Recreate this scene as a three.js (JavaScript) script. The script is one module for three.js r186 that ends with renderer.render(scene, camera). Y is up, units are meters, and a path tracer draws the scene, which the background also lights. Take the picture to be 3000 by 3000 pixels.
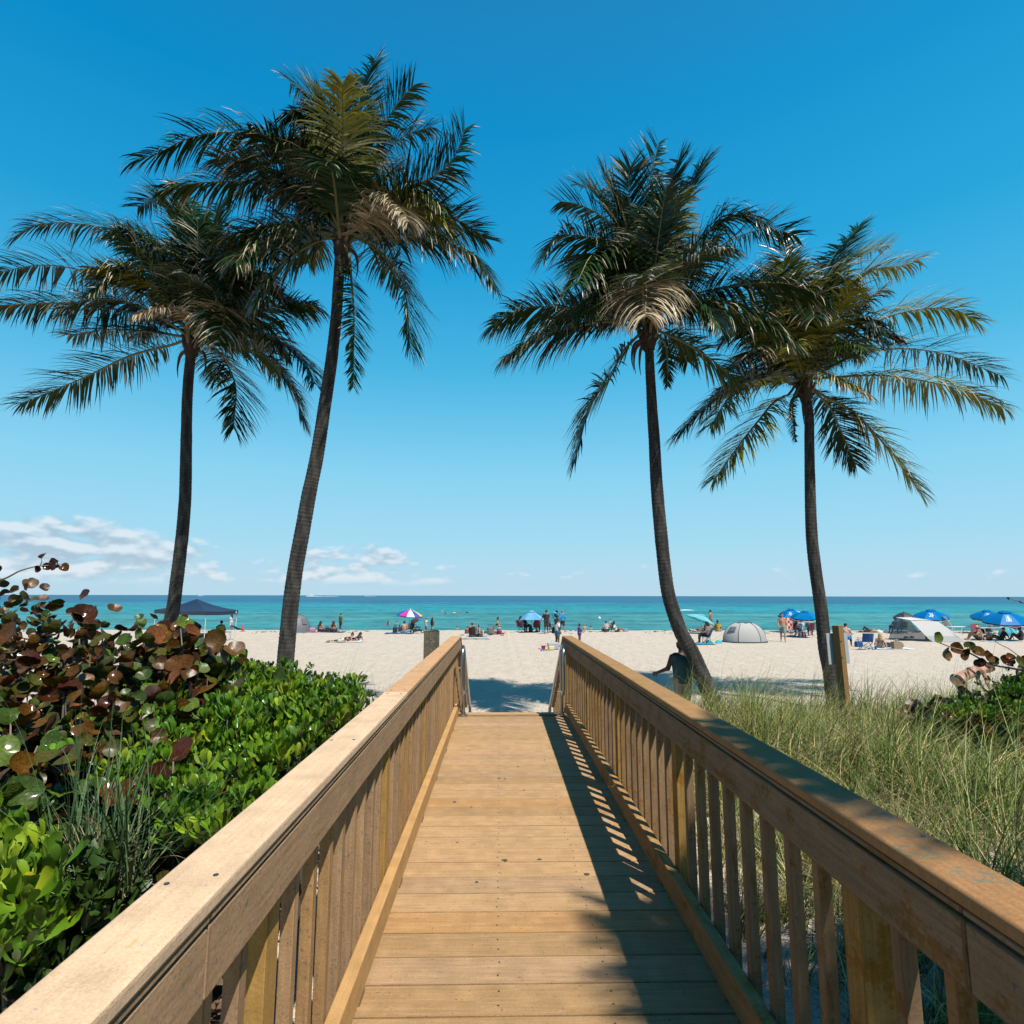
import * as THREE from 'three';
import { mergeGeometries, mergeVertices } from 'three/addons/utils/BufferGeometryUtils.js';
import { RoundedBoxGeometry } from 'three/addons/geometries/RoundedBoxGeometry.js';
import { MarchingCubes } from 'three/addons/objects/MarchingCubes.js';
import { createNoise2D, createNoise3D } from 'simplex-noise';

// ---------------------------------------------------------------- camera, sky, sun, exposure
const scene = new THREE.Scene();
const R = THREE.MathUtils.degToRad;
const V = (x, y, z) => new THREE.Vector3(x, y, z);
const EYE = 1.667, SAND = -1.2, SEA = -2.6;          // metres; the boardwalk's deck is y = 0
const camera = new THREE.PerspectiveCamera(2 * THREE.MathUtils.radToDeg(Math.atan(966 / 1110)), 1, 0.1, 60000);
camera.rotation.order = 'YXZ';
camera.position.set(0, EYE, 0);
camera.rotation.set(R(8.1), R(-1.19), R(0.12));
camera.updateMatrixWorld(true);

const renderer = new THREE.WebGLRenderer({ antialias: true });
renderer.setSize(1024, 1024);
renderer.toneMapping = THREE.LinearToneMapping;
const EXPO = 1.65;                                      // bright beach, the sun much stronger than the deep blue sky
renderer.toneMappingExposure = EXPO;
renderer.shadowMap.enabled = true;

function mulberry(a) { return () => { a = (a + 0x6d2b79f5) | 0; let t = Math.imul(a ^ (a >>> 15), 1 | a); t = (t + Math.imul(t ^ (t >>> 7), 61 | t)) ^ t; return ((t ^ (t >>> 14)) >>> 0) / 4294967296; }; }
let rnd = mulberry(7);
const rr = (a, b) => a + (b - a) * rnd(), pick = (a) => a[Math.floor(rnd() * a.length)];
const n2 = createNoise2D(mulberry(11)), n3 = createNoise3D(mulberry(12));
const { lerp, clamp, smoothstep } = THREE.MathUtils;
const fbm = (x, y, o = 4) => { let s = 0, a = 0.5; for (let i = 0; i < o; i++) { s += a * n2(x, y); x = x * 2.03 + 17.1; y = y * 2.03 - 9.7; a *= 0.5; } return s; };
const srgb = (r, g, b) => [r, g, b].map((c) => { c /= 255; return c <= 0.04045 ? c / 12.92 : Math.pow((c + 0.055) / 1.055, 2.4); });

// the sun stands behind the camera's right shoulder, 59 degrees up
const SUN = V(0.34, 1, 0.5).normalize();
const sun = new THREE.DirectionalLight(new THREE.Color().setRGB(1, 0.93, 0.83), 4.9);
sun.position.copy(SUN).multiplyScalar(120);
sun.castShadow = true;
sun.shadow.mapSize.set(4096, 4096);
Object.assign(sun.shadow.camera, { left: -60, right: 60, top: 60, bottom: -60, near: 1, far: 260 });
scene.add(sun, sun.target);

{ // clear blue sky, deeper upwards, a bank of low cumulus along the horizon
  const W = 4096, H = 2048, d = new Float32Array(W * H * 4);
  const stops = [[0, 186, 218, 234], [2.5, 180, 220, 238], [5, 166, 219, 242], [11.4, 138, 211, 242], [16, 110, 198, 237], [21.2, 76, 183, 229], [30, 36, 163, 219], [41, 4, 146, 206], [60, 38, 116, 178], [90, 50, 100, 158]].map(([e, ...c]) => [e, ...srgb(...c)]);
  const col = [0, 0, 0];
  for (let row = 0; row < H; row++) {
    const el = ((row + 0.5) / H) * 180 - 90;
    let i = 0; const e = Math.max(el, 0);
    while (i < stops.length - 2 && e > stops[i + 1][0]) i++;
    const t = clamp((e - stops[i][0]) / (stops[i + 1][0] - stops[i][0]), 0, 1), base = [1, 2, 3].map((c) => lerp(stops[i][c], stops[i + 1][c], t));
    for (let x = 0; x < W; x++) {
      const az = ((x + 0.5) / W) * 360 - 90;           // 0 = along -z, growing to the right
      const a = ((az + 540) % 360) - 180;
      col[0] = base[0]; col[1] = base[1]; col[2] = base[2];
      const side = 1 + 0.10 * Math.sin(R(a - 20)) * smoothstep(el, 8, 40);
      col[0] = (col[0] + 0.005 * smoothstep(el, 20, 40) * (1 + Math.sin(R(a)))) * side; col[1] *= side; col[2] *= 1 + (side - 1) * 0.6;
      if (el > 0 && el < 9) {
        const cx = Math.cos(R(az)) * 40, cz = Math.sin(R(az)) * 40;   // seamless round the horizon
        const w = n3(cx * 0.07 + 5.2, cz * 0.07, 0) * 0.5 + 0.5;      // where there is more and where less cloud
        const left = Math.exp(-(((a + 36) / 14) ** 2)), mid = Math.exp(-(((a + 14) / 11) ** 2));
        const amount = Math.max(1.22 * left, 0.84 * mid, Math.abs(a) > 55 ? w * 0.8 : 0.03 + w * 0.11);
        let q = 0, am = 0.5, fx = cx * 0.25, fy = el * 0.5, fz = cz * 0.25;
        for (let o = 0; o < 6; o++) { q += am * n3(fx, fy, fz); fx *= 2.07; fy *= 2.0; fz *= 2.07; am *= 0.54; }
        const top = 1.5 + 3.7 * amount + q * 1.5;
        const band = smoothstep(el, 0.5, 2.0) * (1 - smoothstep(el, top - 0.9, top + 0.5));
        let den = clamp((q * 1.15 + amount * 0.98 - 0.40) * 1.7, 0, 1) * band;
        if (den > 0.003) {
          den = den * den * (3 - 2 * den);
          let q2 = 0; am = 0.5; fx = cx * 0.25; fy = (el + 0.6) * 0.5; fz = cz * 0.25;
          for (let o = 0; o < 4; o++) { q2 += am * n3(fx, fy, fz); fx *= 2.07; fy *= 2.0; fz *= 2.07; am *= 0.54; }
          const lit = clamp(0.5 + (q - q2) * 1.9, 0, 1), br = lerp(0.52, 0.90, lit), op = den * 0.60;
          col[0] = lerp(col[0], br * lerp(0.80, 1, lit), op); col[1] = lerp(col[1], br * lerp(0.94, 1, lit), op); col[2] = lerp(col[2], br * lerp(1.13, 1.03, lit), op);
        }
      }
      const o = (row * W + x) * 4;
      d[o] = col[0] / EXPO; d[o + 1] = col[1] / EXPO; d[o + 2] = col[2] / EXPO; d[o + 3] = 1;
    }
  }
  const t = new THREE.DataTexture(d, W, H, THREE.RGBAFormat, THREE.FloatType);
  t.mapping = THREE.EquirectangularReflectionMapping; t.magFilter = THREE.LinearFilter; t.needsUpdate = true;
  scene.background = t; scene.environment = t;
}

// ---------------------------------------------------------------- helpers
const used = new Map();
function numbered(n) { const k = used.get(n) || 0; used.set(n, k + 1); return k ? n + '_' + String(k).padStart(3, '0') : n; }
function setUD(o, label, category, group, kind) { if (label) o.userData.label = label; if (category) o.userData.category = category; if (group) o.userData.group = group; if (kind) o.userData.kind = kind; return o; }
function thing(name, label, category, pos = [0, 0, 0], turn = 0, group) {
  const o = new THREE.Group(); o.name = numbered(name); scene.add(o);
  if (pos.isVector3) o.position.copy(pos); else o.position.set(...pos);
  o.rotation.y = turn; return setUD(o, label, category, group);
}
function obj(name, geo, mat, parent) {
  const g = Array.isArray(geo) ? merged(geo) : geo;
  const m = new THREE.Mesh(g, mat); m.name = parent ? name : numbered(name); m.castShadow = m.receiveShadow = true;
  (parent || scene).add(m); return m;
}
function merged(list) {
  const a = list.map((g) => { let q = g.index ? g.toNonIndexed() : g; q = q === g ? g.clone() : q; for (const k of Object.keys(q.attributes)) if (!['position', 'normal', 'uv'].includes(k)) q.deleteAttribute(k); if (!q.attributes.uv) q.setAttribute('uv', new THREE.BufferAttribute(new Float32Array(q.attributes.position.count * 2), 2)); return q; });
  return mergeGeometries(a);
}
const std = (r, g, b, rough = 0.8, o = {}) => new THREE.MeshStandardMaterial({ color: new THREE.Color().setRGB(r, g, b), roughness: rough, ...o });
const phy = (r, g, b, rough = 0.6, o = {}) => new THREE.MeshPhysicalMaterial({ color: new THREE.Color().setRGB(r, g, b), roughness: rough, ...o });
// a pixel of the 3000-pixel photograph to a place: on a level, or at a distance along -z
const FS = 1110 * 3000 / 1932;
function ray(sx, sy) { return V((sx - 1500) / FS, (1500 - sy) / FS, -1).applyQuaternion(camera.quaternion); }
function onLevel(sx, sy, h = SAND) { const r = ray(sx, sy); return r.multiplyScalar((h - EYE) / r.y).add(camera.position); }
function atZ(sx, sy, z) { const r = ray(sx, sy); return r.multiplyScalar(z / r.z).add(camera.position); }

class GB { // collects faces with vertex colours
  constructor() { this.p = []; this.c = []; this.i = []; this.u = []; }
  v(p, c, u = 0, w = 0) { this.p.push(p.x, p.y, p.z); if (c) this.c.push(c[0], c[1], c[2]); this.u.push(u, w); return this.p.length / 3 - 1; }
  q(a, b, c, d) { this.i.push(a, b, c, a, c, d); }
  t(a, b, c) { this.i.push(a, b, c); }
  geo() {
    const g = new THREE.BufferGeometry();
    g.setAttribute('position', new THREE.Float32BufferAttribute(this.p, 3)); g.setAttribute('uv', new THREE.Float32BufferAttribute(this.u, 2));
    if (this.c.length) g.setAttribute('color', new THREE.Float32BufferAttribute(this.c, 3));
    g.setIndex(this.i); g.computeVertexNormals(); return g;
  }
}
function tube(pts, r0, r1 = r0, sides = 6, seg = pts.length * 3, closed = false) { // tapered tube through points
  const c = pts.length > 2 ? new THREE.CatmullRomCurve3(pts, closed) : new THREE.LineCurve3(pts[0], pts[1]);
  if (pts.length === 2) seg = 1;
  const g = new THREE.TubeGeometry(c, seg, 1, sides, closed), p = g.attributes.position, a = new THREE.Vector3();
  for (let i = 0; i <= seg; i++) { c.getPointAt(i / seg, a); const r = lerp(r0, r1, i / seg); for (let j = 0; j <= sides; j++) { const k = i * (sides + 1) + j; p.setXYZ(k, a.x + (p.getX(k) - a.x) * r, a.y + (p.getY(k) - a.y) * r, a.z + (p.getZ(k) - a.z) * r); } }
  g.computeVertexNormals(); return g;
}
const rod = (a, b, r, sides = 6) => {
  const d = b.clone().sub(a), g = new THREE.CylinderGeometry(r, r, d.length(), sides);
  g.applyQuaternion(new THREE.Quaternion().setFromUnitVectors(V(0, 1, 0), d.clone().normalize())); g.translate((a.x + b.x) / 2, (a.y + b.y) / 2, (a.z + b.z) / 2); return g;
};
const box = (w, h, d, x = 0, y = 0, z = 0, r = 0.004) => { const g = new RoundedBoxGeometry(w, h, d, 1, Math.min(r, w * 0.45, h * 0.45, d * 0.45)); g.translate(x, y, z); return g; };
// texture coordinates in metres along the board: u along the axis 'along', v across it
function boardUV(g, along, scale = 1, du = 0, dv = 0) {
  const p = g.attributes.position, n = g.attributes.normal, u = new Float32Array(p.count * 2);
  for (let i = 0; i < p.count; i++) {
    const q = [p.getX(i), p.getY(i), p.getZ(i)], m = [Math.abs(n.getX(i)), Math.abs(n.getY(i)), Math.abs(n.getZ(i))];
    const k = m[0] > m[1] && m[0] > m[2] ? 0 : m[1] > m[2] ? 1 : 2, o = [0, 1, 2].filter((x) => x !== k);
    const a = o.includes(along) ? along : o[0], b = o.find((x) => x !== a);
    u[i * 2] = q[a] * scale + du; u[i * 2 + 1] = q[b] * scale + dv + k * 0.37;
  }
  g.setAttribute('uv', new THREE.BufferAttribute(u, 2)); return g;
}
function dataTex(w, h, f, color = true) { // f(x, y) -> [r, g, b] 0..1 (sRGB when color)
  const d = new Uint8Array(w * h * 4);
  for (let y = 0; y < h; y++) for (let x = 0; x < w; x++) { const c = f(x, y), o = (y * w + x) * 4; d[o] = clamp(c[0], 0, 1) * 255; d[o + 1] = clamp(c[1], 0, 1) * 255; d[o + 2] = clamp(c[2], 0, 1) * 255; d[o + 3] = 255; }
  const t = new THREE.DataTexture(d, w, h); t.wrapS = t.wrapT = THREE.RepeatWrapping; t.magFilter = THREE.LinearFilter; t.minFilter = THREE.LinearMipmapLinearFilter; t.generateMipmaps = true;
  if (color) t.colorSpace = THREE.SRGBColorSpace; t.needsUpdate = true; return t;
}
// value noise that repeats after (px, py) cells
function tile(seed) {
  const r = mulberry(seed), T = new Float32Array(65536); for (let i = 0; i < 65536; i++) T[i] = r();
  const at = (x, y, px, py) => T[((((x % px) + px) % px) + (((y % py) + py) % py) * 251) & 65535];
  return (x, y, px, py) => { const ix = Math.floor(x), iy = Math.floor(y), fx = x - ix, fy = y - iy, s = fx * fx * (3 - 2 * fx), t = fy * fy * (3 - 2 * fy); return lerp(lerp(at(ix, iy, px, py), at(ix + 1, iy, px, py), s), lerp(at(ix, iy + 1, px, py), at(ix + 1, iy + 1, px, py), s), t); };
}
// ---------------------------------------------------------------- sand and sea
const tnA = tile(3), tnB = tile(4), tnC = tile(5);
const MID = 0.19;                                        // middle line of the boardwalk
function landY(x, z) {
  const dx = Math.abs(x - MID), cor = 1 - smoothstep(dx, 1.1, 2.0);
  const edge = n2(x * 0.35, 3.1) * 0.7;
  const p = smoothstep(z, lerp(-11.4 + edge, -10.2, cor), lerp(-8.0 + edge, -8.95, cor));
  let plat = -0.10 + 0.06 * n2(x * 0.5, z * 0.5);
  plat += 0.42 * smoothstep(-x, 1.1, 2.4) + 0.16 * smoothstep(x, 1.9, 3.6);
  plat -= 0.16 * cor;
  let y = lerp(SAND, plat, p);
  y += (1 - p) * 0.022 * (n2(x * 0.45, z * 0.45) + 0.6 * n2(x * 1.3 + 9, z * 1.3)) * smoothstep(-z, 11, 15);
  const s = clamp(-z - 49.5, 0, 40); y -= s < 4 ? s * s * 0.022 : 0.352 + (s - 4) * 0.14;  // falls to the water beyond the crest
  return y;
}
{
  const line = (a, b, fine0, fine1, f, grow) => { const o = []; let x = fine0; while (x < fine1) { o.push(x); x += f; } let s = f; x = fine1; while (x < b) { o.push(x); s *= grow; x += s; } o.push(b); s = f; x = fine0; while (x > a) { s *= grow; x -= s; o.unshift(Math.max(x, a)); } return o; };
  const xs = line(-600, 600, -9, 9, 0.22, 1.09), zs = line(-95, 60, -52, 3, 0.22, 1.12);
  const p = [], u = [], ix = [];
  for (const z of zs) for (const x of xs) { p.push(x, landY(x, z), z); u.push(x / 3.1, z / 3.1); }
  for (let j = 0; j + 1 < zs.length; j++) for (let i = 0; i + 1 < xs.length; i++) { const a = j * xs.length + i, b = a + 1, c = a + xs.length, d = c + 1; ix.push(a, c, b, b, c, d); }
  const g = new THREE.BufferGeometry(); g.setAttribute('position', new THREE.Float32BufferAttribute(p, 3)); g.setAttribute('uv', new THREE.Float32BufferAttribute(u, 2)); g.setIndex(ix); g.computeVertexNormals();
  const N = 1024, prints = []; const r = mulberry(91);
  for (let i = 0; i < 330; i++) prints.push([r() * N, r() * N, 12 + r() * 22, 0.45 + r() * 0.5, r() * 6.3]);
  const H = new Float32Array(N * N);
  for (let y = 0; y < N; y++) for (let x = 0; x < N; x++) H[y * N + x] = 0.55 + 0.22 * (tnA(x / 64, y / 64, 16, 16) - 0.5) + 0.12 * (tnB(x / 16, y / 16, 64, 64) - 0.5) + 0.1 * (tnC(x / 3, y / 3, 341, 341) - 0.5) + 0.05 * Math.sin(x * 2 * Math.PI * 5 / N + 3 * tnA(y / 128, 3, 8, 8));
  for (const [cx, cy, rad, dep, an] of prints) { // trodden dents with raised rims
    const ca = Math.cos(an), sa = Math.sin(an), k = Math.ceil(rad * 1.6);
    for (let dy = -k; dy <= k; dy++) for (let dx = -k; dx <= k; dx++) { const a = (dx * ca + dy * sa) / rad, b = (-dx * sa + dy * ca) / (rad * 0.55), q = Math.sqrt(a * a + b * b); if (q < 1.5) { const o = (((cy + dy) % N + N) % N | 0) * N + (((cx + dx) % N + N) % N | 0); H[o] += dep * (q < 1 ? -0.22 * (1 - q * q) : 0.07 * Math.sin((q - 1) * 2 * Math.PI)); } }
  }
  const bump = dataTex(N, N, (x, y) => { const h = H[y * N + x]; return [h, h, h]; }, false);
  const map = dataTex(512, 512, (x, y) => { const a = tnA(x / 40, y / 40, 13, 13) - 0.5, b = tnB(x / 5, y / 5, 102, 102) - 0.5, c = tnC(x / 1.6, y / 1.6, 320, 320), q = 1 + 0.05 * a + 0.06 * b + 0.14 * (c - 0.5), w = c > 0.93 ? 0.86 : 1; return [0.835 * q * w, 0.778 * q * w, 0.708 * q * w]; });
  const m = new THREE.MeshStandardMaterial({ map, bumpMap: bump, bumpScale: 0.11, roughness: 0.95 });
  const s = obj('sand', g, m); setUD(s, null, null, null, 'structure');
}
{ // the sea: turquoise over the shallows, deep blue outside the bar, real swell near the beach
  const rows = [], p = [], c = [], ix = [];
  let z = 46; while (z < 14000) { rows.push(z); z *= z < 1500 ? 1.0085 : 1.05; } rows.push(45000);
  const NX = 960, deep = srgb(0, 104, 146), mid = srgb(0, 156, 172), sh = srgb(56, 146, 150), pale = srgb(104, 186, 184);
  const K = [0.72, 0.72, 0.70];
  for (const d of rows) for (let i = 0; i <= NX; i++) {
    const x = ((i / NX) * 2 - 1) * (d * 1.9 + 40), zz = -d, f = 1 - smoothstep(d, 250, 900);
    const h = f * (0.10 * Math.sin(d * 0.62 + 2.4 * n2(x * 0.016, d * 0.03)) * (0.5 + n2(x * 0.02 + 4, d * 0.05)) + 0.05 * n2(x * 0.22, d * 0.5) + 0.03 * n2(x * 0.6, d * 1.3));
    p.push(x, SEA + h, zz);
    const w = fbm(x * 0.006, d * 0.010, 3), dd = d * (1 + 0.16 * w);
    const t1 = smoothstep(dd, 100, 210), t2 = smoothstep(dd, 180, 460), st = fbm(x * 0.03 + 40, d * (d < 300 ? 0.16 : 0.045), 4), st2 = fbm(x * 0.004 - 7, d * 0.02 + 3, 3);
    const bar = Math.exp(-(((dd - 120) / 30) ** 2)) * 0.25;
    const s1 = n2(x * 0.42, d * 0.55), s2 = n2(x * 0.13 + 9, d * 0.20 + 2), s3 = n2(x * 0.016 + 3, d * 0.055), s4 = n2(x * 0.005, d * 0.016 + 7), stz = 0.13 * s1 + 0.16 * s2 + 0.13 * s3 + 0.12 * s4 * (d > 250 ? 1 : 0.5);
    for (let k = 0; k < 3; k++) { let q = lerp(lerp(sh[k], mid[k], t1), deep[k], t2); q = lerp(q, pale[k], clamp(bar + st * 0.32 * (1 - t2), 0, 0.8)); q *= 1 + 0.15 * st + 0.18 * st2 + 1.9 * stz; c.push(Math.max(0, q) * K[k]); }
  }
  for (let j = 0; j + 1 < rows.length; j++) for (let i = 0; i < NX; i++) { const a = j * (NX + 1) + i, b = a + 1, e = a + NX + 1, f = e + 1; ix.push(a, b, e, b, f, e); }
  const g = new THREE.BufferGeometry(); g.setAttribute('position', new THREE.Float32BufferAttribute(p, 3)); g.setAttribute('color', new THREE.Float32BufferAttribute(c, 3)); g.setIndex(ix); g.computeVertexNormals();
  const m = phy(1, 1, 1, 0.32, { vertexColors: true, ior: 1.33, specularIntensity: 0.12 });
  const s = obj('sea', g, m); s.castShadow = false; setUD(s, null, null, null, 'structure');
  // one small breaking crest and white foam
  const f = new GB(), q = onLevel(2010, 1789, SEA);
  for (let i = 0; i <= 14; i++) { const t = i / 14 - 0.5, w = 0.9 * (1 - 4 * t * t) * (0.7 + 0.5 * n2(i * 0.7, 1)); for (const s of [-1, 1]) f.v(V(t * 5.2 - 0.0, s > 0 ? 0.02 : 0.22 * (1 - 4 * t * t), s * w * 0.5), null); }
  for (let i = 0; i < 14; i++) f.q(i * 2, i * 2 + 1, i * 2 + 3, i * 2 + 2);
  const fo = obj('wave_foam', f.geo(), std(0.8, 0.83, 0.84, 0.9, { side: THREE.DoubleSide })); fo.position.set(q.x, SEA + 0.08, q.z); setUD(fo, 'short white crest of a breaking wave beside the leaning palm trunk', 'wave');
}
{ // dark drift of dried weed along the crest of the beach
  const r = mulberry(33), mats = [], cols = [], g = new THREE.IcosahedronGeometry(1, 1), p = g.attributes.position; for (let i = 0; i < p.count; i++) p.setXYZ(i, p.getX(i) * (1 + 0.4 * n3(p.getX(i) * 2, p.getY(i) * 2, p.getZ(i) * 2)), p.getY(i) * 0.35, p.getZ(i)); g.computeVertexNormals();
  for (let i = 0; i < 900; i++) { const x = (r() - 0.5) * 90, z = -47.6 - r() * 1.6 + 0.5 * n2(x * 0.15, 3) - (r() < 0.3 ? -2.5 * r() : 0); if (n2(x * 0.12, 40) < -0.15) continue; const s = 0.03 + 0.10 * r() * r(); mats.push(new THREE.Matrix4().compose(V(x, landY(x, z) + 0.01, z), new THREE.Quaternion().setFromAxisAngle(V(0, 1, 0), r() * 6), V(s * 1.6, s, s))); const k = 0.6 + 0.8 * r(); cols.push(new THREE.Color(0.15 * k, 0.10 * k, 0.06 * k)); }
  const m = new THREE.InstancedMesh(g, std(1, 1, 1, 0.95), mats.length); m.name = numbered('seaweed_drift'); mats.forEach((q, i) => { m.setMatrixAt(i, q); m.setColorAt(i, cols[i]); }); m.castShadow = m.receiveShadow = true; scene.add(m); setUD(m, 'thin line of dried brown seaweed along the top of the shore', 'seaweed', null, 'stuff');
}
// ---------------------------------------------------------------- boardwalk, railings, stairs
// composite boards: fine speckle, faint streaks along the board, weathered grey flecks
function boardTex(seed, fleck, streak, stain, scuff) {
  const a = tile(seed), b = tile(seed + 1), c = tile(seed + 2), N = 1024;   // 1024 px = 1.6 m
  return dataTex(N, N, (x, y) => {
    let q = 1 + streak * (a(x / 96, y / 5, 10.6 | 0, 204) - 0.5) + 0.13 * (b(x / 1.7, y / 1.7, 602, 602) - 0.5) + 0.09 * (c(x / 40, y / 40, 25, 25) - 0.5);
    let r = 0.90 * q, g = 0.90 * q, bl = 0.90 * q;
    const f = b(x / 9 + 31, y / 5, 113, 204) * 0.6 + c(x / 3, y / 3, 341, 341) * 0.5;
    if (f > 1 - fleck) { const k = clamp((f - (1 - fleck)) * 7, 0, 0.75); r = lerp(r, 0.60, k); g = lerp(g, 0.69, k); bl = lerp(bl, 0.86, k); }
    const s = a(x / 60 + 5, y / 34, 17, 30) * 0.75 + b(x / 7, y / 7, 146, 146) * 0.3;
    if (s > 1 - stain) { const k = clamp((s - (1 - stain)) * 4, 0, 0.6); r *= 1 - 0.10 * k; g *= 1 - 0.26 * k; bl *= 1 - 0.62 * k; }
    if (scuff) { const u = c(x / 30 + 9, y / 11, 34, 93) * 0.7 + b(x / 4, y / 2, 256, 512) * 0.4; if (u > 0.80) { const k = clamp((u - 0.80) * 4, 0, 0.4); r = lerp(r, 1.0, k); g = lerp(g, 1.05, k); bl = lerp(bl, 1.15, k); } const w = a(x / 8, y / 5, 128, 204); if (w > 0.93) { r *= 0.8; g *= 0.78; bl *= 0.75; } }
    return [r, g, bl];
  });
}
const texRail = boardTex(21, 0.19, 0.12, 0.10), texCap = boardTex(31, 0.07, 0.06, 0.06), texDeck = boardTex(41, 0.05, 0.11, 0.12, true);
const fineBump = (() => { const b = tile(61), c = tile(62); return dataTex(512, 512, (x, y) => { const h = 0.5 + 0.35 * (b(x / 2, y / 2, 256, 256) - 0.5) + 0.3 * (c(x / 14, y / 5, 36, 102) - 0.5); return [h, h, h]; }, false); })();
const wood = (tex, r, g, b, rough = 0.8) => new THREE.MeshPhysicalMaterial({ specularIntensity: 0.3, map: tex, bumpMap: fineBump, bumpScale: 0.0018, roughness: rough, color: new THREE.Color().setRGB(r, g, b) });
const M = {
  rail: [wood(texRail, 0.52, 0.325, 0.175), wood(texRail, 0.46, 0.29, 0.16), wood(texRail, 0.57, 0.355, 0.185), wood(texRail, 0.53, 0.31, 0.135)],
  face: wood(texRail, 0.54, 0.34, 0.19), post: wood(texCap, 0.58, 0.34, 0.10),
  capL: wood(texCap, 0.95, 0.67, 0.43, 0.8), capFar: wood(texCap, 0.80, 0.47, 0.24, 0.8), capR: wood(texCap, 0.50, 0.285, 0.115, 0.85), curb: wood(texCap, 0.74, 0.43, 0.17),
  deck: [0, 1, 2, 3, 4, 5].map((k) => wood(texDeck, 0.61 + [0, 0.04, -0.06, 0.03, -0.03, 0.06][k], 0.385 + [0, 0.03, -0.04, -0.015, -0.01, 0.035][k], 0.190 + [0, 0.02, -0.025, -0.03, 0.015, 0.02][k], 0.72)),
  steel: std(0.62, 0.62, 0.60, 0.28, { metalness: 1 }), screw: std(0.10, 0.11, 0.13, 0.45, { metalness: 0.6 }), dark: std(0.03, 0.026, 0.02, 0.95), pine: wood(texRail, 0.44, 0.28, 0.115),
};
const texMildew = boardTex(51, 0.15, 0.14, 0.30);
for (const [k, src, q] of [['railR', M.rail, 0.72], ['faceR', [M.face], 0.66], ['postR', [M.post], 0.8], ['curbR', [M.curb], 0.72]]) M[k] = src.map((m) => { const c = m.clone(); c.map = texMildew; c.color.multiplyScalar(q); return c; });   // right-side copies: shade painted in as darker colour, plus mildew stains
const screwG = new THREE.CylinderGeometry(0.0045, 0.0045, 0.002, 10);
function screw(parent, x, y, z) { const s = obj('screw', screwG, M.screw, parent); s.position.set(x, y, z); return s; }
{
  const bw = new THREE.Group(); bw.name = 'boardwalk'; scene.add(bw); setUD(bw, null, null, null, 'structure');
  const PW = 1.83, pitch = 0.197, geos = [];
  for (let k = 0; k < 10; k++) geos.push(boardUV(box(PW, 0.034, pitch - 0.009, 0, 0, 0, 0.004), 0, 1 / 1.6, rnd() * 3, rnd() * 3));
  let i = 0;
  for (let z = 2.6; z > -8.6; z -= pitch, i++) {
    const p = obj('plank', geos[i % 10 === 7 ? Math.floor(rnd() * 10) : i % 10], M.deck[Math.floor(rnd() * 6)], bw);
    p.position.set(MID + rr(-0.004, 0.004), -0.017 + rr(-0.0012, 0.0012), z); p.rotation.y = rr(-0.0012, 0.0012);
    if (z < -2.2) for (const sx of [-0.19, 0.29 + rr(-0.01, 0.01)]) for (const dz of [-0.045, 0.045]) screw(p, sx + rr(-0.006, 0.006), 0.0175, dz + rr(-0.01, 0.01));
  }
  const nose = obj('nosing', boardUV(box(PW, 0.04, 0.15, MID, -0.012, -8.715, 0.006), 0, 1 / 1.6), M.deck[1], bw);
  for (const x of [-0.6, 0, 0.6]) obj('joist', boardUV(box(0.05, 0.19, 11.2, MID + x * 1.3, -0.135, -3.05), 2, 1 / 1.6), M.rail[1], bw);
  for (let k = 0; k < 7; k++) {
    obj('stair_tread', boardUV(box(1.66, 0.04, 0.30, MID, -0.171 * (k + 1) - 0.02, -8.80 - 0.15 - 0.295 * k), 0, 1 / 1.6, k), M.deck[k % 5], bw);
    obj('stair_riser', boardUV(box(1.64, 0.125, 0.02, MID, -0.171 * (k + 0.5) - 0.022, -8.812 - 0.295 * k), 0, 1 / 1.6, k), M.deck[(k + 2) % 5], bw);
  }
  // dark marks: dried gum and scuffs on the boards
  for (const [sx, sy, r] of [[1462, 2280, 0.014], [1480, 2282, 0.012], [1332, 2349, 0.013], [1478, 2520, 0.017], [1580, 2518, 0.014], [1718, 2561, 0.016], [1518, 2246, 0.010], [1535, 2314, 0.006], [1380, 2364, 0.008], [1396, 2584, 0.010], [1595, 2226, 0.010], [1340, 2468, 0.006], [1408, 2269, 0.006], [1375, 2198, 0.008]]) {
    const q = onLevel(sx, sy, 0.002), g = new THREE.CircleGeometry(r, 9), p = g.attributes.position;
    for (let k = 1; k < p.count; k++) { const w = 0.65 + 0.5 * rnd(); p.setXY(k, p.getX(k) * w * 1.25, p.getY(k) * w * 0.9); }
    g.rotateX(-Math.PI / 2); const m = obj('gum_spot', g, std(0.09, 0.075, 0.06, 0.9), bw); m.position.set(q.x, 0.0035, q.z);
  }
}
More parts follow.
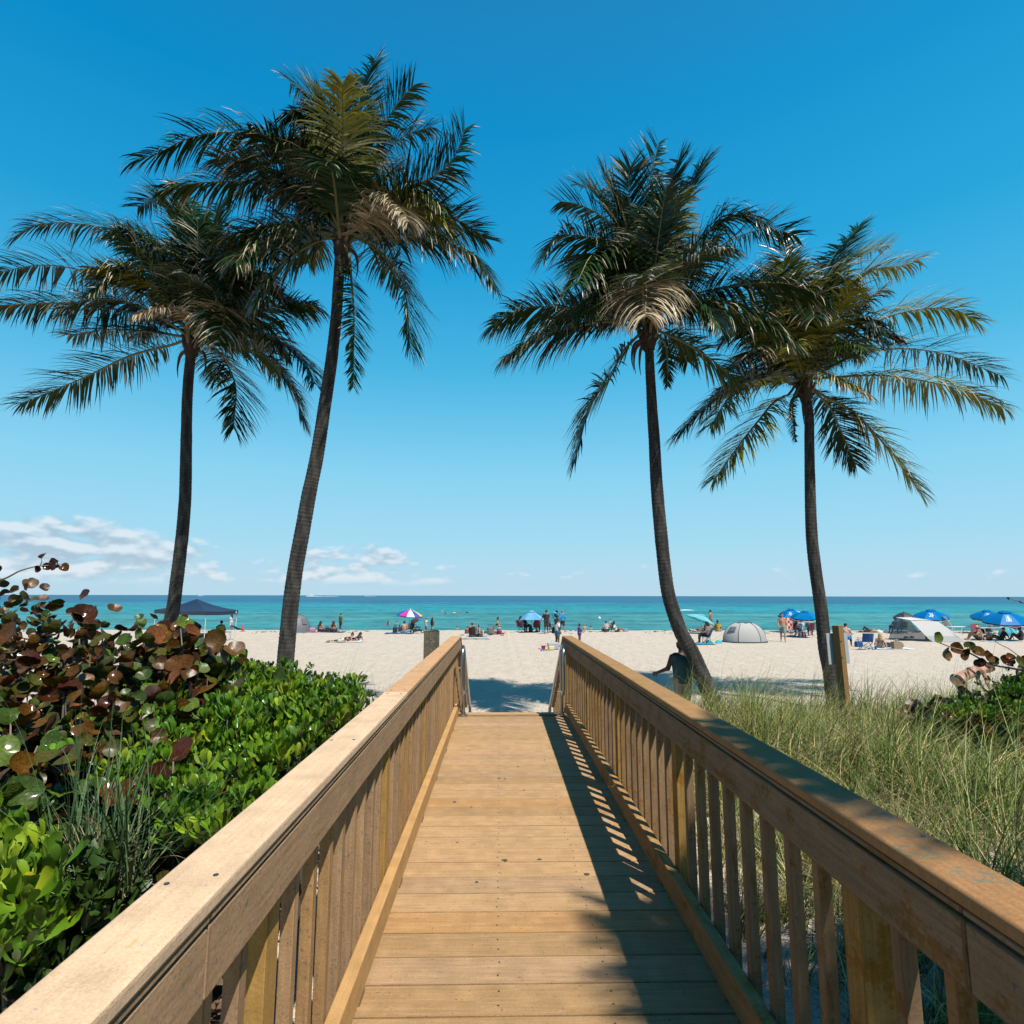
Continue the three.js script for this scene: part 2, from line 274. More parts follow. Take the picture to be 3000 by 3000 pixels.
function railing(s, label) {
  const t = thing('wooden_railing', label, 'railing', [MID + s * 0.84, 0, -3.2]);
  const ox = t.position.x, oz = t.position.z, X = (off) => MID + s * off - ox;
  const add = (name, g, m) => { const o = obj(name, g, m, t); return o; };
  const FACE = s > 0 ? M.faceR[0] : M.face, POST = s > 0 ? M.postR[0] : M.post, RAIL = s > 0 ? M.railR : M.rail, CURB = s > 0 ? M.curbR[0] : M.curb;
  // cap boards, end to end
  const joints = s < 0 ? [2.6, 1.1, -3.83, -6.6, -9.05] : [2.6, 0.9, -2.86, -6.1, -9.05], rad = 0.011;
  for (let k = 0; k + 1 < joints.length; k++) {
    const a = joints[k] - 0.002, b = joints[k + 1] + 0.002, g = boardUV(box(0.15, 0.036, a - b, 0, 0, 0, rad), 2, 1 / 1.6, rnd(), rnd());
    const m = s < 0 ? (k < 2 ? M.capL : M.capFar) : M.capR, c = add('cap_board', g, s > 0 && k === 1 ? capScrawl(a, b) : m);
    if (s > 0 && k === 1) boardCapUV(g, a - b);
    c.position.set(X(0.8365), 1.07 - 0.018, (a + b) / 2 - oz);
    for (let z = a - 0.05; z > b + 0.02; z -= 1.2) for (const dx of [-0.045, 0.04]) if (rnd() < 0.8) screw(c, dx + rr(-0.006, 0.006), 0.0182, z - (a + b) / 2 + rr(-0.03, 0.03)).scale.setScalar(1.3);
  }
  for (const [a, b] of [[2.6, -1.3], [-1.304, -5.2], [-5.204, -9.02]]) {
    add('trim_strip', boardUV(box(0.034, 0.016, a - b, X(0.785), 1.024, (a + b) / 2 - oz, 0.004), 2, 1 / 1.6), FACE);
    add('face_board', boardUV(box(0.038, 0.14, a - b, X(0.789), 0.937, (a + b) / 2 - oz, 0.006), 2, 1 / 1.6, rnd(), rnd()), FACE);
    add('outer_board', boardUV(box(0.036, 0.14, a - b, X(0.876), 0.940, (a + b) / 2 - oz, 0.006), 2, 1 / 1.6, rnd(), rnd()), M.face);
  }
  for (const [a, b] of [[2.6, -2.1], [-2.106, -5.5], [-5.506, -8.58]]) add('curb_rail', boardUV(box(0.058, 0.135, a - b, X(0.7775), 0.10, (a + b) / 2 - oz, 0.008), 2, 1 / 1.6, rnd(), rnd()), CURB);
  for (let z = 2.2; z > -8.5; z -= 0.985) add('curb_block', box(0.05, 0.034, 0.09, X(0.7775), 0.0165, z - oz), M.rail[1]);
  // balusters and posts
  const gs = []; for (let k = 0; k < 6; k++) gs.push(boardUV(box(0.042, 0.99, 0.042, 0, 0, 0, 0.004), 1, 1 / 1.6, rnd() * 2, rnd() * 2));
  const pg = boardUV(box(0.089, 1.16, 0.089, 0, 0, 0, 0.005), 1, 1 / 1.6, rnd(), rnd());
  let i = 0;
  for (let z = 2.4; z > -9.0; z -= 0.1905, i++) {
    const post = i % 9 === 4;
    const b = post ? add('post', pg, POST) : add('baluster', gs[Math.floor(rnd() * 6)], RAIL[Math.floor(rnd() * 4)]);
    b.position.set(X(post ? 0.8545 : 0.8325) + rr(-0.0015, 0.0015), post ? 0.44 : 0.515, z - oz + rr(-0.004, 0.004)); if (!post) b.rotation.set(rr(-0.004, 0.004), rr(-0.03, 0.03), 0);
  }
  add('post', pg, M.post).position.set(X(0.8545), 0.44, -9.0 - oz);
  // the rail that runs down beside the stairs
  const ang = Math.atan2(1.2, 2.08), L = 2.45, sl = new THREE.Group();
  const slope = (name, w, h, off, dy, m) => { const g = boardUV(box(w, h, L, 0, 0, -L / 2, 0.006), 2, 1 / 1.6); const o = add(name, g, m); o.rotation.x = -ang; o.position.set(X(off), dy, -9.05 - oz); };
  slope('sloped_cap_board', 0.15, 0.036, 0.8365, 1.05, M.capFar); slope('sloped_face_board', 0.038, 0.14, 0.789, 0.93, M.face); slope('sloped_bottom_board', 0.038, 0.14, 0.8745, 0.14, M.face);
  for (let k = 1; k <= 11; k++) add('baluster', boardUV(box(0.042, 0.9, 0.042, X(0.8325), 0.47 - 0.19 * k * Math.tan(ang), -9.0 - 0.19 * k - oz), 1, 1 / 1.6, k), M.rail[k % 4]);
  add('post', boardUV(box(0.089, 1.3, 0.089, X(0.8545), -0.88, -11.18 - oz), 1, 1 / 1.6), M.post);
  return t;
}
function boardCapUV(g, len) { // one picture along the board's top
  const p = g.attributes.position, u = new Float32Array(p.count * 2);
  for (let i = 0; i < p.count; i++) { u[i * 2] = 0.5 - p.getZ(i) / len; u[i * 2 + 1] = 0.5 - p.getX(i) / 0.15 * 0.5 + (Math.abs(p.getY(i)) < 0.012 ? 0.2 : 0); }
  g.setAttribute('uv', new THREE.BufferAttribute(u, 2));
}
function capScrawl(a, b) { // the board with turquoise chalk loops scribbled on its top
  const W = 2048, H = 164, cv = document.createElement('canvas'); cv.width = W; cv.height = H; const c = cv.getContext('2d'), im = c.createImageData(W, H), ta = tile(71), tb = tile(72), len = a - b;
  for (let y = 0; y < H; y++) for (let x = 0; x < W; x++) { const q = 0.90 * (1 + 0.16 * (tb(x / 2, y / 2, 1024, 82) - 0.5) + 0.1 * (ta(x / 50, y / 6, 41, 27) - 0.5)), o = (y * W + x) * 4; im.data[o] = 188 * q; im.data[o + 1] = 140 * q; im.data[o + 2] = 94 * q; im.data[o + 3] = 255; }
  c.putImageData(im, 0, 0);
  c.strokeStyle = 'rgba(60,125,140,0.34)'; c.lineWidth = 2; c.lineCap = 'round';
  const at = (z) => (a - z) / len * W, r = mulberry(5);
  for (let k = 0; k < 9; k++) { const x0 = at(-1.35 - k * 0.12), y0 = H * (0.40 + 0.2 * r()); for (let j = 0; j < 3; j++) { c.beginPath(); c.ellipse(x0 + (r() - 0.5) * 8, y0 + (r() - 0.5) * 10, 10 + 10 * r(), 16 + 16 * r(), r(), 0, 5 + r()); c.stroke(); } c.beginPath(); c.moveTo(x0 - 20, y0 - 30 * r()); c.quadraticCurveTo(x0, y0 + 30, x0 + 26, y0 - 10 + 20 * r()); c.stroke(); }
  const t = new THREE.CanvasTexture(cv); t.colorSpace = THREE.SRGBColorSpace; t.wrapS = t.wrapT = THREE.MirroredRepeatWrapping;
  return new THREE.MeshPhysicalMaterial({ map: t, roughness: 0.85, specularIntensity: 0.2 });
}
railing(-1, 'sunlit wooden railing on the left of the boardwalk beside the green hedge');
railing(1, 'half shaded wooden railing on the right of the boardwalk beside the tall grass');

function handrail(s, label) {
  const x = MID + s * 0.69, t = thing('steel_handrail', label, 'handrail', [x, 0, -8.55], 0);
  const P = (z, y) => V(0, y, z + 8.55), m = 0.577;
  const line = [P(-8.50, 0.34), P(-8.30, 0.34), P(-8.23, 0.40), P(-8.22, 0.52), P(-8.22, 0.84), P(-8.24, 0.92), P(-8.33, 0.965), P(-8.46, 0.95), P(-8.62, 0.86), P(-9.2, 0.86 - 0.58 * m), P(-10.0, 0.86 - 1.38 * m), P(-10.55, 0.86 - 1.93 * m), P(-10.68, -0.34), P(-10.66, -0.46), P(-10.50, -0.56)];
  obj('rail', tube(line, 0.0235, 0.0235, 10, 90), M.steel, t);
  obj('post', rod(P(-8.55, 0.0), P(-8.55, 0.90), 0.024, 10), M.steel, t); obj('post', rod(P(-10.5, -1.2), P(-10.5, -0.2), 0.024, 10), M.steel, t);
  obj('base_plate', [box(0.13, 0.014, 0.13, 0, 0.009, 0, 0.003), new THREE.CylinderGeometry(0.035, 0.04, 0.05, 12).translate(0, 0.035, 0)], M.steel, t);
  for (const z of [-8.95, -9.75]) obj('bracket', tube([P(z, 0.86 - (-z - 8.62) * m - 0.01), P(z, 0.80 - (-z - 8.62) * m).add(V(s * 0.03, 0, 0)), P(z, 0.80 - (-z - 8.62) * m).add(V(s * 0.09, 0, 0))], 0.008), M.steel, t);
}
handrail(-1, 'bent steel handrail at the top of the stairs, by the left railing');
handrail(1, 'bent steel handrail at the top of the stairs, by the right railing');
// ---------------------------------------------------------------- coconut palms
const leafBump = (() => { const a = tile(81); return dataTex(128, 128, (x, y) => { const h = 0.5 + 0.5 * Math.sin(x / 128 * 2 * Math.PI * 8) * 0.5 + 0.2 * (a(x / 3, y / 20, 42, 6) - 0.5); return [h, h, h]; }, false); })();
const frondM = new THREE.MeshPhysicalMaterial({ vertexColors: true, roughness: 0.32, side: THREE.DoubleSide, specularIntensity: 0.32 });
const frondThin = new THREE.MeshPhysicalMaterial({ vertexColors: true, roughness: 0.95, transmission: 0.32, side: THREE.DoubleSide, clearcoat: 0.1, clearcoatRoughness: 0.4 });
const rachM = std(0.17, 0.17, 0.05, 0.5), rachDry = std(0.26, 0.17, 0.09, 0.7), spatheM = std(0.11, 0.06, 0.035, 0.8), fibreM = std(0.055, 0.038, 0.026, 0.95);
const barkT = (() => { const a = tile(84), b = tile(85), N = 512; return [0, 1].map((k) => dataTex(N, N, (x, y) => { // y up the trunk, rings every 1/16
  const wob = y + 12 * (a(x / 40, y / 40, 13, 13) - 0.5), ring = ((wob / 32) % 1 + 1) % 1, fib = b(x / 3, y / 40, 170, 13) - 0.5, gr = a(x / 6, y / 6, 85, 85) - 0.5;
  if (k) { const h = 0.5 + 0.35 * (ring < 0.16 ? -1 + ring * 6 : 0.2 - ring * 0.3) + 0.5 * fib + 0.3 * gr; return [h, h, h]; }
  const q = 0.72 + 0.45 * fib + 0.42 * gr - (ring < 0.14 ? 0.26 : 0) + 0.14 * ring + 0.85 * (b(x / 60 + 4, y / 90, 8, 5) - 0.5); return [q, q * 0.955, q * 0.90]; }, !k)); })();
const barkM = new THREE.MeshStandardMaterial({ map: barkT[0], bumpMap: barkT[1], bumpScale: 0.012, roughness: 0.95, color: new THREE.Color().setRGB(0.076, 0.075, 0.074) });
const UP = V(0, 1, 0);

// one feather leaf along world points; leaflets stand off the midrib, then hang
function frond(palm, pts, o = {}) {
  const curve = new THREE.CatmullRomCurve3(pts.map((p) => p.clone().sub(palm.position)), false, 'centripetal'), len = curve.getLength();
  const dry = o.dry || 0, droop = o.droop ?? 0.55, N = o.pairs || Math.round(clamp(len / 0.029, 55, 125)), Lm = (o.leaf || 1.2) * clamp(len / 3.0, 0.75, 1.12), start = o.start ?? 0.16;
  const sd0 = rnd() * 100, g = new GB(), T = V(0, 0, 0), P = V(0, 0, 0), B = V(0, 0, 0), Nn = V(0, 0, 0), roll = (o.roll || 0) + rr(-0.2, 0.2);
  const out = pts[pts.length - 1].clone().sub(pts[0]); out.y = 0; if (out.length() < 0.3) out.set(0, 0, 1); out.normalize();
  const green = dry > 0.75 ? [0.25, 0.20, 0.11] : o.yellow ? [0.24, 0.235, 0.022] : pick([[0.015, 0.044, 0.008], [0.022, 0.056, 0.007], [0.034, 0.070, 0.008], [0.012, 0.036, 0.012]]), straw = [0.54, 0.44, 0.29], brown = [0.12, 0.075, 0.035];
  for (let i = 0; i < N; i++) {
    const s = start + (1 - start) * ((i + 0.3 + 0.5 * n2(i * 0.5, sd0)) / N), wa = 0.2 * n2(i * 0.16, sd0 + 3), wl = 0.2 * n2(i * 0.12, sd0 + 9), wd = 1 + 0.5 * n2(i * 0.2, sd0 + 20); curve.getPointAt(Math.min(s, 1), P); curve.getTangentAt(Math.min(s, 1), T);
    Nn.copy(UP).addScaledVector(T, -T.y); if (Nn.length() < 0.45) Nn.addScaledVector(out, -(T.y > 0 ? 1 : -1) * 0.9).addScaledVector(T, -Nn.dot(T)); Nn.normalize();
    B.crossVectors(T, Nn).normalize(); const q = new THREE.Quaternion().setFromAxisAngle(T, roll); B.applyQuaternion(q); Nn.applyQuaternion(q);
    const prof = Math.min(1, 0.42 + (s - start) * 2.6) * (s > 0.62 ? lerp(1, 0.42, (s - 0.62) / 0.38) : 1), ang = lerp(1.36, 0.62, Math.pow(s, 1.35));
    for (const sd of [-1, 1]) {
      if (rnd() < (o.gaps ?? 0.03)) continue;
      const L = Lm * prof * rr(0.86, 1.1), a = ang + wa + rr(-0.10, 0.10), dir = T.clone().multiplyScalar(Math.cos(a)).addScaledVector(B, sd * Math.sin(a)).addScaledVector(Nn, rr(0.0, 0.34) + wl).normalize();
      const w0 = rr(0.016, 0.027) * (L > 0.4 ? 1 : 0.8), dr = droop * wd * rr(0.9, 2.0) * (rnd() < 0.05 ? 2 : 1), k = rr(0.75, 1.25), tipDry = rnd() < (o.tips ?? 0.34) + dry * 0.5 ? rr(0.55, 0.97) : 2, whole = rnd() < dry * 0.7 + 0.015;
      const wv = T.clone().addScaledVector(dir, -T.dot(dir)).normalize().applyAxisAngle(dir, sd * rr(0.15, 0.75)), p = P.clone(), seg = 4, c0 = rnd();
      let prev = null;
      for (let j = 0; j <= seg; j++) {
        const t = j / seg, w = w0 * (t < 0.25 ? lerp(0.5, 1, t * 4) : lerp(1, 0.06, Math.pow((t - 0.25) / 0.75, 1.6)));
        const dryNow = whole || t > tipDry, cc = dryNow ? (c0 < 0.7 ? straw : brown) : green, c = [cc[0] * k, cc[1] * k, cc[2] * k];
        const l = g.v(p.clone().addScaledVector(wv, w), c), m2 = g.v(p.clone().addScaledVector(wv, -w), c);
        if (prev) g.q(prev[0], prev[1], m2, l); prev = [l, m2];
        dir.y -= dr * (0.16 + 0.5 * t) * 0.62; if (t > 0.5) { dir.x += rr(-0.10, 0.10); dir.z += rr(-0.10, 0.10); } dir.normalize();
        p.addScaledVector(dir, L / seg); wv.addScaledVector(dir, -wv.dot(dir)).normalize();
      }
    }
  }
  const f = obj('frond', g.geo(), o.thin ? frondThin : frondM, palm);
  const cp = curve.getSpacedPoints(12); obj('midrib', tube(cp, 0.042, 0.005, 5, 18), dry > 0.75 ? rachDry : rachM, f);
  return f;
}
function trunk(palm, pts, ws) { // pts: world points from the crown down; ws: radii
  const c = new THREE.CatmullRomCurve3(pts.map((p) => p.clone().sub(palm.position))), L = c.getLength(), seg = Math.round(L / 0.022), S = 18, g = new GB(), P = V(0, 0, 0), T = V(0, 0, 0), r = tile(Math.floor(rnd() * 1e5));
  const radii = new THREE.CatmullRomCurve3(ws.map((w, i) => V(w, i, 0)));
  let x = V(1, 0, 0), ringPos = 0; const rings = [0]; while (rings[rings.length - 1] < L) rings.push(rings[rings.length - 1] + rr(0.055, 0.12));
  for (let i = 0; i <= seg; i++) {
    const s = i / seg; c.getPointAt(s, P); c.getTangentAt(s, T); x.addScaledVector(T, -x.dot(T)).normalize(); const z = V(0, 0, 0).crossVectors(T, x);
    const d = s * L; while (ringPos + 1 < rings.length && rings[ringPos + 1] < d) ringPos++;
    const f = clamp((d - rings[ringPos]) / Math.max(0.02, (rings[ringPos + 1] ?? L) - rings[ringPos]), 0, 1), rad = radii.getPoint(s).x;
    for (let j = 0; j <= S; j++) { const a = j / S * 2 * Math.PI, b = rad * (1 + 0.085 * (f < 0.2 ? f * 5 - 0.6 : 0.4 - 0.7 * f) * (0.6 + 0.8 * r((j % S) * 0.8, ringPos * 1.7, 99, 999)) + 0.05 * (r((j % S) * 0.35, d * 3, 99, 999) - 0.5)); g.v(P.clone().addScaledVector(x, Math.cos(a) * b).addScaledVector(z, Math.sin(a) * b), null, j / S * 2, d / 1.3); }
  }
  for (let i = 0; i < seg; i++) for (let j = 0; j < S; j++) { const a = i * (S + 1) + j; g.q(a, a + 1, a + S + 2, a + S + 1); }
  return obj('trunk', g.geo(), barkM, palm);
}
// a leaf that grows from the crown at an azimuth and elevation and bends under its weight
function natural(heart, az, el, len, sag, start = 0.1) {
  const p = heart.clone(), d = V(Math.sin(az) * Math.cos(el), Math.sin(el), -Math.cos(az) * Math.cos(el)), out = [p.clone()];
  for (let i = 0; i < 8; i++) { p.addScaledVector(d, len / 8); out.push(p.clone()); d.y -= sag * (0.08 + i * 0.05); d.normalize(); }
  return out;
}
function palm(label, z, tr, ws, heart, fronds, auto) {
  const top = atZ(...heart, z), tp = tr.map(([x, y, dz = 0]) => atZ(x, y, z + dz)), last = tp[tp.length - 1], prev = tp[tp.length - 2], dn = last.clone().sub(prev).normalize();
  while (tp[tp.length - 1].y > SAND - 0.3) tp.push(tp[tp.length - 1].clone().addScaledVector(dn, 0.35));
  const foot = tp[tp.length - 1], t = thing('coconut_palm', label, 'palm tree', [foot.x, Math.max(SAND, landY(foot.x, foot.z)), foot.z]);
  const rs = ws.slice(); while (rs.length < 6) rs.push(rs[rs.length - 1] * 1.05);
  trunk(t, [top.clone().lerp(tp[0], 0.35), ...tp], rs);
  const o3 = t.position;
  obj('crown_fibre', (() => { const g = new THREE.SphereGeometry(1, 14, 12), p = g.attributes.position; for (let i = 0; i < p.count; i++) { const k = 1 + 0.22 * n3(p.getX(i) * 3, p.getY(i) * 3, p.getZ(i) * 3 + z); p.setXYZ(i, p.getX(i) * 0.19 * k, p.getY(i) * 0.40 * k, p.getZ(i) * 0.19 * k); } g.computeVertexNormals(); const c = top.clone().lerp(tp[0], 0.6).sub(o3); g.translate(c.x, c.y, c.z); return g; })(), fibreM, t);
  for (let k = 0; k < 9; k++) { const a = k * 2.4, b = top.clone().lerp(tp[0], rr(0.45, 0.95)).sub(o3), d = V(Math.sin(a), 0, Math.cos(a)); obj('leaf_base', tube([b.clone().addScaledVector(d, 0.08), b.clone().addScaledVector(d, 0.20).add(V(0, 0.16, 0)), b.clone().addScaledVector(d, rr(0.24, 0.3)).add(V(0, rr(0.3, 0.45), 0))], 0.065, 0.035, 5, 6), k % 3 ? fibreM : rachDry, t); }
  const base = () => top.clone().add(V(rr(-0.12, 0.12), rr(-0.12, 0.10), rr(-0.12, 0.12)));
  for (const f of fronds) { // [points in the photograph ..., options]; the tip swings dz metres out of the palm's plane
    const o = f[f.length - 1], px = f.slice(0, -1), dz = o.dz ?? rr(-1, 1), b = base(); b.z += dz * 0.05;
    const pts = [b]; px.forEach(([x, y], i) => { const s = (i + 1) / px.length; pts.push(atZ(x, y, z + dz * Math.pow(s, 1.2))); });
    frond(t, pts, o);
  }
  for (const [n, el0, el1, len0, len1, sag] of auto) for (let i = 0; i < n; i++) frond(t, natural(base(), (i + rr(0.1, 0.9)) / n * 2 * Math.PI, rr(el0, el1), rr(len0, len1), sag * rr(0.8, 1.2)), { droop: rr(0.5, 0.8), thin: rnd() < 0.4, yellow: rnd() < (z < -15 && heart[0] > 2000 ? 0.5 : 0.12), tips: 0.3 });
  for (let k = 0; k < 3; k++) { const a = rr(0, 6.28), b = top.clone().lerp(tp[0], 0.75).sub(o3).add(V(Math.sin(a) * 0.18, 0, Math.cos(a) * 0.18)); obj('flower_sheath', tube([b, b.clone().add(V(Math.sin(a) * 0.16, -0.08, Math.cos(a) * 0.16)), b.clone().add(V(Math.sin(a) * 0.24, -0.45, Math.cos(a) * 0.24)), b.clone().add(V(Math.sin(a) * 0.2, -0.75, Math.cos(a) * 0.2))], 0.055, 0.006, 6), spatheM, t); }
  return t;
}
const D = (o = {}) => o;
palm('leftmost palm with dense dark crown, behind the reddish shrub by the navy canopy', -15.5,
  [[559, 1040], [550, 1139], [545, 1333], [543, 1449], [534, 1566], [520, 1682], [508, 1779], [493, 1850], [477, 1935]], [0.125, 0.13, 0.135, 0.145, 0.15, 0.155, 0.16, 0.17, 0.18, 0.21], [566, 985],
  [[[438, 719], [272, 661], [116, 657], [43, 694], { dz: 0.8, droop: 0.6 }],
   [[505, 913], [291, 809], [130, 776], [-60, 812], { dz: 0.4 }],
   [[524, 944], [349, 908], [194, 888], [-25, 896], { dz: 0.9, droop: 0.9, tips: 0.5 }],
   [[545, 940], [524, 908], [470, 902], [392, 925], { dz: 2.2, dry: 0.8, droop: 1.1, leaf: 0.9 }],
   [[516, 983], [388, 968], [300, 966], [208, 982], { dz: -0.6, droop: 0.6 }],
   [[516, 1007], [388, 1040], [233, 1112], [62, 1182], { dz: 0.2, droop: 0.55 }],
   [[559, 800], [520, 640], [458, 582], [404, 606], { dz: -0.8 }],
   [[585, 850], [570, 690], [560, 610], [530, 560], { dz: -0.3 }],
   [[600, 850], [618, 700], [650, 600], [700, 560], { dz: -0.9 }],
   [[560, 880], [480, 740], [400, 680], [320, 690], { dz: 1.4, droop: 0.8 }],
   [[530, 920], [430, 830], [350, 800], [270, 850], { dz: 1.8, droop: 0.9, tips: 0.6 }],
   [[620, 900], [680, 780], [760, 700], [840, 690], { dz: -1.0 }],
   [[610, 930], [670, 830], [730, 790], [800, 830], { dz: 1.6, droop: 0.9, dry: 0.35 }],
   [[620, 960], [700, 860], [790, 840], [850, 900], { dz: 0.4, droop: 0.8 }],
   [[640, 975], [740, 930], [828, 888], [927, 897], { dz: 0.3, droop: 0.9 }],
   [[630, 985], [750, 977], [828, 1008], [897, 1066], [922, 1125], { dz: 0.5, droop: 0.6 }],
   [[605, 1005], [679, 1014], [770, 1040], [847, 1123], [892, 1236], { dz: -0.3, droop: 0.5 }],
   [[621, 1014], [660, 1060], [690, 1130], [684, 1256], { dz: 0.6, droop: 0.4 }],
   [[600, 960], [650, 900], [660, 920], [640, 1000], { dz: 2.0, dry: 0.4, droop: 1.0 }],
   [[570, 900], [600, 800], [640, 790], [670, 850], { dz: 2.0, droop: 1.0 }]],
  [[8, 0.9, 1.4, 2.6, 3.3, 0.55], [8, 0.35, 0.85, 2.4, 3.1, 0.9]]);
palm('tall palm that leans right, behind the left hedge, its crown highest in view', -13.5,
  [[998, 735], [991, 836], [983, 952], [967, 1085], [950, 1197], [929, 1333], [905, 1449], [884, 1566], [863, 1682], [849, 1799], [842, 1870], [834, 1975]], [0.125, 0.128, 0.132, 0.138, 0.145, 0.15, 0.158, 0.165, 0.17, 0.175, 0.185, 0.2, 0.22], [1005, 690],
  [[[975, 649], [847, 459], [750, 400], [640, 388], [543, 408], [466, 448], [396, 470], { dz: 0.9, droop: 0.8, tips: 0.55 }],
   [[983, 657], [886, 580], [750, 537], [574, 537], [481, 556], { dz: 0.6, droop: 0.75, tips: 0.5 }],
   [[1018, 622], [1018, 486], [991, 378], [920, 320], [840, 330], { dz: 1.5, droop: 0.9 }],
   [[1000, 600], [980, 430], [930, 300], [850, 240], { dz: -0.6 }],
   [[1025, 560], [1040, 400], [1060, 260], [1100, 180], { dz: -0.7 }],
   [[1050, 600], [1090, 470], [1140, 340], [1210, 250], { dz: 0.5 }],
   [[1060, 610], [1110, 480], [1180, 400], [1262, 372], { dz: -0.8, droop: 0.7 }],
   [[1070, 640], [1158, 572], [1274, 514], [1332, 459], [1361, 380], { dz: 0.6, droop: 0.5 }],
   [[1060, 660], [1177, 618], [1301, 630], [1379, 665], [1422, 700], { dz: -0.5, droop: 0.35 }],
   [[1053, 690], [1177, 688], [1293, 704], [1387, 750], [1447, 832], { dz: 0.7, droop: 0.95, tips: 0.6 }],
   [[1029, 680], [1088, 634], [1150, 598], [1200, 650], { dz: 2.4, dry: 0.8, droop: 1.1, leaf: 0.95 }],
   [[1060, 704], [1123, 750], [1177, 828], [1193, 894], [1201, 1025], { dz: 0.4, droop: 0.45 }],
   [[1020, 740], [1029, 816], [1037, 913], [1034, 1135], { dz: 0.5, droop: 0.25, leaf: 0.6 }],
   [[960, 667], [850, 655], [750, 665], [630, 700], { dz: 0.5, droop: 0.9, tips: 0.5 }],
   [[936, 692], [851, 704], [750, 730], [630, 775], { dz: -0.3, droop: 0.8 }],
   [[950, 700], [870, 740], [800, 800], [750, 880], { dz: 1.2, droop: 0.6 }],
   [[940, 680], [840, 690], [740, 720], [690, 770], { dz: 1.8, droop: 0.9, dry: 0.3 }],
   [[960, 640], [860, 560], [760, 470], [700, 470], { dz: 1.2, droop: 0.9 }],
   [[1000, 640], [960, 520], [900, 430], [830, 420], { dz: 1.7, droop: 0.9 }],
   [[1060, 650], [1150, 590], [1230, 570], [1300, 610], { dz: 1.0, droop: 0.8 }]],
  [[8, 0.8, 1.4, 2.7, 3.5, 0.6], [8, 0.35, 0.85, 2.5, 3.2, 0.9]]);
palm('palm with strongly curved lower trunk, beside the man in the teal tank top', -13.5,
  [[1901.6, 1010], [1904, 1074], [1911.5, 1216], [1917, 1294], [1923, 1410], [1933, 1527], [1944.5, 1643], [1958, 1740], [1975.5, 1799], [1996, 1855], [2025, 1906], [2047, 1955], [2072, 2017]], [0.105, 0.11, 0.118, 0.128, 0.135, 0.14, 0.145, 0.15, 0.15, 0.155, 0.16, 0.17, 0.185, 0.21, 0.24], [1899, 960],
  [[[1796, 918], [1664, 902], [1532, 904], [1442, 952], { dz: 0.4, droop: 0.85, tips: 0.5 }],
   [[1796, 942], [1686, 955], [1576, 986], [1482, 1046], { dz: 0.9, droop: 0.85, tips: 0.5 }],
   [[1857, 995], [1818, 1043], [1787, 1108], [1733, 1181], [1684, 1350], { dz: 0.4, droop: 0.4 }],
   [[1853, 850], [1796, 766], [1740, 745], [1690, 830], { dz: 2.0, droop: 0.9, tips: 0.5 }],
   [[1822, 722], [1725, 695], [1646, 690], [1592, 757], { dz: 0.7, droop: 0.75 }],
   [[1840, 722], [1774, 643], [1700, 600], [1640, 590], { dz: -0.5, droop: 0.3 }],
   [[1850, 760], [1822, 630], [1790, 560], [1772, 515], { dz: -0.6, droop: 0.3 }],
   [[1860, 780], [1800, 640], [1740, 560], [1690, 540], { dz: -1.0, droop: 0.3 }],
   [[1884, 744], [1888, 612], [1910, 500], [1930, 420], { dz: 0.2, droop: 0.25 }],
   [[1906, 700], [1954, 568], [1975, 510], [1990, 470], { dz: -0.5, droop: 0.25 }],
   [[1925, 720], [1994, 599], [2030, 530], [2062, 478], { dz: -0.2, droop: 0.3 }],
   [[1890, 760], [1850, 620], [1840, 540], [1846, 490], { dz: 0.6, droop: 0.4 }],
   [[1950, 836], [2016, 757], [2086, 669], [2139, 630], [2190, 630], [2245, 655], { dz: 1.2, droop: 0.95, roll: 0.2 }],
   [[1960, 850], [2040, 770], [2148, 700], [2250, 670], [2330, 690], { dz: -0.5, droop: 0.4 }],
   [[1994, 876], [2104, 845], [2250, 828], [2330, 836], [2417, 872], { dz: 1.3, droop: 0.8, tips: 0.6 }],
   [[2016, 905], [2148, 915], [2250, 950], [2330, 1010], { dz: 0.9, droop: 0.9, tips: 0.5 }],
   [[1937, 973], [1994, 997], [2082, 1052], [2165, 1120], { dz: 0.3, droop: 0.55 }],
   [[1930, 985], [1950, 1010], [1955, 1060], [1956, 1130], { dz: -0.5, droop: 0.2, leaf: 0.5 }],
   [[1897, 890], [1893, 838], [1893, 860], [1890, 930], { dz: 2.6, dry: 0.95, droop: 1.1, leaf: 1.25 }],
   [[1930, 900], [1990, 880], [2060, 900], [2110, 960], { dz: 1.6, droop: 0.9 }],
   [[1870, 880], [1810, 830], [1750, 850], [1720, 920], { dz: 1.4, droop: 0.9 }]],
  [[9, 0.95, 1.45, 2.5, 3.2, 0.4], [7, 0.45, 0.9, 2.3, 2.9, 0.8]]);
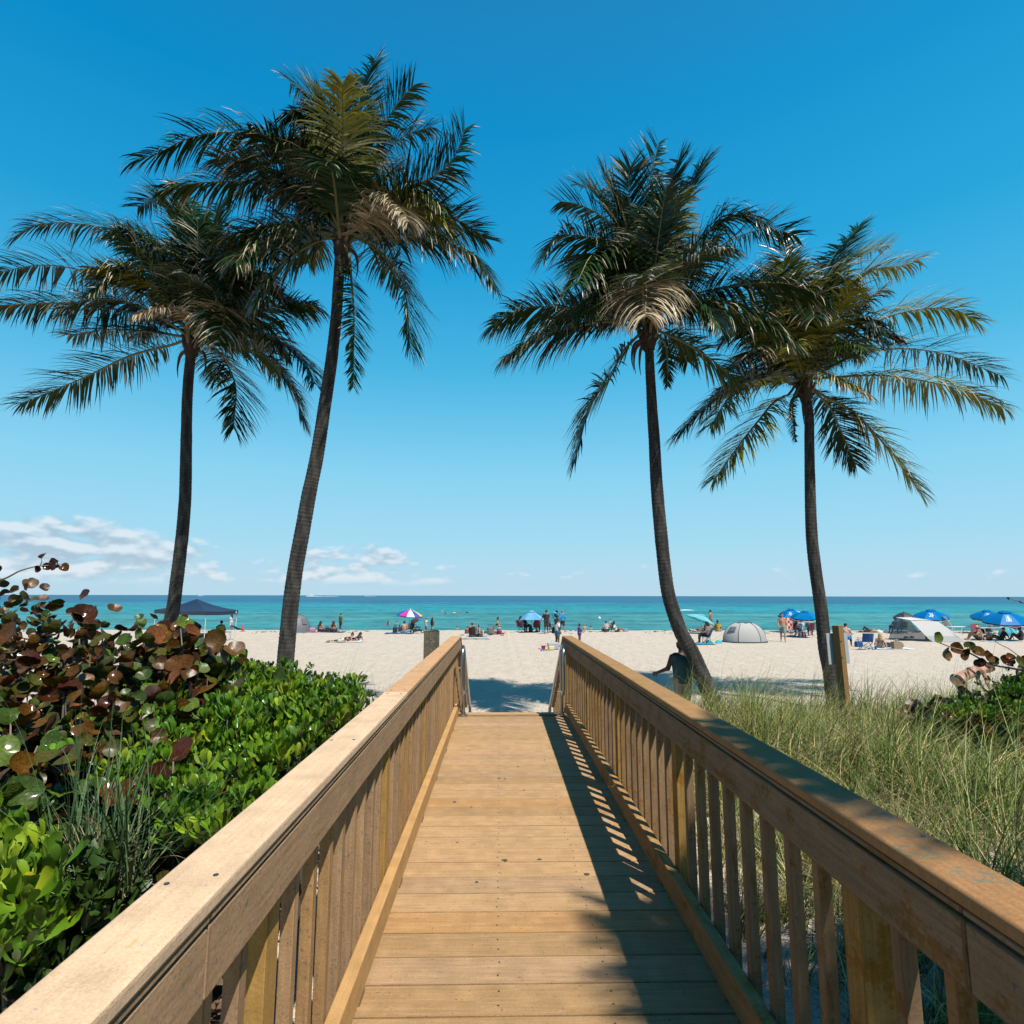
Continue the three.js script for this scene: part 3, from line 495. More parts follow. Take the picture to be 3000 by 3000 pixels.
palm('rightmost palm with yellowish wind-combed crown, behind the blank sign', -15.5,
  [[2363, 1170], [2370, 1216], [2371, 1304], [2374, 1449], [2378, 1566], [2388, 1663], [2399, 1740], [2407, 1799], [2412, 1850], [2419, 1910], [2431, 1967], [2438, 2022]], [0.115, 0.12, 0.125, 0.13, 0.138, 0.145, 0.15, 0.155, 0.16, 0.165, 0.175, 0.19, 0.21], [2352, 1112],
  [[[2386, 1084], [2490, 981], [2593, 931], [2697, 906], [2790, 905], [2860, 940], { dz: 0.8, droop: 0.75, yellow: 1, thin: 1 }],
   [[2411, 1089], [2490, 1047], [2614, 1022], [2759, 1035], [2935, 1100], { dz: -0.3, droop: 0.5 }],
   [[2453, 1105], [2573, 1099], [2738, 1122], [2842, 1151], [2947, 1198], { dz: 0.7, droop: 0.95, tips: 0.6, yellow: 1 }],
   [[2375, 1100], [2399, 1092], [2457, 1110], [2550, 1162], { dz: 2.0, dry: 0.7, droop: 1.1, leaf: 0.95, yellow: 1 }],
   [[2399, 1151], [2490, 1200], [2564, 1271], [2614, 1329], [2697, 1444], { dz: 0.5, droop: 0.45, tips: 0.5, yellow: 1 }],
   [[2390, 1150], [2430, 1190], [2460, 1254], [2507, 1360], { dz: -0.4, droop: 0.4 }],
   [[2312, 1155], [2270, 1176], [2225, 1229], [2160, 1310], [2092, 1405], { dz: 0.4, droop: 0.5, yellow: 1 }],
   [[2324, 1130], [2275, 1099], [2200, 1107], [2120, 1150], [1982, 1273], { dz: 0.2, droop: 0.6 }],
   [[2320, 1120], [2250, 1110], [2150, 1150], [2080, 1250], { dz: 1.2, droop: 0.7, yellow: 1 }],
   [[2330, 1150], [2322, 1190], [2324, 1240], [2329, 1292], { dz: 0.3, droop: 0.2, leaf: 0.4 }],
   [[2355, 1050], [2366, 950], [2378, 880], [2385, 930], { dz: 1.8, droop: 0.8 }],
   [[2370, 1000], [2395, 850], [2448, 811], [2500, 822], [2530, 860], { dz: 0.9, droop: 0.85, yellow: 1, thin: 1 }],
   [[2365, 960], [2400, 830], [2450, 740], [2517, 664], { dz: -0.6, droop: 0.3 }],
   [[2400, 980], [2515, 819], [2573, 785], [2635, 780], [2692, 762], { dz: 0.3, droop: 0.6, yellow: 1, thin: 1 }],
   [[2380, 960], [2430, 820], [2500, 760], [2600, 720], { dz: -0.8, droop: 0.3, yellow: 1 }],
   [[2340, 980], [2320, 850], [2305, 760], [2298, 690], { dz: -0.4, droop: 0.3 }],
   [[2330, 1040], [2260, 960], [2190, 940], [2130, 985], { dz: 0.9, droop: 0.8 }],
   [[2325, 1070], [2260, 1020], [2200, 1030], [2150, 1080], { dz: 1.5, droop: 0.9, dry: 0.3 }],
   [[2400, 1060], [2460, 960], [2530, 930], [2580, 990], { dz: 1.5, droop: 0.8 }],
   [[2335, 1000], [2280, 890], [2220, 830], [2160, 830], { dz: -0.6, droop: 0.4 }]],
  [[10, 0.9, 1.4, 2.5, 3.2, 0.4], [8, 0.45, 0.85, 2.3, 2.9, 0.75]]);
{ // the palm behind the photographer's right shoulder whose crown dapples the right railing
  const t = thing('coconut_palm', 'palm standing behind and to the right of the boardwalk', 'palm tree', [5.6, landY(5.6, 3.9), 3.9]), h = V(4.32, 7.4, 2.5);
  trunk(t, [h, V(4.35, 5.5, 2.8), V(5.1, 2.8, 3.5), V(5.6, -0.4, 3.9)], [0.13, 0.14, 0.16, 0.2]);
  for (const [n, e0, e1, l0, l1, s] of [[8, -0.1, 0.25, 2.3, 2.8, 0.7], [6, 0.3, 0.7, 2.3, 2.8, 0.8], [3, 0.8, 1.3, 2.2, 2.7, 0.5]]) for (let i = 0; i < n; i++) frond(t, natural(h, (i % 2) * Math.PI + 0.5 * Math.sin(i * 2.4) + rr(-0.2, 0.2), rr(e0, e1), rr(l0, l1), s), { droop: 0.6, gaps: 0.1, leaf: 0.85 });
}
// ---------------------------------------------------------------- shrubs and grass
rnd = mulberry(501);
const M4 = new THREE.Matrix4(), Q = new THREE.Quaternion();
function facing(dir, spin) { const q = new THREE.Quaternion().setFromUnitVectors(UP, dir.clone().normalize()); return q.multiply(new THREE.Quaternion().setFromAxisAngle(UP, spin)); }
const inPoly = (x, y, P) => { let c = false; for (let i = 0, j = P.length - 1; i < P.length; j = i++) if ((P[i][1] > y) !== (P[j][1] > y) && x < (P[j][0] - P[i][0]) * (y - P[i][1]) / (P[j][1] - P[i][1]) + P[i][0]) c = !c; return c; };
const curveAt = (t, x) => { let i = 0; while (i < t.length - 2 && x > t[i + 1][0]) i++; return lerp(t[i][1], t[i + 1][1], clamp((x - t[i][0]) / (t[i + 1][0] - t[i][0]), 0, 1)); };
// round leathery leaf: heart-shaped foot, cupped, wavy rim; lies in the xz plane, stalk at the origin, tip along +z
function roundLeaf(seed, cup, fold) {
  const g = new GB(), r = mulberry(seed), ph = r() * 6, S = 20, rings = [0, 0.3, 0.62, 0.86, 1];
  const c0 = g.v(V(0, 0.01, 0.5), null, 0.5, 0.5);
  for (let k = 1; k < rings.length; k++) for (let j = 0; j < S; j++) {
    const a = j / S * 2 * Math.PI, rim = 0.52 * (1 - 0.28 * Math.exp(-((Math.atan2(Math.sin(a + Math.PI), Math.cos(a + Math.PI)) / 0.33) ** 2))) * (1 + 0.035 * Math.sin(a * 3 + ph)), q = rings[k] * rim;
    const x = Math.sin(a) * q * 1.06, z = 0.5 + Math.cos(a) * q, y = cup * (rings[k] ** 2) * 0.16 + fold * Math.abs(x) * 0.7 + 0.035 * rings[k] ** 3 * Math.sin(a * 4 + ph * 2) - 0.02 * Math.cos(x * 26) * (1 - rings[k] * 0.5) * 0.6;
    g.v(V(x, y, z), null, 0.5 + Math.sin(a) * rings[k] * 0.49, 0.5 + Math.cos(a) * rings[k] * 0.49);
  }
  for (let j = 0; j < S; j++) g.t(c0, 1 + j, 1 + (j + 1) % S);
  for (let k = 0; k + 2 < rings.length; k++) for (let j = 0; j < S; j++) { const a = 1 + k * S + j, b = 1 + k * S + (j + 1) % S; g.q(a, a + S, b + S, b); }
  return g.geo();
}
const veinT = (() => { const a = tile(88), N = 256; const h = (x, y) => { const u = x / N - 0.5, v = y / N; let m = Math.exp(-((u / 0.012) ** 2)); for (const k of [0.06, 0.2, 0.36, 0.52, 0.68, 0.82]) { const d = v - k - Math.abs(u) * 0.75; m = Math.max(m, 0.75 * Math.exp(-((d / 0.010) ** 2)) * (Math.abs(u) > 0.005 ? 1 : 0)); } return m; };
  return [dataTex(N, N, (x, y) => { const m = h(x, y), b = a(x / 22, y / 22, 11, 11), s = a(x / 5, y / 5, 51, 51), q = 0.78 + 0.22 * (b - 0.5) + 0.12 * (s - 0.5); return [q + 0.22 * m, q + 0.24 * m, q + 0.12 * m]; }), dataTex(N, N, (x, y) => { const m = h(x, y), q = 0.5 + 0.35 * m + 0.3 * (a(x / 16, y / 16, 16, 16) - 0.5); return [q, q, q]; }, false)]; })();
const grape = [[0.15, 0.060, 0.009], [0.088, 0.025, 0.009], [0.21, 0.095, 0.011], [0.12, 0.115, 0.015], [0.075, 0.135, 0.018], [0.16, 0.24, 0.035], [0.30, 0.10, 0.03]].map(([r, g, b]) => phy(r * 1.0, g * 1.0, b * 0.9, 0.42, { map: veinT[0], bumpMap: veinT[1], bumpScale: 0.006, side: THREE.DoubleSide, clearcoat: 0.28, clearcoatRoughness: 0.14, specularIntensity: 0.12 }));
const roundG = [roundLeaf(1, 1, 0), roundLeaf(2, -0.8, 0.1), roundLeaf(3, 0.7, 0.35), roundLeaf(4, 1.6, 0.1), roundLeaf(5, 0.3, 0.6), roundLeaf(6, -1.3, 0.8), roundLeaf(7, 2.2, 0.4)];
const stemM = std(0.25, 0.19, 0.145, 0.85), stemDark = std(0.10, 0.075, 0.055, 0.9);
function grapeLeaf(t, p, n, size, mat) { const m = obj('leaf', pick(roundG), mat, t); m.position.copy(p).sub(t.position); m.quaternion.copy(facing(n, rr(0, 6.28))); m.scale.set(size * rr(0.85, 1.15), size, size * rr(0.85, 1.15)); return m; }
function fill(name, parent, geo, mats, colors, mat) { // many copies as one part, for the inner leaves that nobody could count
  const m = new THREE.InstancedMesh(geo, mat, mats.length); m.name = name; mats.forEach((x, i) => { m.setMatrixAt(i, x); if (colors) m.setColorAt(i, colors[i]); }); m.castShadow = m.receiveShadow = true; m.userData.kind = 'stuff'; parent.add(m); return m;
}
const grapeWhite = phy(1, 1, 1, 0.45, { map: veinT[0], side: THREE.DoubleSide });
// a place in the photograph and a depth become a leaf's place; depth follows the canopy and varies
function grapeShrub(label, poly, depth, count, size, weights, foot, up = 0.75) {
  const c = atZ(...foot, -depth(foot[0], foot[1])), t = thing('sea_grape_shrub', label, 'shrub', [c.x, landY(c.x, c.z), c.z]);
  const xs = poly.map((p) => p[0]), ys = poly.map((p) => p[1]), tips = [], inner = [], cols = [];
  const mw = weights.flatMap((w, i) => Array(w).fill(i));
  let guard = 0;
  while (tips.length < count && guard++ < 1e5) {
    const x = rr(Math.min(...xs), Math.max(...xs)), y = rr(Math.min(...ys), Math.max(...ys)); if (!inPoly(x, y, poly)) continue;
    const z = -(depth(x, y) + rr(-0.3, 0.3)), p = atZ(x, y, z); if (p.x > -0.95 && p.x < 1.3) continue;
    tips.push(p); const n = V(rr(-1, 1), rr(0.1, 1) * up + 0.3, rr(-0.5, 0.8)).normalize();
    grapeLeaf(t, p, n, size * rr(0.6, 1.25) * (rnd() < 0.05 ? 1.6 : 1), grape[pick(mw)]);
  }
  for (let i = 0; i < count * 6; i++) { const p = pick(tips).clone().add(V(rr(-0.25, 0.25), rr(-0.5, 0.01), rr(-0.7, 0.05))); if (p.x > -0.95 && p.x < 1.3) continue; M4.compose(p.sub(t.position), facing(V(rr(-1, 1), rr(0, 1), rr(-1, 1)), rr(0, 6)), V(1, 1, 1).multiplyScalar(size * rr(0.6, 1.1))); inner.push(M4.clone()); const k = grape[pick(mw)].color; cols.push(new THREE.Color(k.r * 0.9, k.g * 0.9, k.b * 0.9)); }
  fill('foliage', t, roundG[2], inner, cols, grapeWhite);
  for (let i = 0; i < 26; i++) { const e = pick(tips).clone().sub(t.position), m = e.clone().multiplyScalar(0.55).add(V(rr(-0.2, 0.2), rr(-0.35, -0.1), rr(-0.2, 0.2))); obj('branch', tube([V(rr(-0.15, 0.15), -0.1, rr(-0.15, 0.15)), m, e], rr(0.012, 0.02), 0.004, 5, 8), rnd() < 0.5 ? stemM : stemDark, t); }
  t.userData.tips = undefined; delete t.userData.tips;
  return t;
}
function twig(t, pts, r0, leaves, mats) { // a bare twig that ends in leaves; pts are world places, leaves [along, size, offset]
  const w = pts.map((p) => p.clone().sub(t.position)), c = new THREE.CatmullRomCurve3(w); obj('branch', tube(w, r0, r0 * 0.4, 6, 24), stemM, t);
  for (const [s, size, dx = 0, dy = 0, mi] of leaves) { const p = c.getPointAt(s).add(t.position).add(V(dx, dy, rr(-0.04, 0.04))); const l = grapeLeaf(t, p, V(rr(-0.6, 0.6), rr(-0.2, 0.7), rr(0.5, 1)), size, grape[mi ?? pick(mats)]); l.position.add(V(0, -size * 0.3, 0)); }
}
const dGrape = (x, y) => curveAt([[1650, 4.6], [1800, 4.4], [1950, 4.0], [2100, 3.4], [2300, 2.8], [2600, 2.2]], y) + (x > 350 ? (x - 350) * 0.0016 : 0);
const ga = grapeShrub('tall sea grape shrub with glossy bronze leaves at the left edge', [[-260, 1640], [0, 1700], [60, 1760], [130, 1745], [230, 1790], [225, 1830], [300, 1812], [330, 1870], [410, 1830], [415, 1900], [370, 1990], [430, 2060], [330, 2180], [240, 2250], [120, 2300], [-260, 2420]], dGrape, 299, 0.098, [7, 5, 3, 7, 5, 2, 1], [60, 2300]);
twig(ga, [atZ(-120, 1720, -4.5), atZ(8, 1697, -4.3), atZ(60, 1672, -4.2), atZ(105, 1659, -4.15)], 0.011, []);
twig(ga, [atZ(105, 1659, -4.15), atZ(117, 1657, -4.15), atZ(122, 1645, -4.15), atZ(121, 1636, -4.15)], 0.005, [[1, 0.055, 0, 0.02, 1]]);
twig(ga, [atZ(105, 1659, -4.15), atZ(130, 1657, -4.15), atZ(160, 1656, -4.15), atZ(188, 1651, -4.15)], 0.005, [[0.1, 0.045, 0, 0, 1], [0.25, 0.05, 0, 0, 1], [0.4, 0.05, 0, 0.01, 1], [0.55, 0.05, 0, 0, 1], [0.75, 0.06, 0, 0.01, 1], [0.9, 0.075, 0, 0.02, 1], [1, 0.06, 0, 0.01, 0]]);
const gb = grapeShrub('lower sea grape shrub whose brown sprays cross the leftmost palm trunk', [[380, 1960], [460, 1880], [530, 1840], [560, 1905], [600, 1905], [620, 1960], [590, 2060], [520, 2090], [420, 2080]], (x, y) => curveAt([[1830, 4.7], [1960, 4.5], [2090, 3.9]], y), 60, 0.15, [7, 3, 3, 4, 4, 2, 1], [470, 2080]);
twig(gb, [atZ(398, 1955, -4.6), atZ(450, 1905, -4.6), atZ(490, 1870, -4.6), atZ(512, 1845, -4.6)], 0.009, [[0.5, 0.12, -0.03, 0, 0], [0.65, 0.17, 0.02, 0, 0], [0.85, 0.14, -0.05, 0, 1], [1, 0.15, -0.03, 0.06, 2], [1, 0.12, 0.07, 0.05, 2], [0.7, 0.1, -0.12, -0.03, 6]]);

// beach naupaka: fleshy spoon leaves in rosettes at the shoot ends
function rosette(seed, n) {
  const r = mulberry(seed), g = new GB();
  for (let i = 0; i < n; i++) {
    const az = i * 2.4 + r() * 0.4, t = i / n, open = lerp(0.25, 1.15, t) + (r() - 0.5) * 0.2, L = lerp(0.075, 0.13, Math.min(1, t * 1.5)) * (0.85 + 0.3 * r()), W = L * 0.165, d = V(Math.sin(az) * Math.sin(open), Math.cos(open), Math.cos(az) * Math.sin(open)), s = V(Math.cos(az), 0, -Math.sin(az)), up = V(0, 0, 0).crossVectors(s, d);
    const k = 0.8 + 0.4 * r(), yl = r() < 0.12 ? 1 : 0, c = yl ? [1.9 * k, 1.25 * k, 1 * k] : [k * (0.9 + 0.2 * r()), k, k]; let prev = null;
    const prof = [[0, 0.16], [0.3, 0.42], [0.6, 0.9], [0.8, 1], [0.93, 0.72], [1, 0.1]], p = d.clone().multiplyScalar(0.008).add(V(0, -t * 0.035, 0)), dir = d.clone();
    for (let j = 0; j < prof.length; j++) {
      const w = W * prof[j][1]; if (j) { dir.addScaledVector(up, -0.16 - 0.1 * r()).normalize(); p.addScaledVector(dir, (prof[j][0] - prof[j - 1][0]) * L); }
      const nrm = V(0, 0, 0).crossVectors(dir, s), a = g.v(p.clone().addScaledVector(s, w).addScaledVector(nrm, -w * 0.28), c), m = g.v(p.clone(), c), b = g.v(p.clone().addScaledVector(s, -w).addScaledVector(nrm, -w * 0.28), c);
      if (prev) { g.q(prev[0], a, m, prev[1]); g.q(prev[1], m, b, prev[2]); } prev = [a, m, b];
    }
  }
  return g.geo();
}
const rosG = [rosette(1, 9), rosette(2, 11), rosette(3, 8), rosette(4, 10), rosette(5, 12), rosette(6, 9)];
const naup = [[0.14, 0.29, 0.012], [0.18, 0.33, 0.014], [0.10, 0.23, 0.012], [0.27, 0.40, 0.016], [0.075, 0.18, 0.012], [0.14, 0.30, 0.02], [0.36, 0.42, 0.02]].map(([r, g, b]) => phy(r, g, b, 0.4, { vertexColors: true, side: THREE.DoubleSide, clearcoat: 0.3, clearcoatRoughness: 0.3 }));
const naupWhite = phy(1, 1, 1, 0.4, { vertexColors: true, side: THREE.DoubleSide, clearcoat: 0.3, clearcoatRoughness: 0.3 });
function naupaka(label, poly, depth, count, size, foot, minX = -0.98) {
  const c = atZ(...foot, -depth(foot[0], foot[1])), t = thing('naupaka_shrub', label, 'shrub', [c.x, landY(c.x, c.z), c.z]), xs = poly.map((p) => p[0]), ys = poly.map((p) => p[1]), tips = [], inner = [], cols = [];
  let guard = 0; const more = Math.round(count * 2.2), outer = [], oc = []; const ok = (p) => p.x < minX || p.x > 1.3;
  const rr0 = [];
  while (tips.length < count + more && guard++ < 6e4) {
    const x = rr(Math.min(...xs), Math.max(...xs)), y = rr(Math.min(...ys), Math.max(...ys)); if (!inPoly(x, y, poly)) continue;
    const p = atZ(x, y, -(depth(x, y) + rr(-0.2, 0.2))); if (!ok(p)) continue; p.y += 0.13 * n2(p.x * 1.9, p.z * 1.9 + 7) + rr(-0.05, 0.05) + (rnd() < 0.05 ? 0.07 : 0); if (n2(p.x * 2.6 + 30, p.z * 2.6) < -0.52) continue;
    let near = false; for (const q of tips) if (q.distanceToSquared(p) < 0.0026 * size * size / 0.4) { near = true; break; } if (near) continue;
    tips.push(p);
  }
  tips.sort((a, b) => b.z - a.z).forEach((p, i) => { const q = facing(V(rr(-0.6, 0.6), 1, rr(-0.15, 0.8)), rr(0, 6.28)), s = size * rr(0.6, 1.3), mt = naup[Math.floor(rnd() * (rnd() < 0.15 ? 7 : 6))]; if (i < count) { const m = obj('leaf_cluster', pick(rosG), mt, t); m.position.copy(p).sub(t.position); m.quaternion.copy(q); m.scale.setScalar(s); } else { outer.push(new THREE.Matrix4().compose(p.clone().sub(t.position), q, V(s, s, s))); oc.push(mt.color.clone()); } });
  if (outer.length) fill('leaf_clusters', t, rosG[3], outer, oc, naupWhite);
  for (let i = 0; i < count * 8; i++) { const p = pick(tips).clone().add(V(rr(-0.16, 0.16), i % 9 ? rr(-0.5, -0.08) : rr(-0.08, -0.01), rr(-0.45, 0.02))); if (!ok(p)) continue; M4.compose(p.sub(t.position), facing(V(rr(-1, 1), 0.8, rr(-0.8, 1)), rr(0, 6)), V(1, 1, 1).multiplyScalar(size * rr(0.7, 1.1))); inner.push(M4.clone()); cols.push(new THREE.Color(0.035, 0.08, 0.007)); }  // inner leaves coloured much darker: shade inside the bush painted in
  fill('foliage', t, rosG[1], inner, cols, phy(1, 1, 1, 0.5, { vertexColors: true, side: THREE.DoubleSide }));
  for (let i = 0; i < 40; i++) { const e = pick(tips).clone().sub(t.position).add(V(0, -0.03, 0)), b = e.clone().multiplyScalar(0.7).setY(-0.05).add(V(rr(-0.2, 0.2), 0, rr(-0.2, 0.2))); obj('stem', tube([b, b.clone().lerp(e, 0.5).add(V(rr(-0.1, 0.1), 0.05, rr(-0.1, 0.1))), e], 0.009, 0.005, 5, 6), rnd() < 0.6 ? stemM : stemDark, t); }
  return t;
}
const dN = (x, y) => curveAt([[1940, 5.9], [1980, 5.5], [2050, 4.7], [2120, 4.1], [2250, 3.4], [2450, 2.7], [2620, 2.1]], y);
naupaka('bright green naupaka hedge along the left railing in front of the leaning palm', [[600, 1962], [690, 1960], [778, 1958], [850, 1975], [881, 1985], [915, 2010], [1006, 2010], [1055, 2060], [1062, 2080], [840, 2260], [600, 2460], [560, 2300], [560, 2100]], dN, 300, 0.66, [800, 2200]);
naupaka('green naupaka clump mixed with bronze round leaves, between sea grape and hedge', [[390, 1960], [480, 1945], [600, 1962], [560, 2100], [560, 2300], [600, 2460], [430, 2380], [330, 2330], [200, 2300], [180, 2200], [280, 2120], [380, 2030]], dN, 260, 0.66, [420, 2250]);
naupaka('large-leaved naupaka sprig in the lower left corner', [[-120, 2480], [60, 2500], [150, 2540], [170, 2640], [120, 2760], [-120, 2800]], (x, y) => curveAt([[2480, 2.6], [2640, 2.3], [2800, 2.0]], y), 60, 0.86, [20, 2650]);
grapeShrub('scattered brown and green sea grape leaves low among the naupaka', [[120, 2220], [420, 2060], [640, 2060], [600, 2260], [480, 2330], [300, 2360], [150, 2420], [0, 2440], [0, 2300]], (x, y) => dN(x, y) - 0.12, 74, 0.13, [5, 2, 3, 5, 6, 3, 1], [260, 2380]);

// right of the walk: naupaka and sea grape at the edge of the frame
const dR = (x, y) => curveAt([[1960, 6.7], [2000, 6.4], [2060, 6.0], [2130, 5.4]], y);
naupaka('low naupaka bush in front of the bending person at the right edge', [[2735, 2078], [2770, 2074], [2830, 2080], [2900, 2062], [2960, 2030], [3010, 2000], [3120, 1980], [3120, 2150], [2900, 2130], [2760, 2100]], dR, 130, 0.62, [2880, 2090]);
const gr = grapeShrub('sea grape bush with long drooping twigs at the right edge of the frame', [[2750, 2085], [2860, 2080], [2950, 2044], [3000, 2010], [3150, 1970], [3150, 2180], [2990, 2160], [2850, 2130], [2770, 2110]], dR, 190, 0.105, [4, 2, 2, 6, 6, 1, 0], [2960, 2110], 0.6);
twig(gr, [atZ(3120, 1955, -5.9), atZ(3000, 1964, -5.9), atZ(2960, 1957, -5.9), atZ(2905, 1947, -5.9), atZ(2868, 1928, -5.9), atZ(2830, 1908, -5.9), atZ(2792, 1898, -5.9), atZ(2745, 1880, -5.9)], 0.014, [[0.99, 0.12, -0.02, 0.02, 5], [0.96, 0.12, 0, -0.01, 2], [0.9, 0.13, 0.01, 0.02, 0], [0.83, 0.10, 0, 0, 0], [0.75, 0.1, 0, 0.05, 3], [0.69, 0.1, 0, 0.01, 1], [0.64, 0.11, 0.01, 0.09, 2], [0.6, 0.08, 0, 0.05, 2], [0.55, 0.10, -0.02, 0.06, 1], [0.5, 0.10, 0, 0.08, 4], [0.47, 0.08, 0.02, 0.1, 6], [0.34, 0.07, 0.02, 0.05, 2], [0.3, 0.09, 0, -0.05, 3], [0.25, 0.1, 0, 0.06, 0]]);
twig(gr, [atZ(3120, 1945, -6.2), atZ(3000, 1930, -6.2), atZ(2955, 1900, -6.2), atZ(2930, 1888, -6.2), atZ(2905, 1870, -6.2)], 0.008, [[1, 0.04, 0, 0, 2], [0.6, 0.13, 0.05, 0.02, 4], [0.55, 0.13, -0.08, -0.05, 1], [0.45, 0.14, 0.1, 0.02, 4], [0.4, 0.11, 0, -0.1, 0], [0.3, 0.1, 0, -0.12, 2], [0.35, 0.09, -0.1, -0.14, 3]]);
twig(gr, [atZ(3120, 1790, -5.6), atZ(3020, 1775, -5.6), atZ(2990, 1762, -5.6), atZ(2964, 1756, -5.6)], 0.010, [[1, 0.03, 0, 0, 1], [0.9, 0.03, 0, 0, 1], [0.75, 0.10, 0.02, -0.06, 0], [0.6, 0.12, 0, -0.09, 2]]);

// grass
function tuft(seed, n, L0, L1, lean, w, dry) {
  const r = mulberry(seed), g = new GB(), q = (a, b) => a + (b - a) * r();
  for (let i = 0; i < n; i++) {
    const az = q(0, 6.283), L = q(L0, L1), d = V(Math.sin(az) * q(0.05, 0.5) + lean * q(0.1, 1), 1, Math.cos(az) * q(0.05, 0.5)).normalize(), p = V(q(-0.05, 0.05), -0.03, q(-0.05, 0.05)), s = V(Math.cos(az + q(-1, 1)), 0, -Math.sin(az + q(-1, 1))).normalize(), bend = q(0.05, 0.5), isDry = r() < dry, k = q(0.7, 1.3);
    const c = isDry ? [0.66 * k, 0.50 * k, 0.235 * k] : [0.12 * k, 0.215 * k, 0.028 * k], tip = isDry ? c : r() < 0.35 ? [0.46 * k, 0.37 * k, 0.16 * k] : [0.20 * k, 0.24 * k, 0.055 * k], N = 7; let prev = null; const ww = w * q(0.6, 1.2);
    for (let j = 0; j <= N; j++) {
      const t = j / N, wd = ww * (t < 0.3 ? 1 : 1 - (t - 0.3) / 0.72), cc = c.map((x, m) => lerp(x, tip[m], t * t)), a = g.v(p.clone().addScaledVector(s, wd), cc), b = g.v(p.clone().addScaledVector(s, -wd), cc);
      if (prev) g.q(prev[0], prev[1], b, a); prev = [a, b]; p.addScaledVector(d, L / N); d.y -= bend * (0.25 + t); d.x += lean * 0.08; d.normalize();
    }
  }
  return g.geo();
}
const grassM = new THREE.MeshPhysicalMaterial({ vertexColors: true, roughness: 0.55, side: THREE.DoubleSide, specularIntensity: 0.6 });
function scatter(name, label, cat, geos, places) {
  const o = new THREE.Group(); o.name = numbered(name); scene.add(o); setUD(o, label, cat, null, 'stuff');
  geos.forEach((g, k) => { const mine = places.filter((_, i) => i % geos.length === k); if (!mine.length) return; const m = new THREE.InstancedMesh(g, grassM, mine.length); m.name = 'blades'; m.castShadow = m.receiveShadow = true; mine.forEach(([x, z, s, tint = 1], i) => { M4.compose(V(x, landY(x, z), z), Q.setFromAxisAngle(UP, rr(-0.9, 0.9)), V(s, s * rr(0.85, 1.15), s)); m.setMatrixAt(i, M4); m.setColorAt(i, new THREE.Color(tint * rr(0.85, 1.15), tint * rr(0.9, 1.1), tint * rr(0.8, 1.1))); }); m.userData.kind = 'stuff'; o.add(m); });
}
{
  const P = [], low = [], dryP = [], tall = [];
  for (let i = 0; i < 17000; i++) {
    const z = rr(-9.4, 1.0), x = rr(1.42, 12.5); if (z < -8.4 + 0.8 * n2(x * 0.4, 8) && rnd() < 0.75) continue;
    const bare = Math.hypot((x - 5.9) / 0.9, (z + 8.0) / 0.6) < 1; if (bare) continue;
    const d = n2(x * 0.55, z * 0.55), far = -z / 9;
    const gp = n2(x * 0.8 + 30, z * 0.8), gt = clamp(0.95 + 0.5 * gp, 0.6, 1.5); if (x > 1.6 + rr(0, 0.8) && rnd() < 0.56 + 0.5 * gp) P.push([x, z, rr(0.65, 1.2) * lerp(1, 1.05, far) * (1 + 0.18 * d), gt]);
    if (rnd() < 0.30 - 0.5 * gp) dryP.push([x, z, rr(0.7, 1.15)]);
    if (rnd() < (x < 2.4 || z < -6 ? 0.55 : n2(x * 0.7, z * 0.7 + 50) > 0.25 ? 0.6 : 0.06)) low.push([x, z, rr(0.7, 1.2)]);
  }
  for (let i = 0; i < 120; i++) { const x = rr(1.6, 10.5); tall.push([x, rr(-9.2, -7.2), rr(0.8, 1.15)]); }
  for (let i = 0; i < 26; i++) tall.push([rr(1.55, 3.2), rr(-8.6, -6.6), rr(0.55, 0.85)]);
  for (let i = 0; i < 16; i++) tall.push([rr(-2.2, -1.3), rr(-8.6, -7.4), rr(0.6, 0.95)]);
  scatter('dune_grass', 'tall green and straw dune grass to the right of the boardwalk', 'grass', [tuft(1, 13, 0.35, 0.8, 0.45, 0.0034, 0.12), tuft(2, 12, 0.4, 0.9, 0.75, 0.0032, 0.2), tuft(3, 14, 0.3, 0.7, 0.2, 0.0036, 0.1), tuft(4, 11, 0.42, 0.95, 0.9, 0.003, 0.2), tuft(21, 12, 0.4, 0.85, -0.35, 0.0032, 0.15), tuft(41, 12, 0.45, 0.95, 1.5, 0.0034, 0.15), tuft(42, 11, 0.4, 0.9, -1.0, 0.0032, 0.2)], P);
  scatter('dry_grass', 'matted dead straw between the dune grass', 'grass', [tuft(5, 18, 0.2, 0.5, 0.5, 0.0028, 0.93), tuft(6, 16, 0.2, 0.6, -0.4, 0.0026, 0.95), tuft(7, 16, 0.25, 0.55, 0.9, 0.0026, 0.9), tuft(31, 14, 0.5, 0.95, -1.3, 0.0028, 0.55)], dryP);
  scatter('low_grass', 'short fresh green grass at the foot of the railing and dune', 'grass', [tuft(8, 16, 0.1, 0.28, 0.1, 0.004, 0.04), tuft(9, 14, 0.12, 0.3, 0.3, 0.0045, 0.05)], low);
  scatter('sea_oats', 'thin tall grass stalks standing out against the sand', 'grass', [tuft(10, 7, 0.7, 1.15, 0.5, 0.0028, 0.2), tuft(12, 6, 0.6, 1.05, 0.25, 0.0028, 0.15), tuft(11, 6, 0.7, 1.1, 0.8, 0.0026, 0.3)], tall);
}
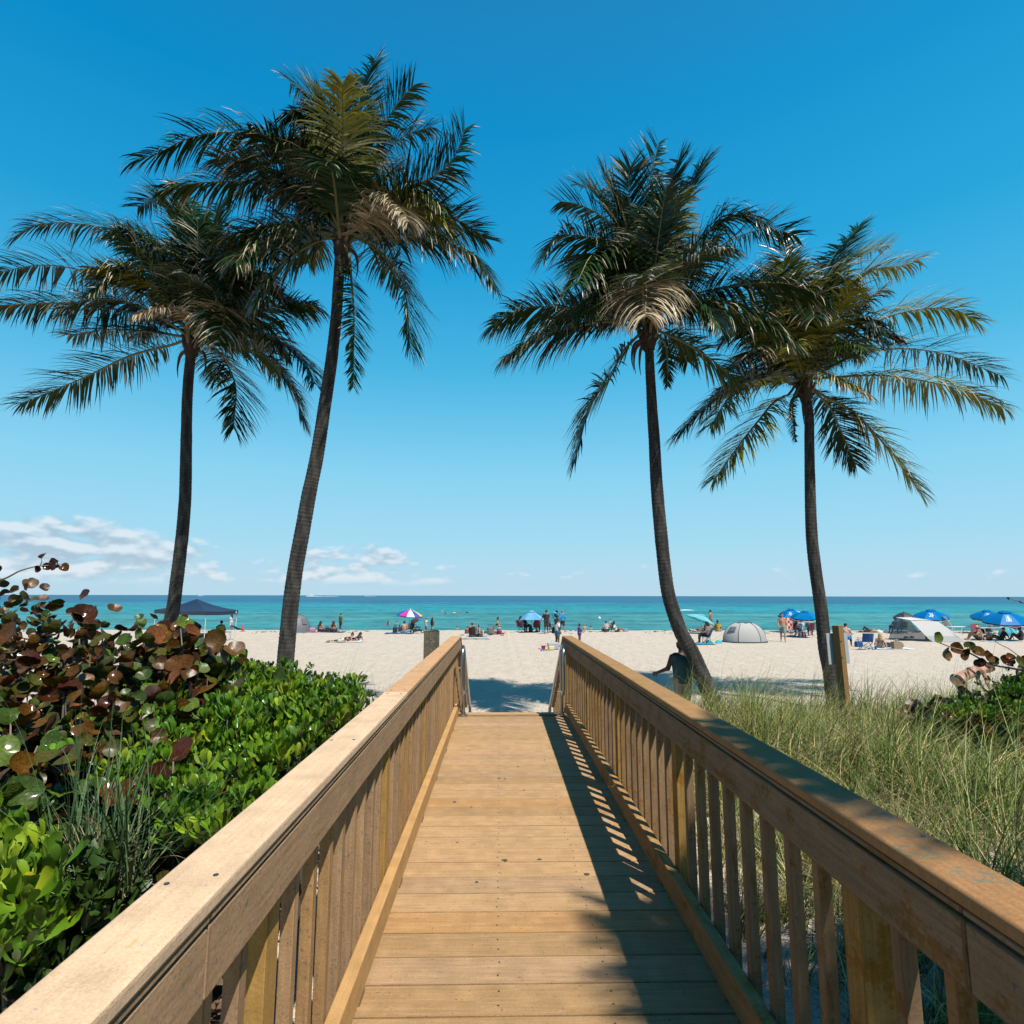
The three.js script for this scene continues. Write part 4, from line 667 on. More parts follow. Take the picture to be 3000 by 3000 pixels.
{ // the clump of broad blue-green blades in the left foreground, with straw at its foot
  const c = atZ(275, 2560, -2.5), t = thing('grass_clump', 'clump of long blue-green grass blades in the left foreground', 'grass clump', [c.x, c.y, c.z]);
  const b = (seed, n, L0, L1, w, dry, green) => { const r = mulberry(seed), q = (a, e) => a + (e - a) * r();
    for (let i = 0; i < n; i++) { const g = new GB(), az = q(0, 6.283), sp = q(0.05, 1.25), L = q(L0, L1), d = V(Math.sin(az) * sp, 1, Math.cos(az) * sp * 0.7).normalize(), p = V(q(-0.14, 0.18), -0.05, q(-0.1, 0.1)), s = V(Math.cos(az + q(-0.8, 0.8)), 0, -Math.sin(az)).normalize(), bend = q(0.04, 0.45), k = q(0.75, 1.25), ww = w * q(0.6, 1.3), c2 = dry ? [0.42 * k, 0.33 * k, 0.18 * k] : [0.080 * k, 0.15 * k, 0.055 * k]; let prev = null;
      for (let j = 0; j <= 9; j++) { const u = j / 9, wd = ww * (u < 0.4 ? 0.7 + u * 0.75 : 1 - (u - 0.4) / 0.62), a = g.v(p.clone().addScaledVector(s, wd), c2), e = g.v(p.clone().addScaledVector(s, -wd), c2); if (prev) g.q(prev[0], prev[1], e, a); prev = [a, e]; p.addScaledVector(d, L / 9); d.y -= bend * (0.15 + u); d.normalize(); }
      obj(dry ? 'dead_blade' : 'blade', g.geo(), grassM, t); } };
  b(1, 110, 0.4, 0.74, 0.0036, false); b(2, 34, 0.45, 0.85, 0.0024, false); b(3, 90, 0.15, 0.4, 0.0026, true); b(4, 22, 0.22, 0.45, 0.008, false);
  const litter = [], cols = []; for (let i = 0; i < 1500; i++) { const p = atZ(rr(-150, 720), rr(2250, 2980), -rr(1.9, 4.2)); if (p.x > -0.98) continue; p.y = landY(p.x, p.z) + rr(0, 0.12); M4.compose(p, facing(V(rr(-1, 1), 1, rr(-1, 1)), rr(0, 6)), V(1, 1, 1).multiplyScalar(rr(0.03, 0.09))); litter.push(M4.clone()); const k = rr(0.5, 1.2); cols.push(new THREE.Color(...pick([[0.30 * k, 0.17 * k, 0.08 * k], [0.16 * k, 0.09 * k, 0.05 * k], [0.36 * k, 0.27 * k, 0.15 * k]]))); }
  const m = new THREE.InstancedMesh(roundG[4], std(1, 1, 1, 0.9, { side: THREE.DoubleSide }), litter.length); m.name = numbered('leaf_litter'); litter.forEach((x, i) => { m.setMatrixAt(i, x); m.setColorAt(i, cols[i]); }); scene.add(m); m.castShadow = m.receiveShadow = true; setUD(m, 'dead brown leaves on the ground under the left shrubs', 'leaf litter', null, 'stuff');
}
// ---------------------------------------------------------------- things on the beach
rnd = mulberry(901);
const DS = { side: THREE.DoubleSide };
const place = (sx, sy) => { const p = onLevel(sx, sy, SAND); p.y = landY(p.x, p.z); return p; };
const mpp = (p) => p.clone().sub(camera.position).dot(ray(1500, 1500)) / FS;   // metres per photograph pixel there
const put = (name, label, cat, at, turn = 0, group) => thing(name, label, cat, at.isVector3 ? at : place(...at), R(turn), group);
const cloth = (r, g, b, rough = 0.85) => std(r, g, b, rough, DS);
const metalW = std(0.75, 0.76, 0.76, 0.4), metalD = std(0.05, 0.05, 0.055, 0.45), wht = std(0.82, 0.82, 0.80, 0.6);
const cyl = (r0, r1, h, n = 12) => new THREE.CylinderGeometry(r0, r1, h, n);
const lathe = (pts, n = 16) => new THREE.LatheGeometry(pts.map(([x, y]) => new THREE.Vector2(x, y)), n);
function logoTex(bg, draw) { const cv = document.createElement('canvas'); cv.width = cv.height = 256; const c = cv.getContext('2d'); c.fillStyle = bg; c.fillRect(0, 0, 256, 256); draw(c); const t = new THREE.CanvasTexture(cv); t.colorSpace = THREE.SRGBColorSpace; return t; }
const turtleTex = logoTex('rgb(10,125,198)', (c) => { c.strokeStyle = c.fillStyle = '#fff'; c.lineWidth = 7; c.beginPath(); c.ellipse(128, 150, 34, 27, 0, 0, 7); c.stroke(); c.beginPath(); c.moveTo(108, 138); c.lineTo(148, 162); c.moveTo(148, 138); c.lineTo(108, 162); c.stroke(); c.beginPath(); c.ellipse(166, 126, 12, 10, 0.4, 0, 7); c.fill(); for (const [x, y, a] of [[84, 122, 0.5], [178, 158, 0.9], [96, 184, -0.6], [150, 188, 0.8]]) { c.beginPath(); c.ellipse(x, y, 24, 8, a, 0, 7); c.fill(); } });
const bTex = logoTex('rgb(10,125,198)', (c) => { c.strokeStyle = '#fff'; c.lineWidth = 8; c.strokeRect(84, 106, 88, 88); c.fillStyle = '#fff'; c.font = 'bold 92px sans-serif'; c.textAlign = 'center'; c.textBaseline = 'middle'; c.fillText('B', 132, 152); });
const turtleM = new THREE.MeshStandardMaterial({ map: turtleTex, roughness: 1, ...DS }), bM = new THREE.MeshStandardMaterial({ map: bTex, roughness: 0.7, ...DS });
// a parasol: foot on the sand, apex where the photograph has it, w its width in photograph pixels
function parasol(label, foot, apex, w, o) {
  const f = foot.isVector3 ? foot : place(...foot), t = put('beach_umbrella', label, 'beach umbrella', f), a = atZ(apex[0], apex[1], f.z).sub(f), Rr = w / 2 * mpp(f), n = o.n || 8, drop = Rr * (o.drop || 0.42), c = new THREE.Group();
  const can = new THREE.Group(); can.name = 'canopy'; t.add(can); can.position.copy(a); can.rotation.set(R(o.pitch || 0), R(o.spin ?? 11), R(o.roll || 0), 'ZXY');
  for (let k = 0; k < n; k++) {
    const g = new GB(), r0 = 7, cN = 4;
    for (let i = 0; i <= r0; i++) for (let j = 0; j <= cN; j++) { const s = i / r0, q = j / cN, an = (k + q) / n * 2 * Math.PI, sag = 1 - 0.10 * Math.sin(q * Math.PI) * s, r = Rr * s * sag; g.v(V(Math.sin(an) * r, -drop * Math.pow(s, 1.55) - 0.02 * Rr * Math.sin(q * Math.PI) * s, Math.cos(an) * r), null, q, 1 - s); }
    for (let i = 0; i < r0; i++) for (let j = 0; j < cN; j++) { const x = i * (cN + 1) + j; g.q(x, x + cN + 1, x + cN + 2, x + 1); }
    const p = obj('canopy_panel', g.geo(), o.logo && o.logo.at.includes(k) ? o.logo.m : o.mats[k % o.mats.length], can);
    if (o.valance !== false) { const v = new GB(); for (let j = 0; j <= 6; j++) { const q = j / 6, an = (k + q) / n * 2 * Math.PI, sag = 1 - 0.10 * Math.sin(q * Math.PI), r = Rr * sag, y = -drop - 0.02 * Rr * Math.sin(q * Math.PI), h = 0.11 * (0.75 + 0.35 * Math.abs(Math.sin(q * Math.PI * 2))); v.v(V(Math.sin(an) * r, y, Math.cos(an) * r), null); v.v(V(Math.sin(an) * r * 1.01, y - h, Math.cos(an) * r * 1.01), null); } for (let j = 0; j < 6; j++) v.q(j * 2, j * 2 + 1, j * 2 + 3, j * 2 + 2); obj('valance', v.geo(), (o.vmats || o.mats)[k % (o.vmats || o.mats).length], can);
      if (o.trim) { const e = new GB(); for (let j = 0; j <= 6; j++) { const q = j / 6, an = (k + q) / n * 2 * Math.PI, r = Rr * (1 - 0.10 * Math.sin(q * Math.PI)) * 1.015, y = -drop - 0.02 * Rr * Math.sin(q * Math.PI), h = 0.11 * (0.75 + 0.35 * Math.abs(Math.sin(q * Math.PI * 2))); e.v(V(Math.sin(an) * r, y - h + 0.022, Math.cos(an) * r), null); e.v(V(Math.sin(an) * r, y - h - 0.024, Math.cos(an) * r), null); } for (let j = 0; j < 6; j++) e.q(j * 2, j * 2 + 1, j * 2 + 3, j * 2 + 2); obj('piping', e.geo(), wht, can); } }
    const an = k / n * 2 * Math.PI; obj('rib', rod(V(0, -0.08, 0), V(Math.sin(an) * Rr * 0.98, -drop - 0.01, Math.cos(an) * Rr * 0.98), 0.006, 4), metalD, can);
  }
  if (o.vent) obj('vent_cap', lathe([[0.001, 0.07], [Rr * 0.14, 0.045], [Rr * 0.26, -0.02]], 12), o.vent, can); obj('finial', lathe([[0.001, 0.12], [0.015, 0.10], [0.02, 0.04], [0.03, 0]], 8), o.fin || wht, can);
  obj('pole', rod(V(0, -0.3, 0), a, 0.018, 8), o.pole || metalW, t);
  return t;
}
const blu = phy(0.0005, 0.165, 0.44, 0.95, { specularIntensity: 0.1, ...DS }), bluL = phy(0.002, 0.21, 0.50, 0.95, { specularIntensity: 0.1, ...DS }), navy = cloth(0.008, 0.025, 0.085, 0.75), sky1 = phy(0.10, 0.42, 0.85, 0.95, { transmission: 0.25, ...DS }), sky2 = phy(0.18, 0.52, 0.90, 0.95, { transmission: 0.25, ...DS }), tealU = phy(0.08, 0.58, 0.66, 0.95, { transmission: 0.3, ...DS }), blackU = cloth(0.03, 0.03, 0.033, 0.6);
parasol('rainbow striped beach umbrella above the shirtless man', [1195, 1851], [1202, 1786], 77, { n: 10, spin: -4, roll: -6, pitch: 4, vent: null, mats: [cloth(0.7, 0.78, 0.8), cloth(0.01, 0.10, 0.45), cloth(0.85, 0.62, 0.02), cloth(0.30, 0.70, 0.03), cloth(0.25, 0.03, 0.25), cloth(0.02, 0.5, 0.65), cloth(0.85, 0.3, 0.02), cloth(0.30, 0.02, 0.18), cloth(0.01, 0.08, 0.42), cloth(0.62, 0.02, 0.32)], vmats: [cloth(0.02, 0.4, 0.6), cloth(0.28, 0.02, 0.22), cloth(0.02, 0.02, 0.05), cloth(0.8, 0.55, 0.02)] });
parasol('light sky-blue beach umbrella left of the man in the navy shirt', [1558, 1853], [1558, 1792], 72, { spin: 8, drop: 0.62, pole: metalD, vent: sky2, mats: [sky1, sky2], valance: false });
parasol('turquoise beach umbrella tipped to the right by the dome tent', [2051, 1856], [2056, 1802], 92, { spin: 5, roll: -21, drop: 0.35, vent: tealU, mats: [tealU], valance: false });
parasol('blue beach umbrella with white turtle emblem behind the man in sage shorts', [2330, 1853], [2317, 1785], 76, { spin: -12, roll: 7, pitch: 10, trim: 1, mats: [blu, bluL], vmats: [navy], vent: blu, logo: { m: turtleM, at: [7, 1] }, pole: std(0.35, 0.24, 0.14) });
parasol('blue beach umbrella on a leaning wooden pole over the red chairs', [2383, 1868], [2358, 1791], 78, { spin: -35, roll: 5, pitch: 10, trim: 1, mats: [blu, bluL], vmats: [navy], vent: blu, pole: std(0.35, 0.24, 0.14) });
parasol('small black rain umbrella over two people in dark chairs', [2647, 1852], [2648, 1793], 60, { spin: 10, drop: 0.55, mats: [blackU], valance: false, pole: metalD, fin: metalD });
parasol('blue beach umbrella with white turtle emblem behind the grey tent', [2736, 1851], [2727, 1787], 94, { spin: -14, roll: 5, pitch: 9, trim: 1, mats: [blu, bluL], vmats: [navy], vent: blu, logo: { m: turtleM, at: [7] }, pole: std(0.35, 0.24, 0.14) });
parasol('blue beach umbrella with letter emblem, farther of the pair at the right edge', [2906, 1856], [2890, 1789], 84, { spin: -12, roll: 8, pitch: 10, trim: 1, mats: [blu, bluL], vmats: [navy], vent: blu, logo: { m: bM, at: [7] }, pole: std(0.35, 0.24, 0.14) });
parasol('large blue beach umbrella with letter emblem on a leaning pole at right', [2974, 1877], [2944, 1792], 122, { spin: -8, roll: 6, pitch: 10, trim: 1, mats: [blu, bluL], vmats: [navy], vent: blu, logo: { m: bM, at: [7] }, pole: std(0.35, 0.24, 0.14) });
parasol('low blue beach umbrella cut by the right edge of the frame', [3020, 1862], [3010, 1806], 74, { spin: -20, roll: 6, pitch: 10, trim: 1, mats: [blu, bluL], vmats: [navy], vent: blu, pole: std(0.35, 0.24, 0.14) });

{ // navy pop-up canopy
  const F = place(597, 1887), Rt = place(688, 1876), L = place(449, 1873), B = L.clone().add(Rt).sub(F), c = F.clone().add(B).multiplyScalar(0.5); c.y = SAND;
  const t = put('canopy_tent', 'navy pop-up canopy on white legs behind the leftmost palm', 'canopy tent', c), loc = [F, Rt, B, L].map((p) => p.clone().sub(c).setY(0)), H = 1.78, roofM = cloth(0.016, 0.020, 0.055, 0.5), top = V(0, 2.62, 0), g = [];
  for (let k = 0; k < 4; k++) {
    const a = loc[k], b = loc[(k + 1) % 4], gb = new GB(), N = 10;
    for (let i = 0; i <= N; i++) for (let j = 0; j <= N; j++) { const s = i / N, q = j / N, e = a.clone().lerp(b, q).multiplyScalar(1.03).setY(H + 0.13), p = top.clone().lerp(e, s); p.y -= 0.10 * Math.sin(s * Math.PI) + 0.05 * Math.sin(q * Math.PI) * s; gb.v(p, null); }
    for (let i = 0; i < N; i++) for (let j = 0; j < N; j++) { const x = i * (N + 1) + j; gb.q(x, x + N + 1, x + N + 2, x + 1); }
    obj('roof_panel', gb.geo(), roofM, t);
    const v = new GB(); for (let j = 0; j <= 8; j++) { const e = a.clone().lerp(b, j / 8).multiplyScalar(1.035), sg = 0.05 * Math.sin(j / 8 * Math.PI); v.v(e.clone().setY(H + 0.13 - sg), null); v.v(e.clone().setY(H - 0.10 - sg * 0.6), null); } for (let j = 0; j < 8; j++) v.q(j * 2, j * 2 + 1, j * 2 + 3, j * 2 + 2); obj('valance', v.geo(), roofM, t);
    const dn = place([597, 688, 560, 449][k], 1880); obj('leg', rod(a.clone().setY(0), a.clone().setY(H + 0.1), 0.022, 6), metalW, t); obj('foot_plate', box(0.14, 0.02, 0.14, a.x, 0.01, a.z), metalW, t);
  }
  const mk = loc[1].clone().lerp(loc[0], 0.07).multiplyScalar(1.04), tri = new THREE.Shape([[-0.10, -0.07], [0.10, -0.07], [0, 0.09]].map(([x, y]) => new THREE.Vector2(x, y))); tri.holes.push(new THREE.Path([[-0.045, -0.04], [0.0, 0.035], [0.045, -0.04]].map(([x, y]) => new THREE.Vector2(x, y))));
  const e = obj('emblem', new THREE.ExtrudeGeometry(tri, { depth: 0.004, bevelEnabled: false }), wht, t); e.position.copy(mk.setY(H + 0.02)); const d = loc[1].clone().sub(loc[0]); e.rotation.y = Math.atan2(-d.z, d.x);
  const lp = atZ(528, 1828, c.z + 0.3), hl = put('camping_lantern', 'round lantern hung on a black strap under the navy canopy', 'lantern', lp); obj('strap', box(0.035, 0.62, 0.008, 0.0, 0.38, 0), metalD, hl); obj('lamp_body', lathe([[0.001, -0.08], [0.08, -0.07], [0.11, 0], [0.08, 0.06], [0.03, 0.08], [0.03, 0.1]], 14), std(0.32, 0.27, 0.16, 0.5), hl);
}
function cone(label, at) { const t = put('traffic_cone', label, 'traffic cone', at); obj('cone_body', lathe([[0.13, 0.03], [0.11, 0.08], [0.03, 0.58], [0.02, 0.6], [0.001, 0.6]], 14), std(0.72, 0.07, 0.03, 0.6), t); obj('base', box(0.36, 0.03, 0.36, 0, 0.015, 0), std(0.55, 0.05, 0.03, 0.7), t); }
cone('orange traffic cone left of the leftmost palm trunk', [433, 1883]); cone('orange traffic cone by the water right of the navy canopy', [711, 1850]);

// chairs; turn 0 looks out to sea
function campChair(label, at, turn, fabric, o = {}) {
  const t = put('folding_chair', label, 'folding chair', at, turn), h = o.seat ?? 0.42, w = o.w ?? 0.5, b = o.back ?? 0.5, fr = o.frame || metalD, lean = 0.16, r = (x0, y0, z0, x1, y1, z1, n = 'leg') => obj(n, rod(V(x0, y0, z0), V(x1, y1, z1), 0.012, 5), fr, t);
  for (const s of [-1, 1]) { r(s * w / 2, 0, -0.24, s * w / 2 * 0.9, h, 0.20); r(s * w / 2, 0, 0.24, s * w / 2, h, -0.22); r(s * w / 2, h - 0.02, 0.2, s * w / 2, h + b, 0.2 + lean + 0.05, 'back_post'); r(s * w / 2, h, -0.22, s * w / 2, h + 0.2, -0.22, 'arm_post'); obj('armrest', box(0.06, 0.02, 0.46, s * (w / 2 + 0.01), h + 0.21, 0.0), o.arm || fabric, t); }
  r(-w / 2, 0, 0.24, w / 2, h * 0.9, 0.2); r(w / 2, 0, 0.24, -w / 2, h * 0.9, 0.2); r(-w / 2, 0, -0.24, w / 2, h * 0.9, -0.2); r(w / 2, 0, -0.24, -w / 2, h * 0.9, -0.2);
  const seat = box(w, 0.02, 0.46, 0, 0, 0, 0.006); seat.rotateX(-0.08); seat.translate(0, h, 0); obj('seat', seat, fabric, t);
  const g = new GB(); for (let i = 0; i <= 5; i++) for (let j = 0; j <= 5; j++) { const s = i / 5, q = j / 5 - 0.5; g.v(V(q * w, h + 0.02 + s * b, 0.2 + s * lean + 0.09 * (1 - 4 * q * q) * (0.5 + 0.5 * s)), null, j / 5, s); } for (let i = 0; i < 5; i++) for (let j = 0; j < 5; j++) { const x = i * 6 + j; g.q(x, x + 1, x + 7, x + 6); }
  obj('backrest', g.geo(), o.backM || fabric, t); if (o.pocket) obj('pocket', box(w * 0.5, b * 0.4, 0.02, 0, h + b * 0.5, 0.2 + lean * 0.5 + 0.11), o.pocket, t);
  return t;
}
const blk = cloth(0.022, 0.022, 0.026), grey = cloth(0.16, 0.16, 0.18), red = cloth(0.24, 0.012, 0.018), blueC = cloth(0.006, 0.10, 0.30);
campChair('black and grey camp chair in front of the bending people under the canopy', [553, 1884], 10, blk, { backM: grey, back: 0.55 });
campChair('black camp chair with blue bag beside the leftmost palm trunk', [524, 1886], 25, blk, { w: 0.46 });
campChair('green and yellow camp chair of the shirtless man under the canopy', [645, 1876], 20, cloth(0.05, 0.13, 0.06), { backM: cloth(0.20, 0.24, 0.035) });
campChair('low black beach chair of the person in the straw hat', [1384, 1866], 0, blk, { seat: 0.2, back: 0.44, w: 0.46, backM: cloth(0.05, 0.045, 0.045) });
campChair('low beach chair with purple and white striped back beside the straw hat', [1397, 1866], -18, blk, { seat: 0.2, back: 0.55, backM: new THREE.MeshStandardMaterial({ map: logoTex('#eee', (c) => { c.fillStyle = '#3a2350'; for (let k = 0; k < 5; k++) c.fillRect(k * 56, 0, 28, 256); }), ...DS, roughness: 0.9 }) });
campChair('red camp chair under the light blue umbrella draped with a towel', [1527, 1852], -60, red, {});
campChair('red camp chair with pink towel left of the navy-shirted man', [1573, 1852], -10, red, { back: 0.32 });
campChair('empty red camp chair behind the navy-shirted man', [1614, 1852], -50, red, {});
campChair('folding chair with dark blue back of the man in the grey shirt', [2070, 1885], 62, blueC, {});
campChair('maroon camp chair with the curly-haired woman beside it', [2328, 1862], 5, red, {});
campChair('maroon camp chair of the person in the cap', [2371, 1863], 20, red, {});
campChair('empty royal blue camp chair beside the blonde woman', [2537, 1903], -6, cloth(0.004, 0.10, 0.36), { back: 0.46, w: 0.56 });
campChair('navy camp chair, left of the two under the black umbrella', [2622, 1856], 20, navy, { backM: grey });
campChair('navy camp chair, right of the two under the black umbrella', [2644, 1856], 0, navy, {});
const plaid = new THREE.MeshStandardMaterial({ map: logoTex('#c03c38', (c) => { c.fillStyle = 'rgba(240,225,215,0.9)'; for (let k = 0; k < 3; k++) for (let j = 0; j < 4; j++) if ((k + j) % 2) c.fillRect(k * 86, j * 64, 86, 64); }), ...DS, roughness: 0.9 });
campChair('red and white checked high-back lounger, left of the pair under the turtle umbrella', [2314, 1856], 160, plaid, { seat: 0.3, back: 0.85, frame: metalW });
campChair('red and white checked high-back lounger, right of the pair under the turtle umbrella', [2337, 1855], 165, plaid, { seat: 0.3, back: 0.85, frame: metalW });
campChair('pink low chair behind the man leaning back at the right', [2861, 1858], 150, cloth(0.30, 0.05, 0.10), { seat: 0.25, back: 0.5 });
function chaise(label, at, turn, up) { const t = put('chaise_lounge', label, 'chaise lounge', at, turn), P = (x, y, z) => V(x, y, z); for (const s of [-0.3, 0.3]) { obj('side_rail', rod(P(s, 0.36, -1.0), P(s, 0.36, 0.5), 0.018, 6), wht, t); for (const z of [-0.85, -0.2, 0.4]) obj('leg', rod(P(s, 0.36, z), P(s * 1.05, 0, z + 0.12), 0.016, 6), wht, t); obj('back_rail', rod(P(s, 0.36, 0.4), P(s, 0.36 + 0.75 * Math.sin(up), 0.4 + 0.75 * Math.cos(up)), 0.018, 6), wht, t); } for (let k = 0; k < 9; k++) obj('strap', box(0.6, 0.012, 0.10, 0, 0.365, -0.9 + k * 0.155), wht, t); for (let k = 0; k < 5; k++) { const s = 0.1 + k * 0.15, b = box(0.6, 0.012, 0.11); b.rotateX(-up); b.translate(0, 0.37 + s * Math.sin(up), 0.4 + s * Math.cos(up)); obj('strap', b, wht, t); } t.scale.setScalar(1.3); }
chaise('white strap chaise lounge with raised back right of the grey tent', [2800, 1853], -90, 1.0);
chaise('second white chaise lounge behind the seated group at right', [2908, 1857], 95, 0.5);
{ const t = put('folding_table', 'small white folding table right of the shirtless man under the canopy', 'table', [662, 1875], 10); obj('tabletop', box(0.55, 0.025, 0.45, 0, 0.5, 0), wht, t); for (const [x, z] of [[-0.22, -0.18], [0.22, -0.18], [-0.22, 0.18], [0.22, 0.18]]) obj('leg', rod(V(x, 0, z), V(x, 0.5, z), 0.012, 5), metalW, t); }

// towels, bags, toys
function towel(label, at, w, d, turn, m) { const p = at.isVector3 ? at : place(...at), t = put('beach_towel', label, 'towel', p, turn), g = new GB(), N = 10; for (let i = 0; i <= N; i++) for (let j = 0; j <= N; j++) { const x = (i / N - 0.5) * w, z = (j / N - 0.5) * d; g.v(V(x + 0.03 * n2(j * 0.4, p.x), 0.012 + 0.018 * n2(x * 3 + p.x, z * 3) + 0.015, z), null, i / N, j / N); } for (let i = 0; i < N; i++) for (let j = 0; j < N; j++) { const a = i * (N + 1) + j; g.q(a, a + 1, a + N + 2, a + N + 1); } obj('cloth', g.geo(), m, t); return t; }
const stripe = (a, b, n) => new THREE.MeshStandardMaterial({ map: logoTex(a, (c) => { c.fillStyle = b; for (let k = 0; k < n; k++) c.fillRect(k * 256 / n, 0, 128 / n, 256); }), ...DS, roughness: 0.95 });
towel('white towel under the two sunbathing women', [1011, 1880], 2.1, 1.7, 4, cloth(0.78, 0.78, 0.77)); towel('pink and purple towel of the dark-haired seated woman', [935, 1852], 1.5, 1.2, 0, cloth(0.6, 0.2, 0.42)); towel('dark blue towel of the woman with burgundy hair', [976, 1852], 1.7, 1.2, 0, cloth(0.02, 0.06, 0.22));
towel('blue beach mat under the rainbow umbrella', [1170, 1856], 2.1, 1.2, 0, cloth(0.02, 0.13, 0.26)); towel('turquoise mat in front of the man in the grey shirt', [2048, 1887], 1.7, 1.3, 10, stripe('#15a6c0', '#1b6f9a', 6)); towel('white and blue towel under the blonde woman', [2604, 1900], 2.3, 1.5, -4, stripe('#e8e8e4', '#9cc0d8', 4)); towel('pale blue towel under the group at the right edge', [2935, 1880], 2.2, 1.0, 0, cloth(0.35, 0.45, 0.5));
towel('white towel on the sand left of the grey tent', [2628, 1872], 0.9, 0.7, 20, cloth(0.75, 0.75, 0.76)); towel('crumpled white towel by the water behind the girl', [1748, 1849], 1.1, 0.7, 0, cloth(0.78, 0.79, 0.8)); towel('blue and white towel under the chairs of the red-chair group', [2318, 1865], 1.2, 0.9, 0, stripe('#d8dde6', '#3b5fa0', 5)); towel('pale blue rope-edged blanket in front of the straw hat person', [1392, 1872], 2.0, 0.7, -3, cloth(0.42, 0.58, 0.64)); towel('dark towel of the far sunbather by the water', [2545, 1852], 2.0, 1.0, 0, cloth(0.12, 0.13, 0.2));
{ const t = put('rolled_towel', 'turquoise rolled beach mat by the front canopy leg', 'towel', [617, 1883], 8), g = cyl(0.11, 0.11, 0.95, 14); g.rotateZ(Math.PI / 2); g.translate(0, 0.11, 0); const p = g.attributes.position; for (let i = 0; i < p.count; i++) p.setY(i, p.getY(i) * (1 + 0.2 * n2(p.getX(i) * 4, 2))); g.computeVertexNormals(); obj('roll', g, cloth(0.02, 0.42, 0.42), t); }
function heap(label, at, w, mats) { const t = put('towel_heap', label, 'towels', at); mats.forEach((m, k) => { const g = new THREE.SphereGeometry(1, 14, 10), p = g.attributes.position; for (let i = 0; i < p.count; i++) { const q = 1 + 0.35 * n3(p.getX(i) * 2 + k, p.getY(i) * 2, p.getZ(i) * 2); p.setXYZ(i, p.getX(i) * q * w * 0.3, Math.max(0, p.getY(i)) * q * w * 0.26, p.getZ(i) * q * w * 0.25); } g.translate((k / Math.max(1, mats.length - 1) - 0.5) * w * 0.8, 0, rr(-0.1, 0.1)); g.computeVertexNormals(); obj('towel', g, m, t); }); return t; }
heap('heap of patterned towels behind the turquoise roll under the canopy', [636, 1877], 1.0, [cloth(0.6, 0.2, 0.25), cloth(0.5, 0.45, 0.42), cloth(0.1, 0.2, 0.35), cloth(0.65, 0.62, 0.6)]);
heap('blue bags and clothes heaped by the dark chair at the leftmost palm', [535, 1885], 0.9, [cloth(0.01, 0.12, 0.4), cloth(0.03, 0.03, 0.04), cloth(0.01, 0.2, 0.45)]);
heap('turquoise towel bundled behind the grey-shirted man', [2091, 1884], 0.7, [cloth(0.03, 0.45, 0.52), cloth(0.05, 0.5, 0.55)]);
heap('blue cloth bundle beside the red chair with the pink towel', [1583, 1852], 0.6, [cloth(0.02, 0.22, 0.6), cloth(0.03, 0.3, 0.7)]);
heap('black and white clothes heaped in front of the striped chair', [1406, 1866], 0.9, [cloth(0.6, 0.6, 0.6), cloth(0.04, 0.04, 0.05), cloth(0.4, 0.4, 0.45)]);
heap('white hat and striped bag beside the far sunbather', [2587, 1853], 0.8, [cloth(0.78, 0.77, 0.75), cloth(0.14, 0.15, 0.24)]);
heap('black bag lying inside the open end of the grey tent', [2664, 1870], 0.5, [blk, blk]);
heap('white clothes lying by the far water edge right of the seated woman', [1822, 1850], 0.8, [cloth(0.7, 0.72, 0.74), cloth(0.2, 0.3, 0.5)]);
function bag(name, label, at, w, h, d, m, o = {}) { const t = put(name, label, 'bag', at, o.turn || 0), g = new RoundedBoxGeometry(w, h, d, 3, Math.min(w, h, d) * (o.round ?? 0.3)), p = g.attributes.position; for (let i = 0; i < p.count; i++) { const y = p.getY(i) / h + 0.5; p.setX(i, p.getX(i) * (1 + (o.taper ?? -0.12) * y + 0.04 * n2(p.getY(i) * 9, i * 0.01))); } g.translate(0, h / 2, 0); g.computeVertexNormals(); obj('bag_body', g, m, t); if (o.handles !== false) for (const s of [-1, 1]) obj('handle', tube([V(-w * 0.22, h * 0.95, s * d * 0.3), V(-w * 0.12, h * 1.28, s * d * 0.3), V(w * 0.12, h * 1.28, s * d * 0.3), V(w * 0.22, h * 0.95, s * d * 0.3)], 0.012, 0.012, 5, 12), o.hm || m, t); if (o.pocket) obj('pocket', box(w * 0.7, h * 0.45, 0.05, 0, h * 0.32, d / 2), o.pocket, t); return t; }
bag('backpack', 'black backpack standing on the mat left of the shirtless man', [1157, 1855], 0.36, 0.48, 0.26, blk, { round: 0.4, pocket: blk });
bag('backpack', 'grey leopard backpack hung against the stroller', place(1205, 1854).add(V(0, 0.28, 0.25)), 0.42, 0.55, 0.25, cloth(0.20, 0.19, 0.18), { round: 0.45 });
bag('beach_bag', 'black bag beside the pole of the light blue umbrella', [1555, 1853], 0.36, 0.4, 0.3, blk); bag('beach_bag', 'pink patterned tub bag left of the dark-haired seated woman', [915, 1852], 0.42, 0.34, 0.36, stripe('#e8b8c4', '#7a4a6a', 7), { taper: 0.2 }); bag('beach_bag', 'dark shoulder bag between the two long-haired women', [958, 1852], 0.34, 0.36, 0.22, blk, { turn: 20 });
bag('tote_bag', 'blue and white striped tote on the sand by the right railing end', [1621, 1903], 0.56, 0.38, 0.3, new THREE.MeshStandardMaterial({ map: (() => { const t = logoTex('#e6e9ee', (c) => { c.fillStyle = '#27406e'; for (let k = 0; k < 6; k++) c.fillRect(0, k * 43, 256, 17); }); return t; })(), roughness: 0.9 }), { taper: 0.18, round: 0.2, hm: wht }); bag('mesh_bag', 'yellow mesh bag in front of the striped tote', [1616, 1905], 0.28, 0.22, 0.15, stripe('#d8cf45', '#f2f0d8', 5), { taper: 0.2 });
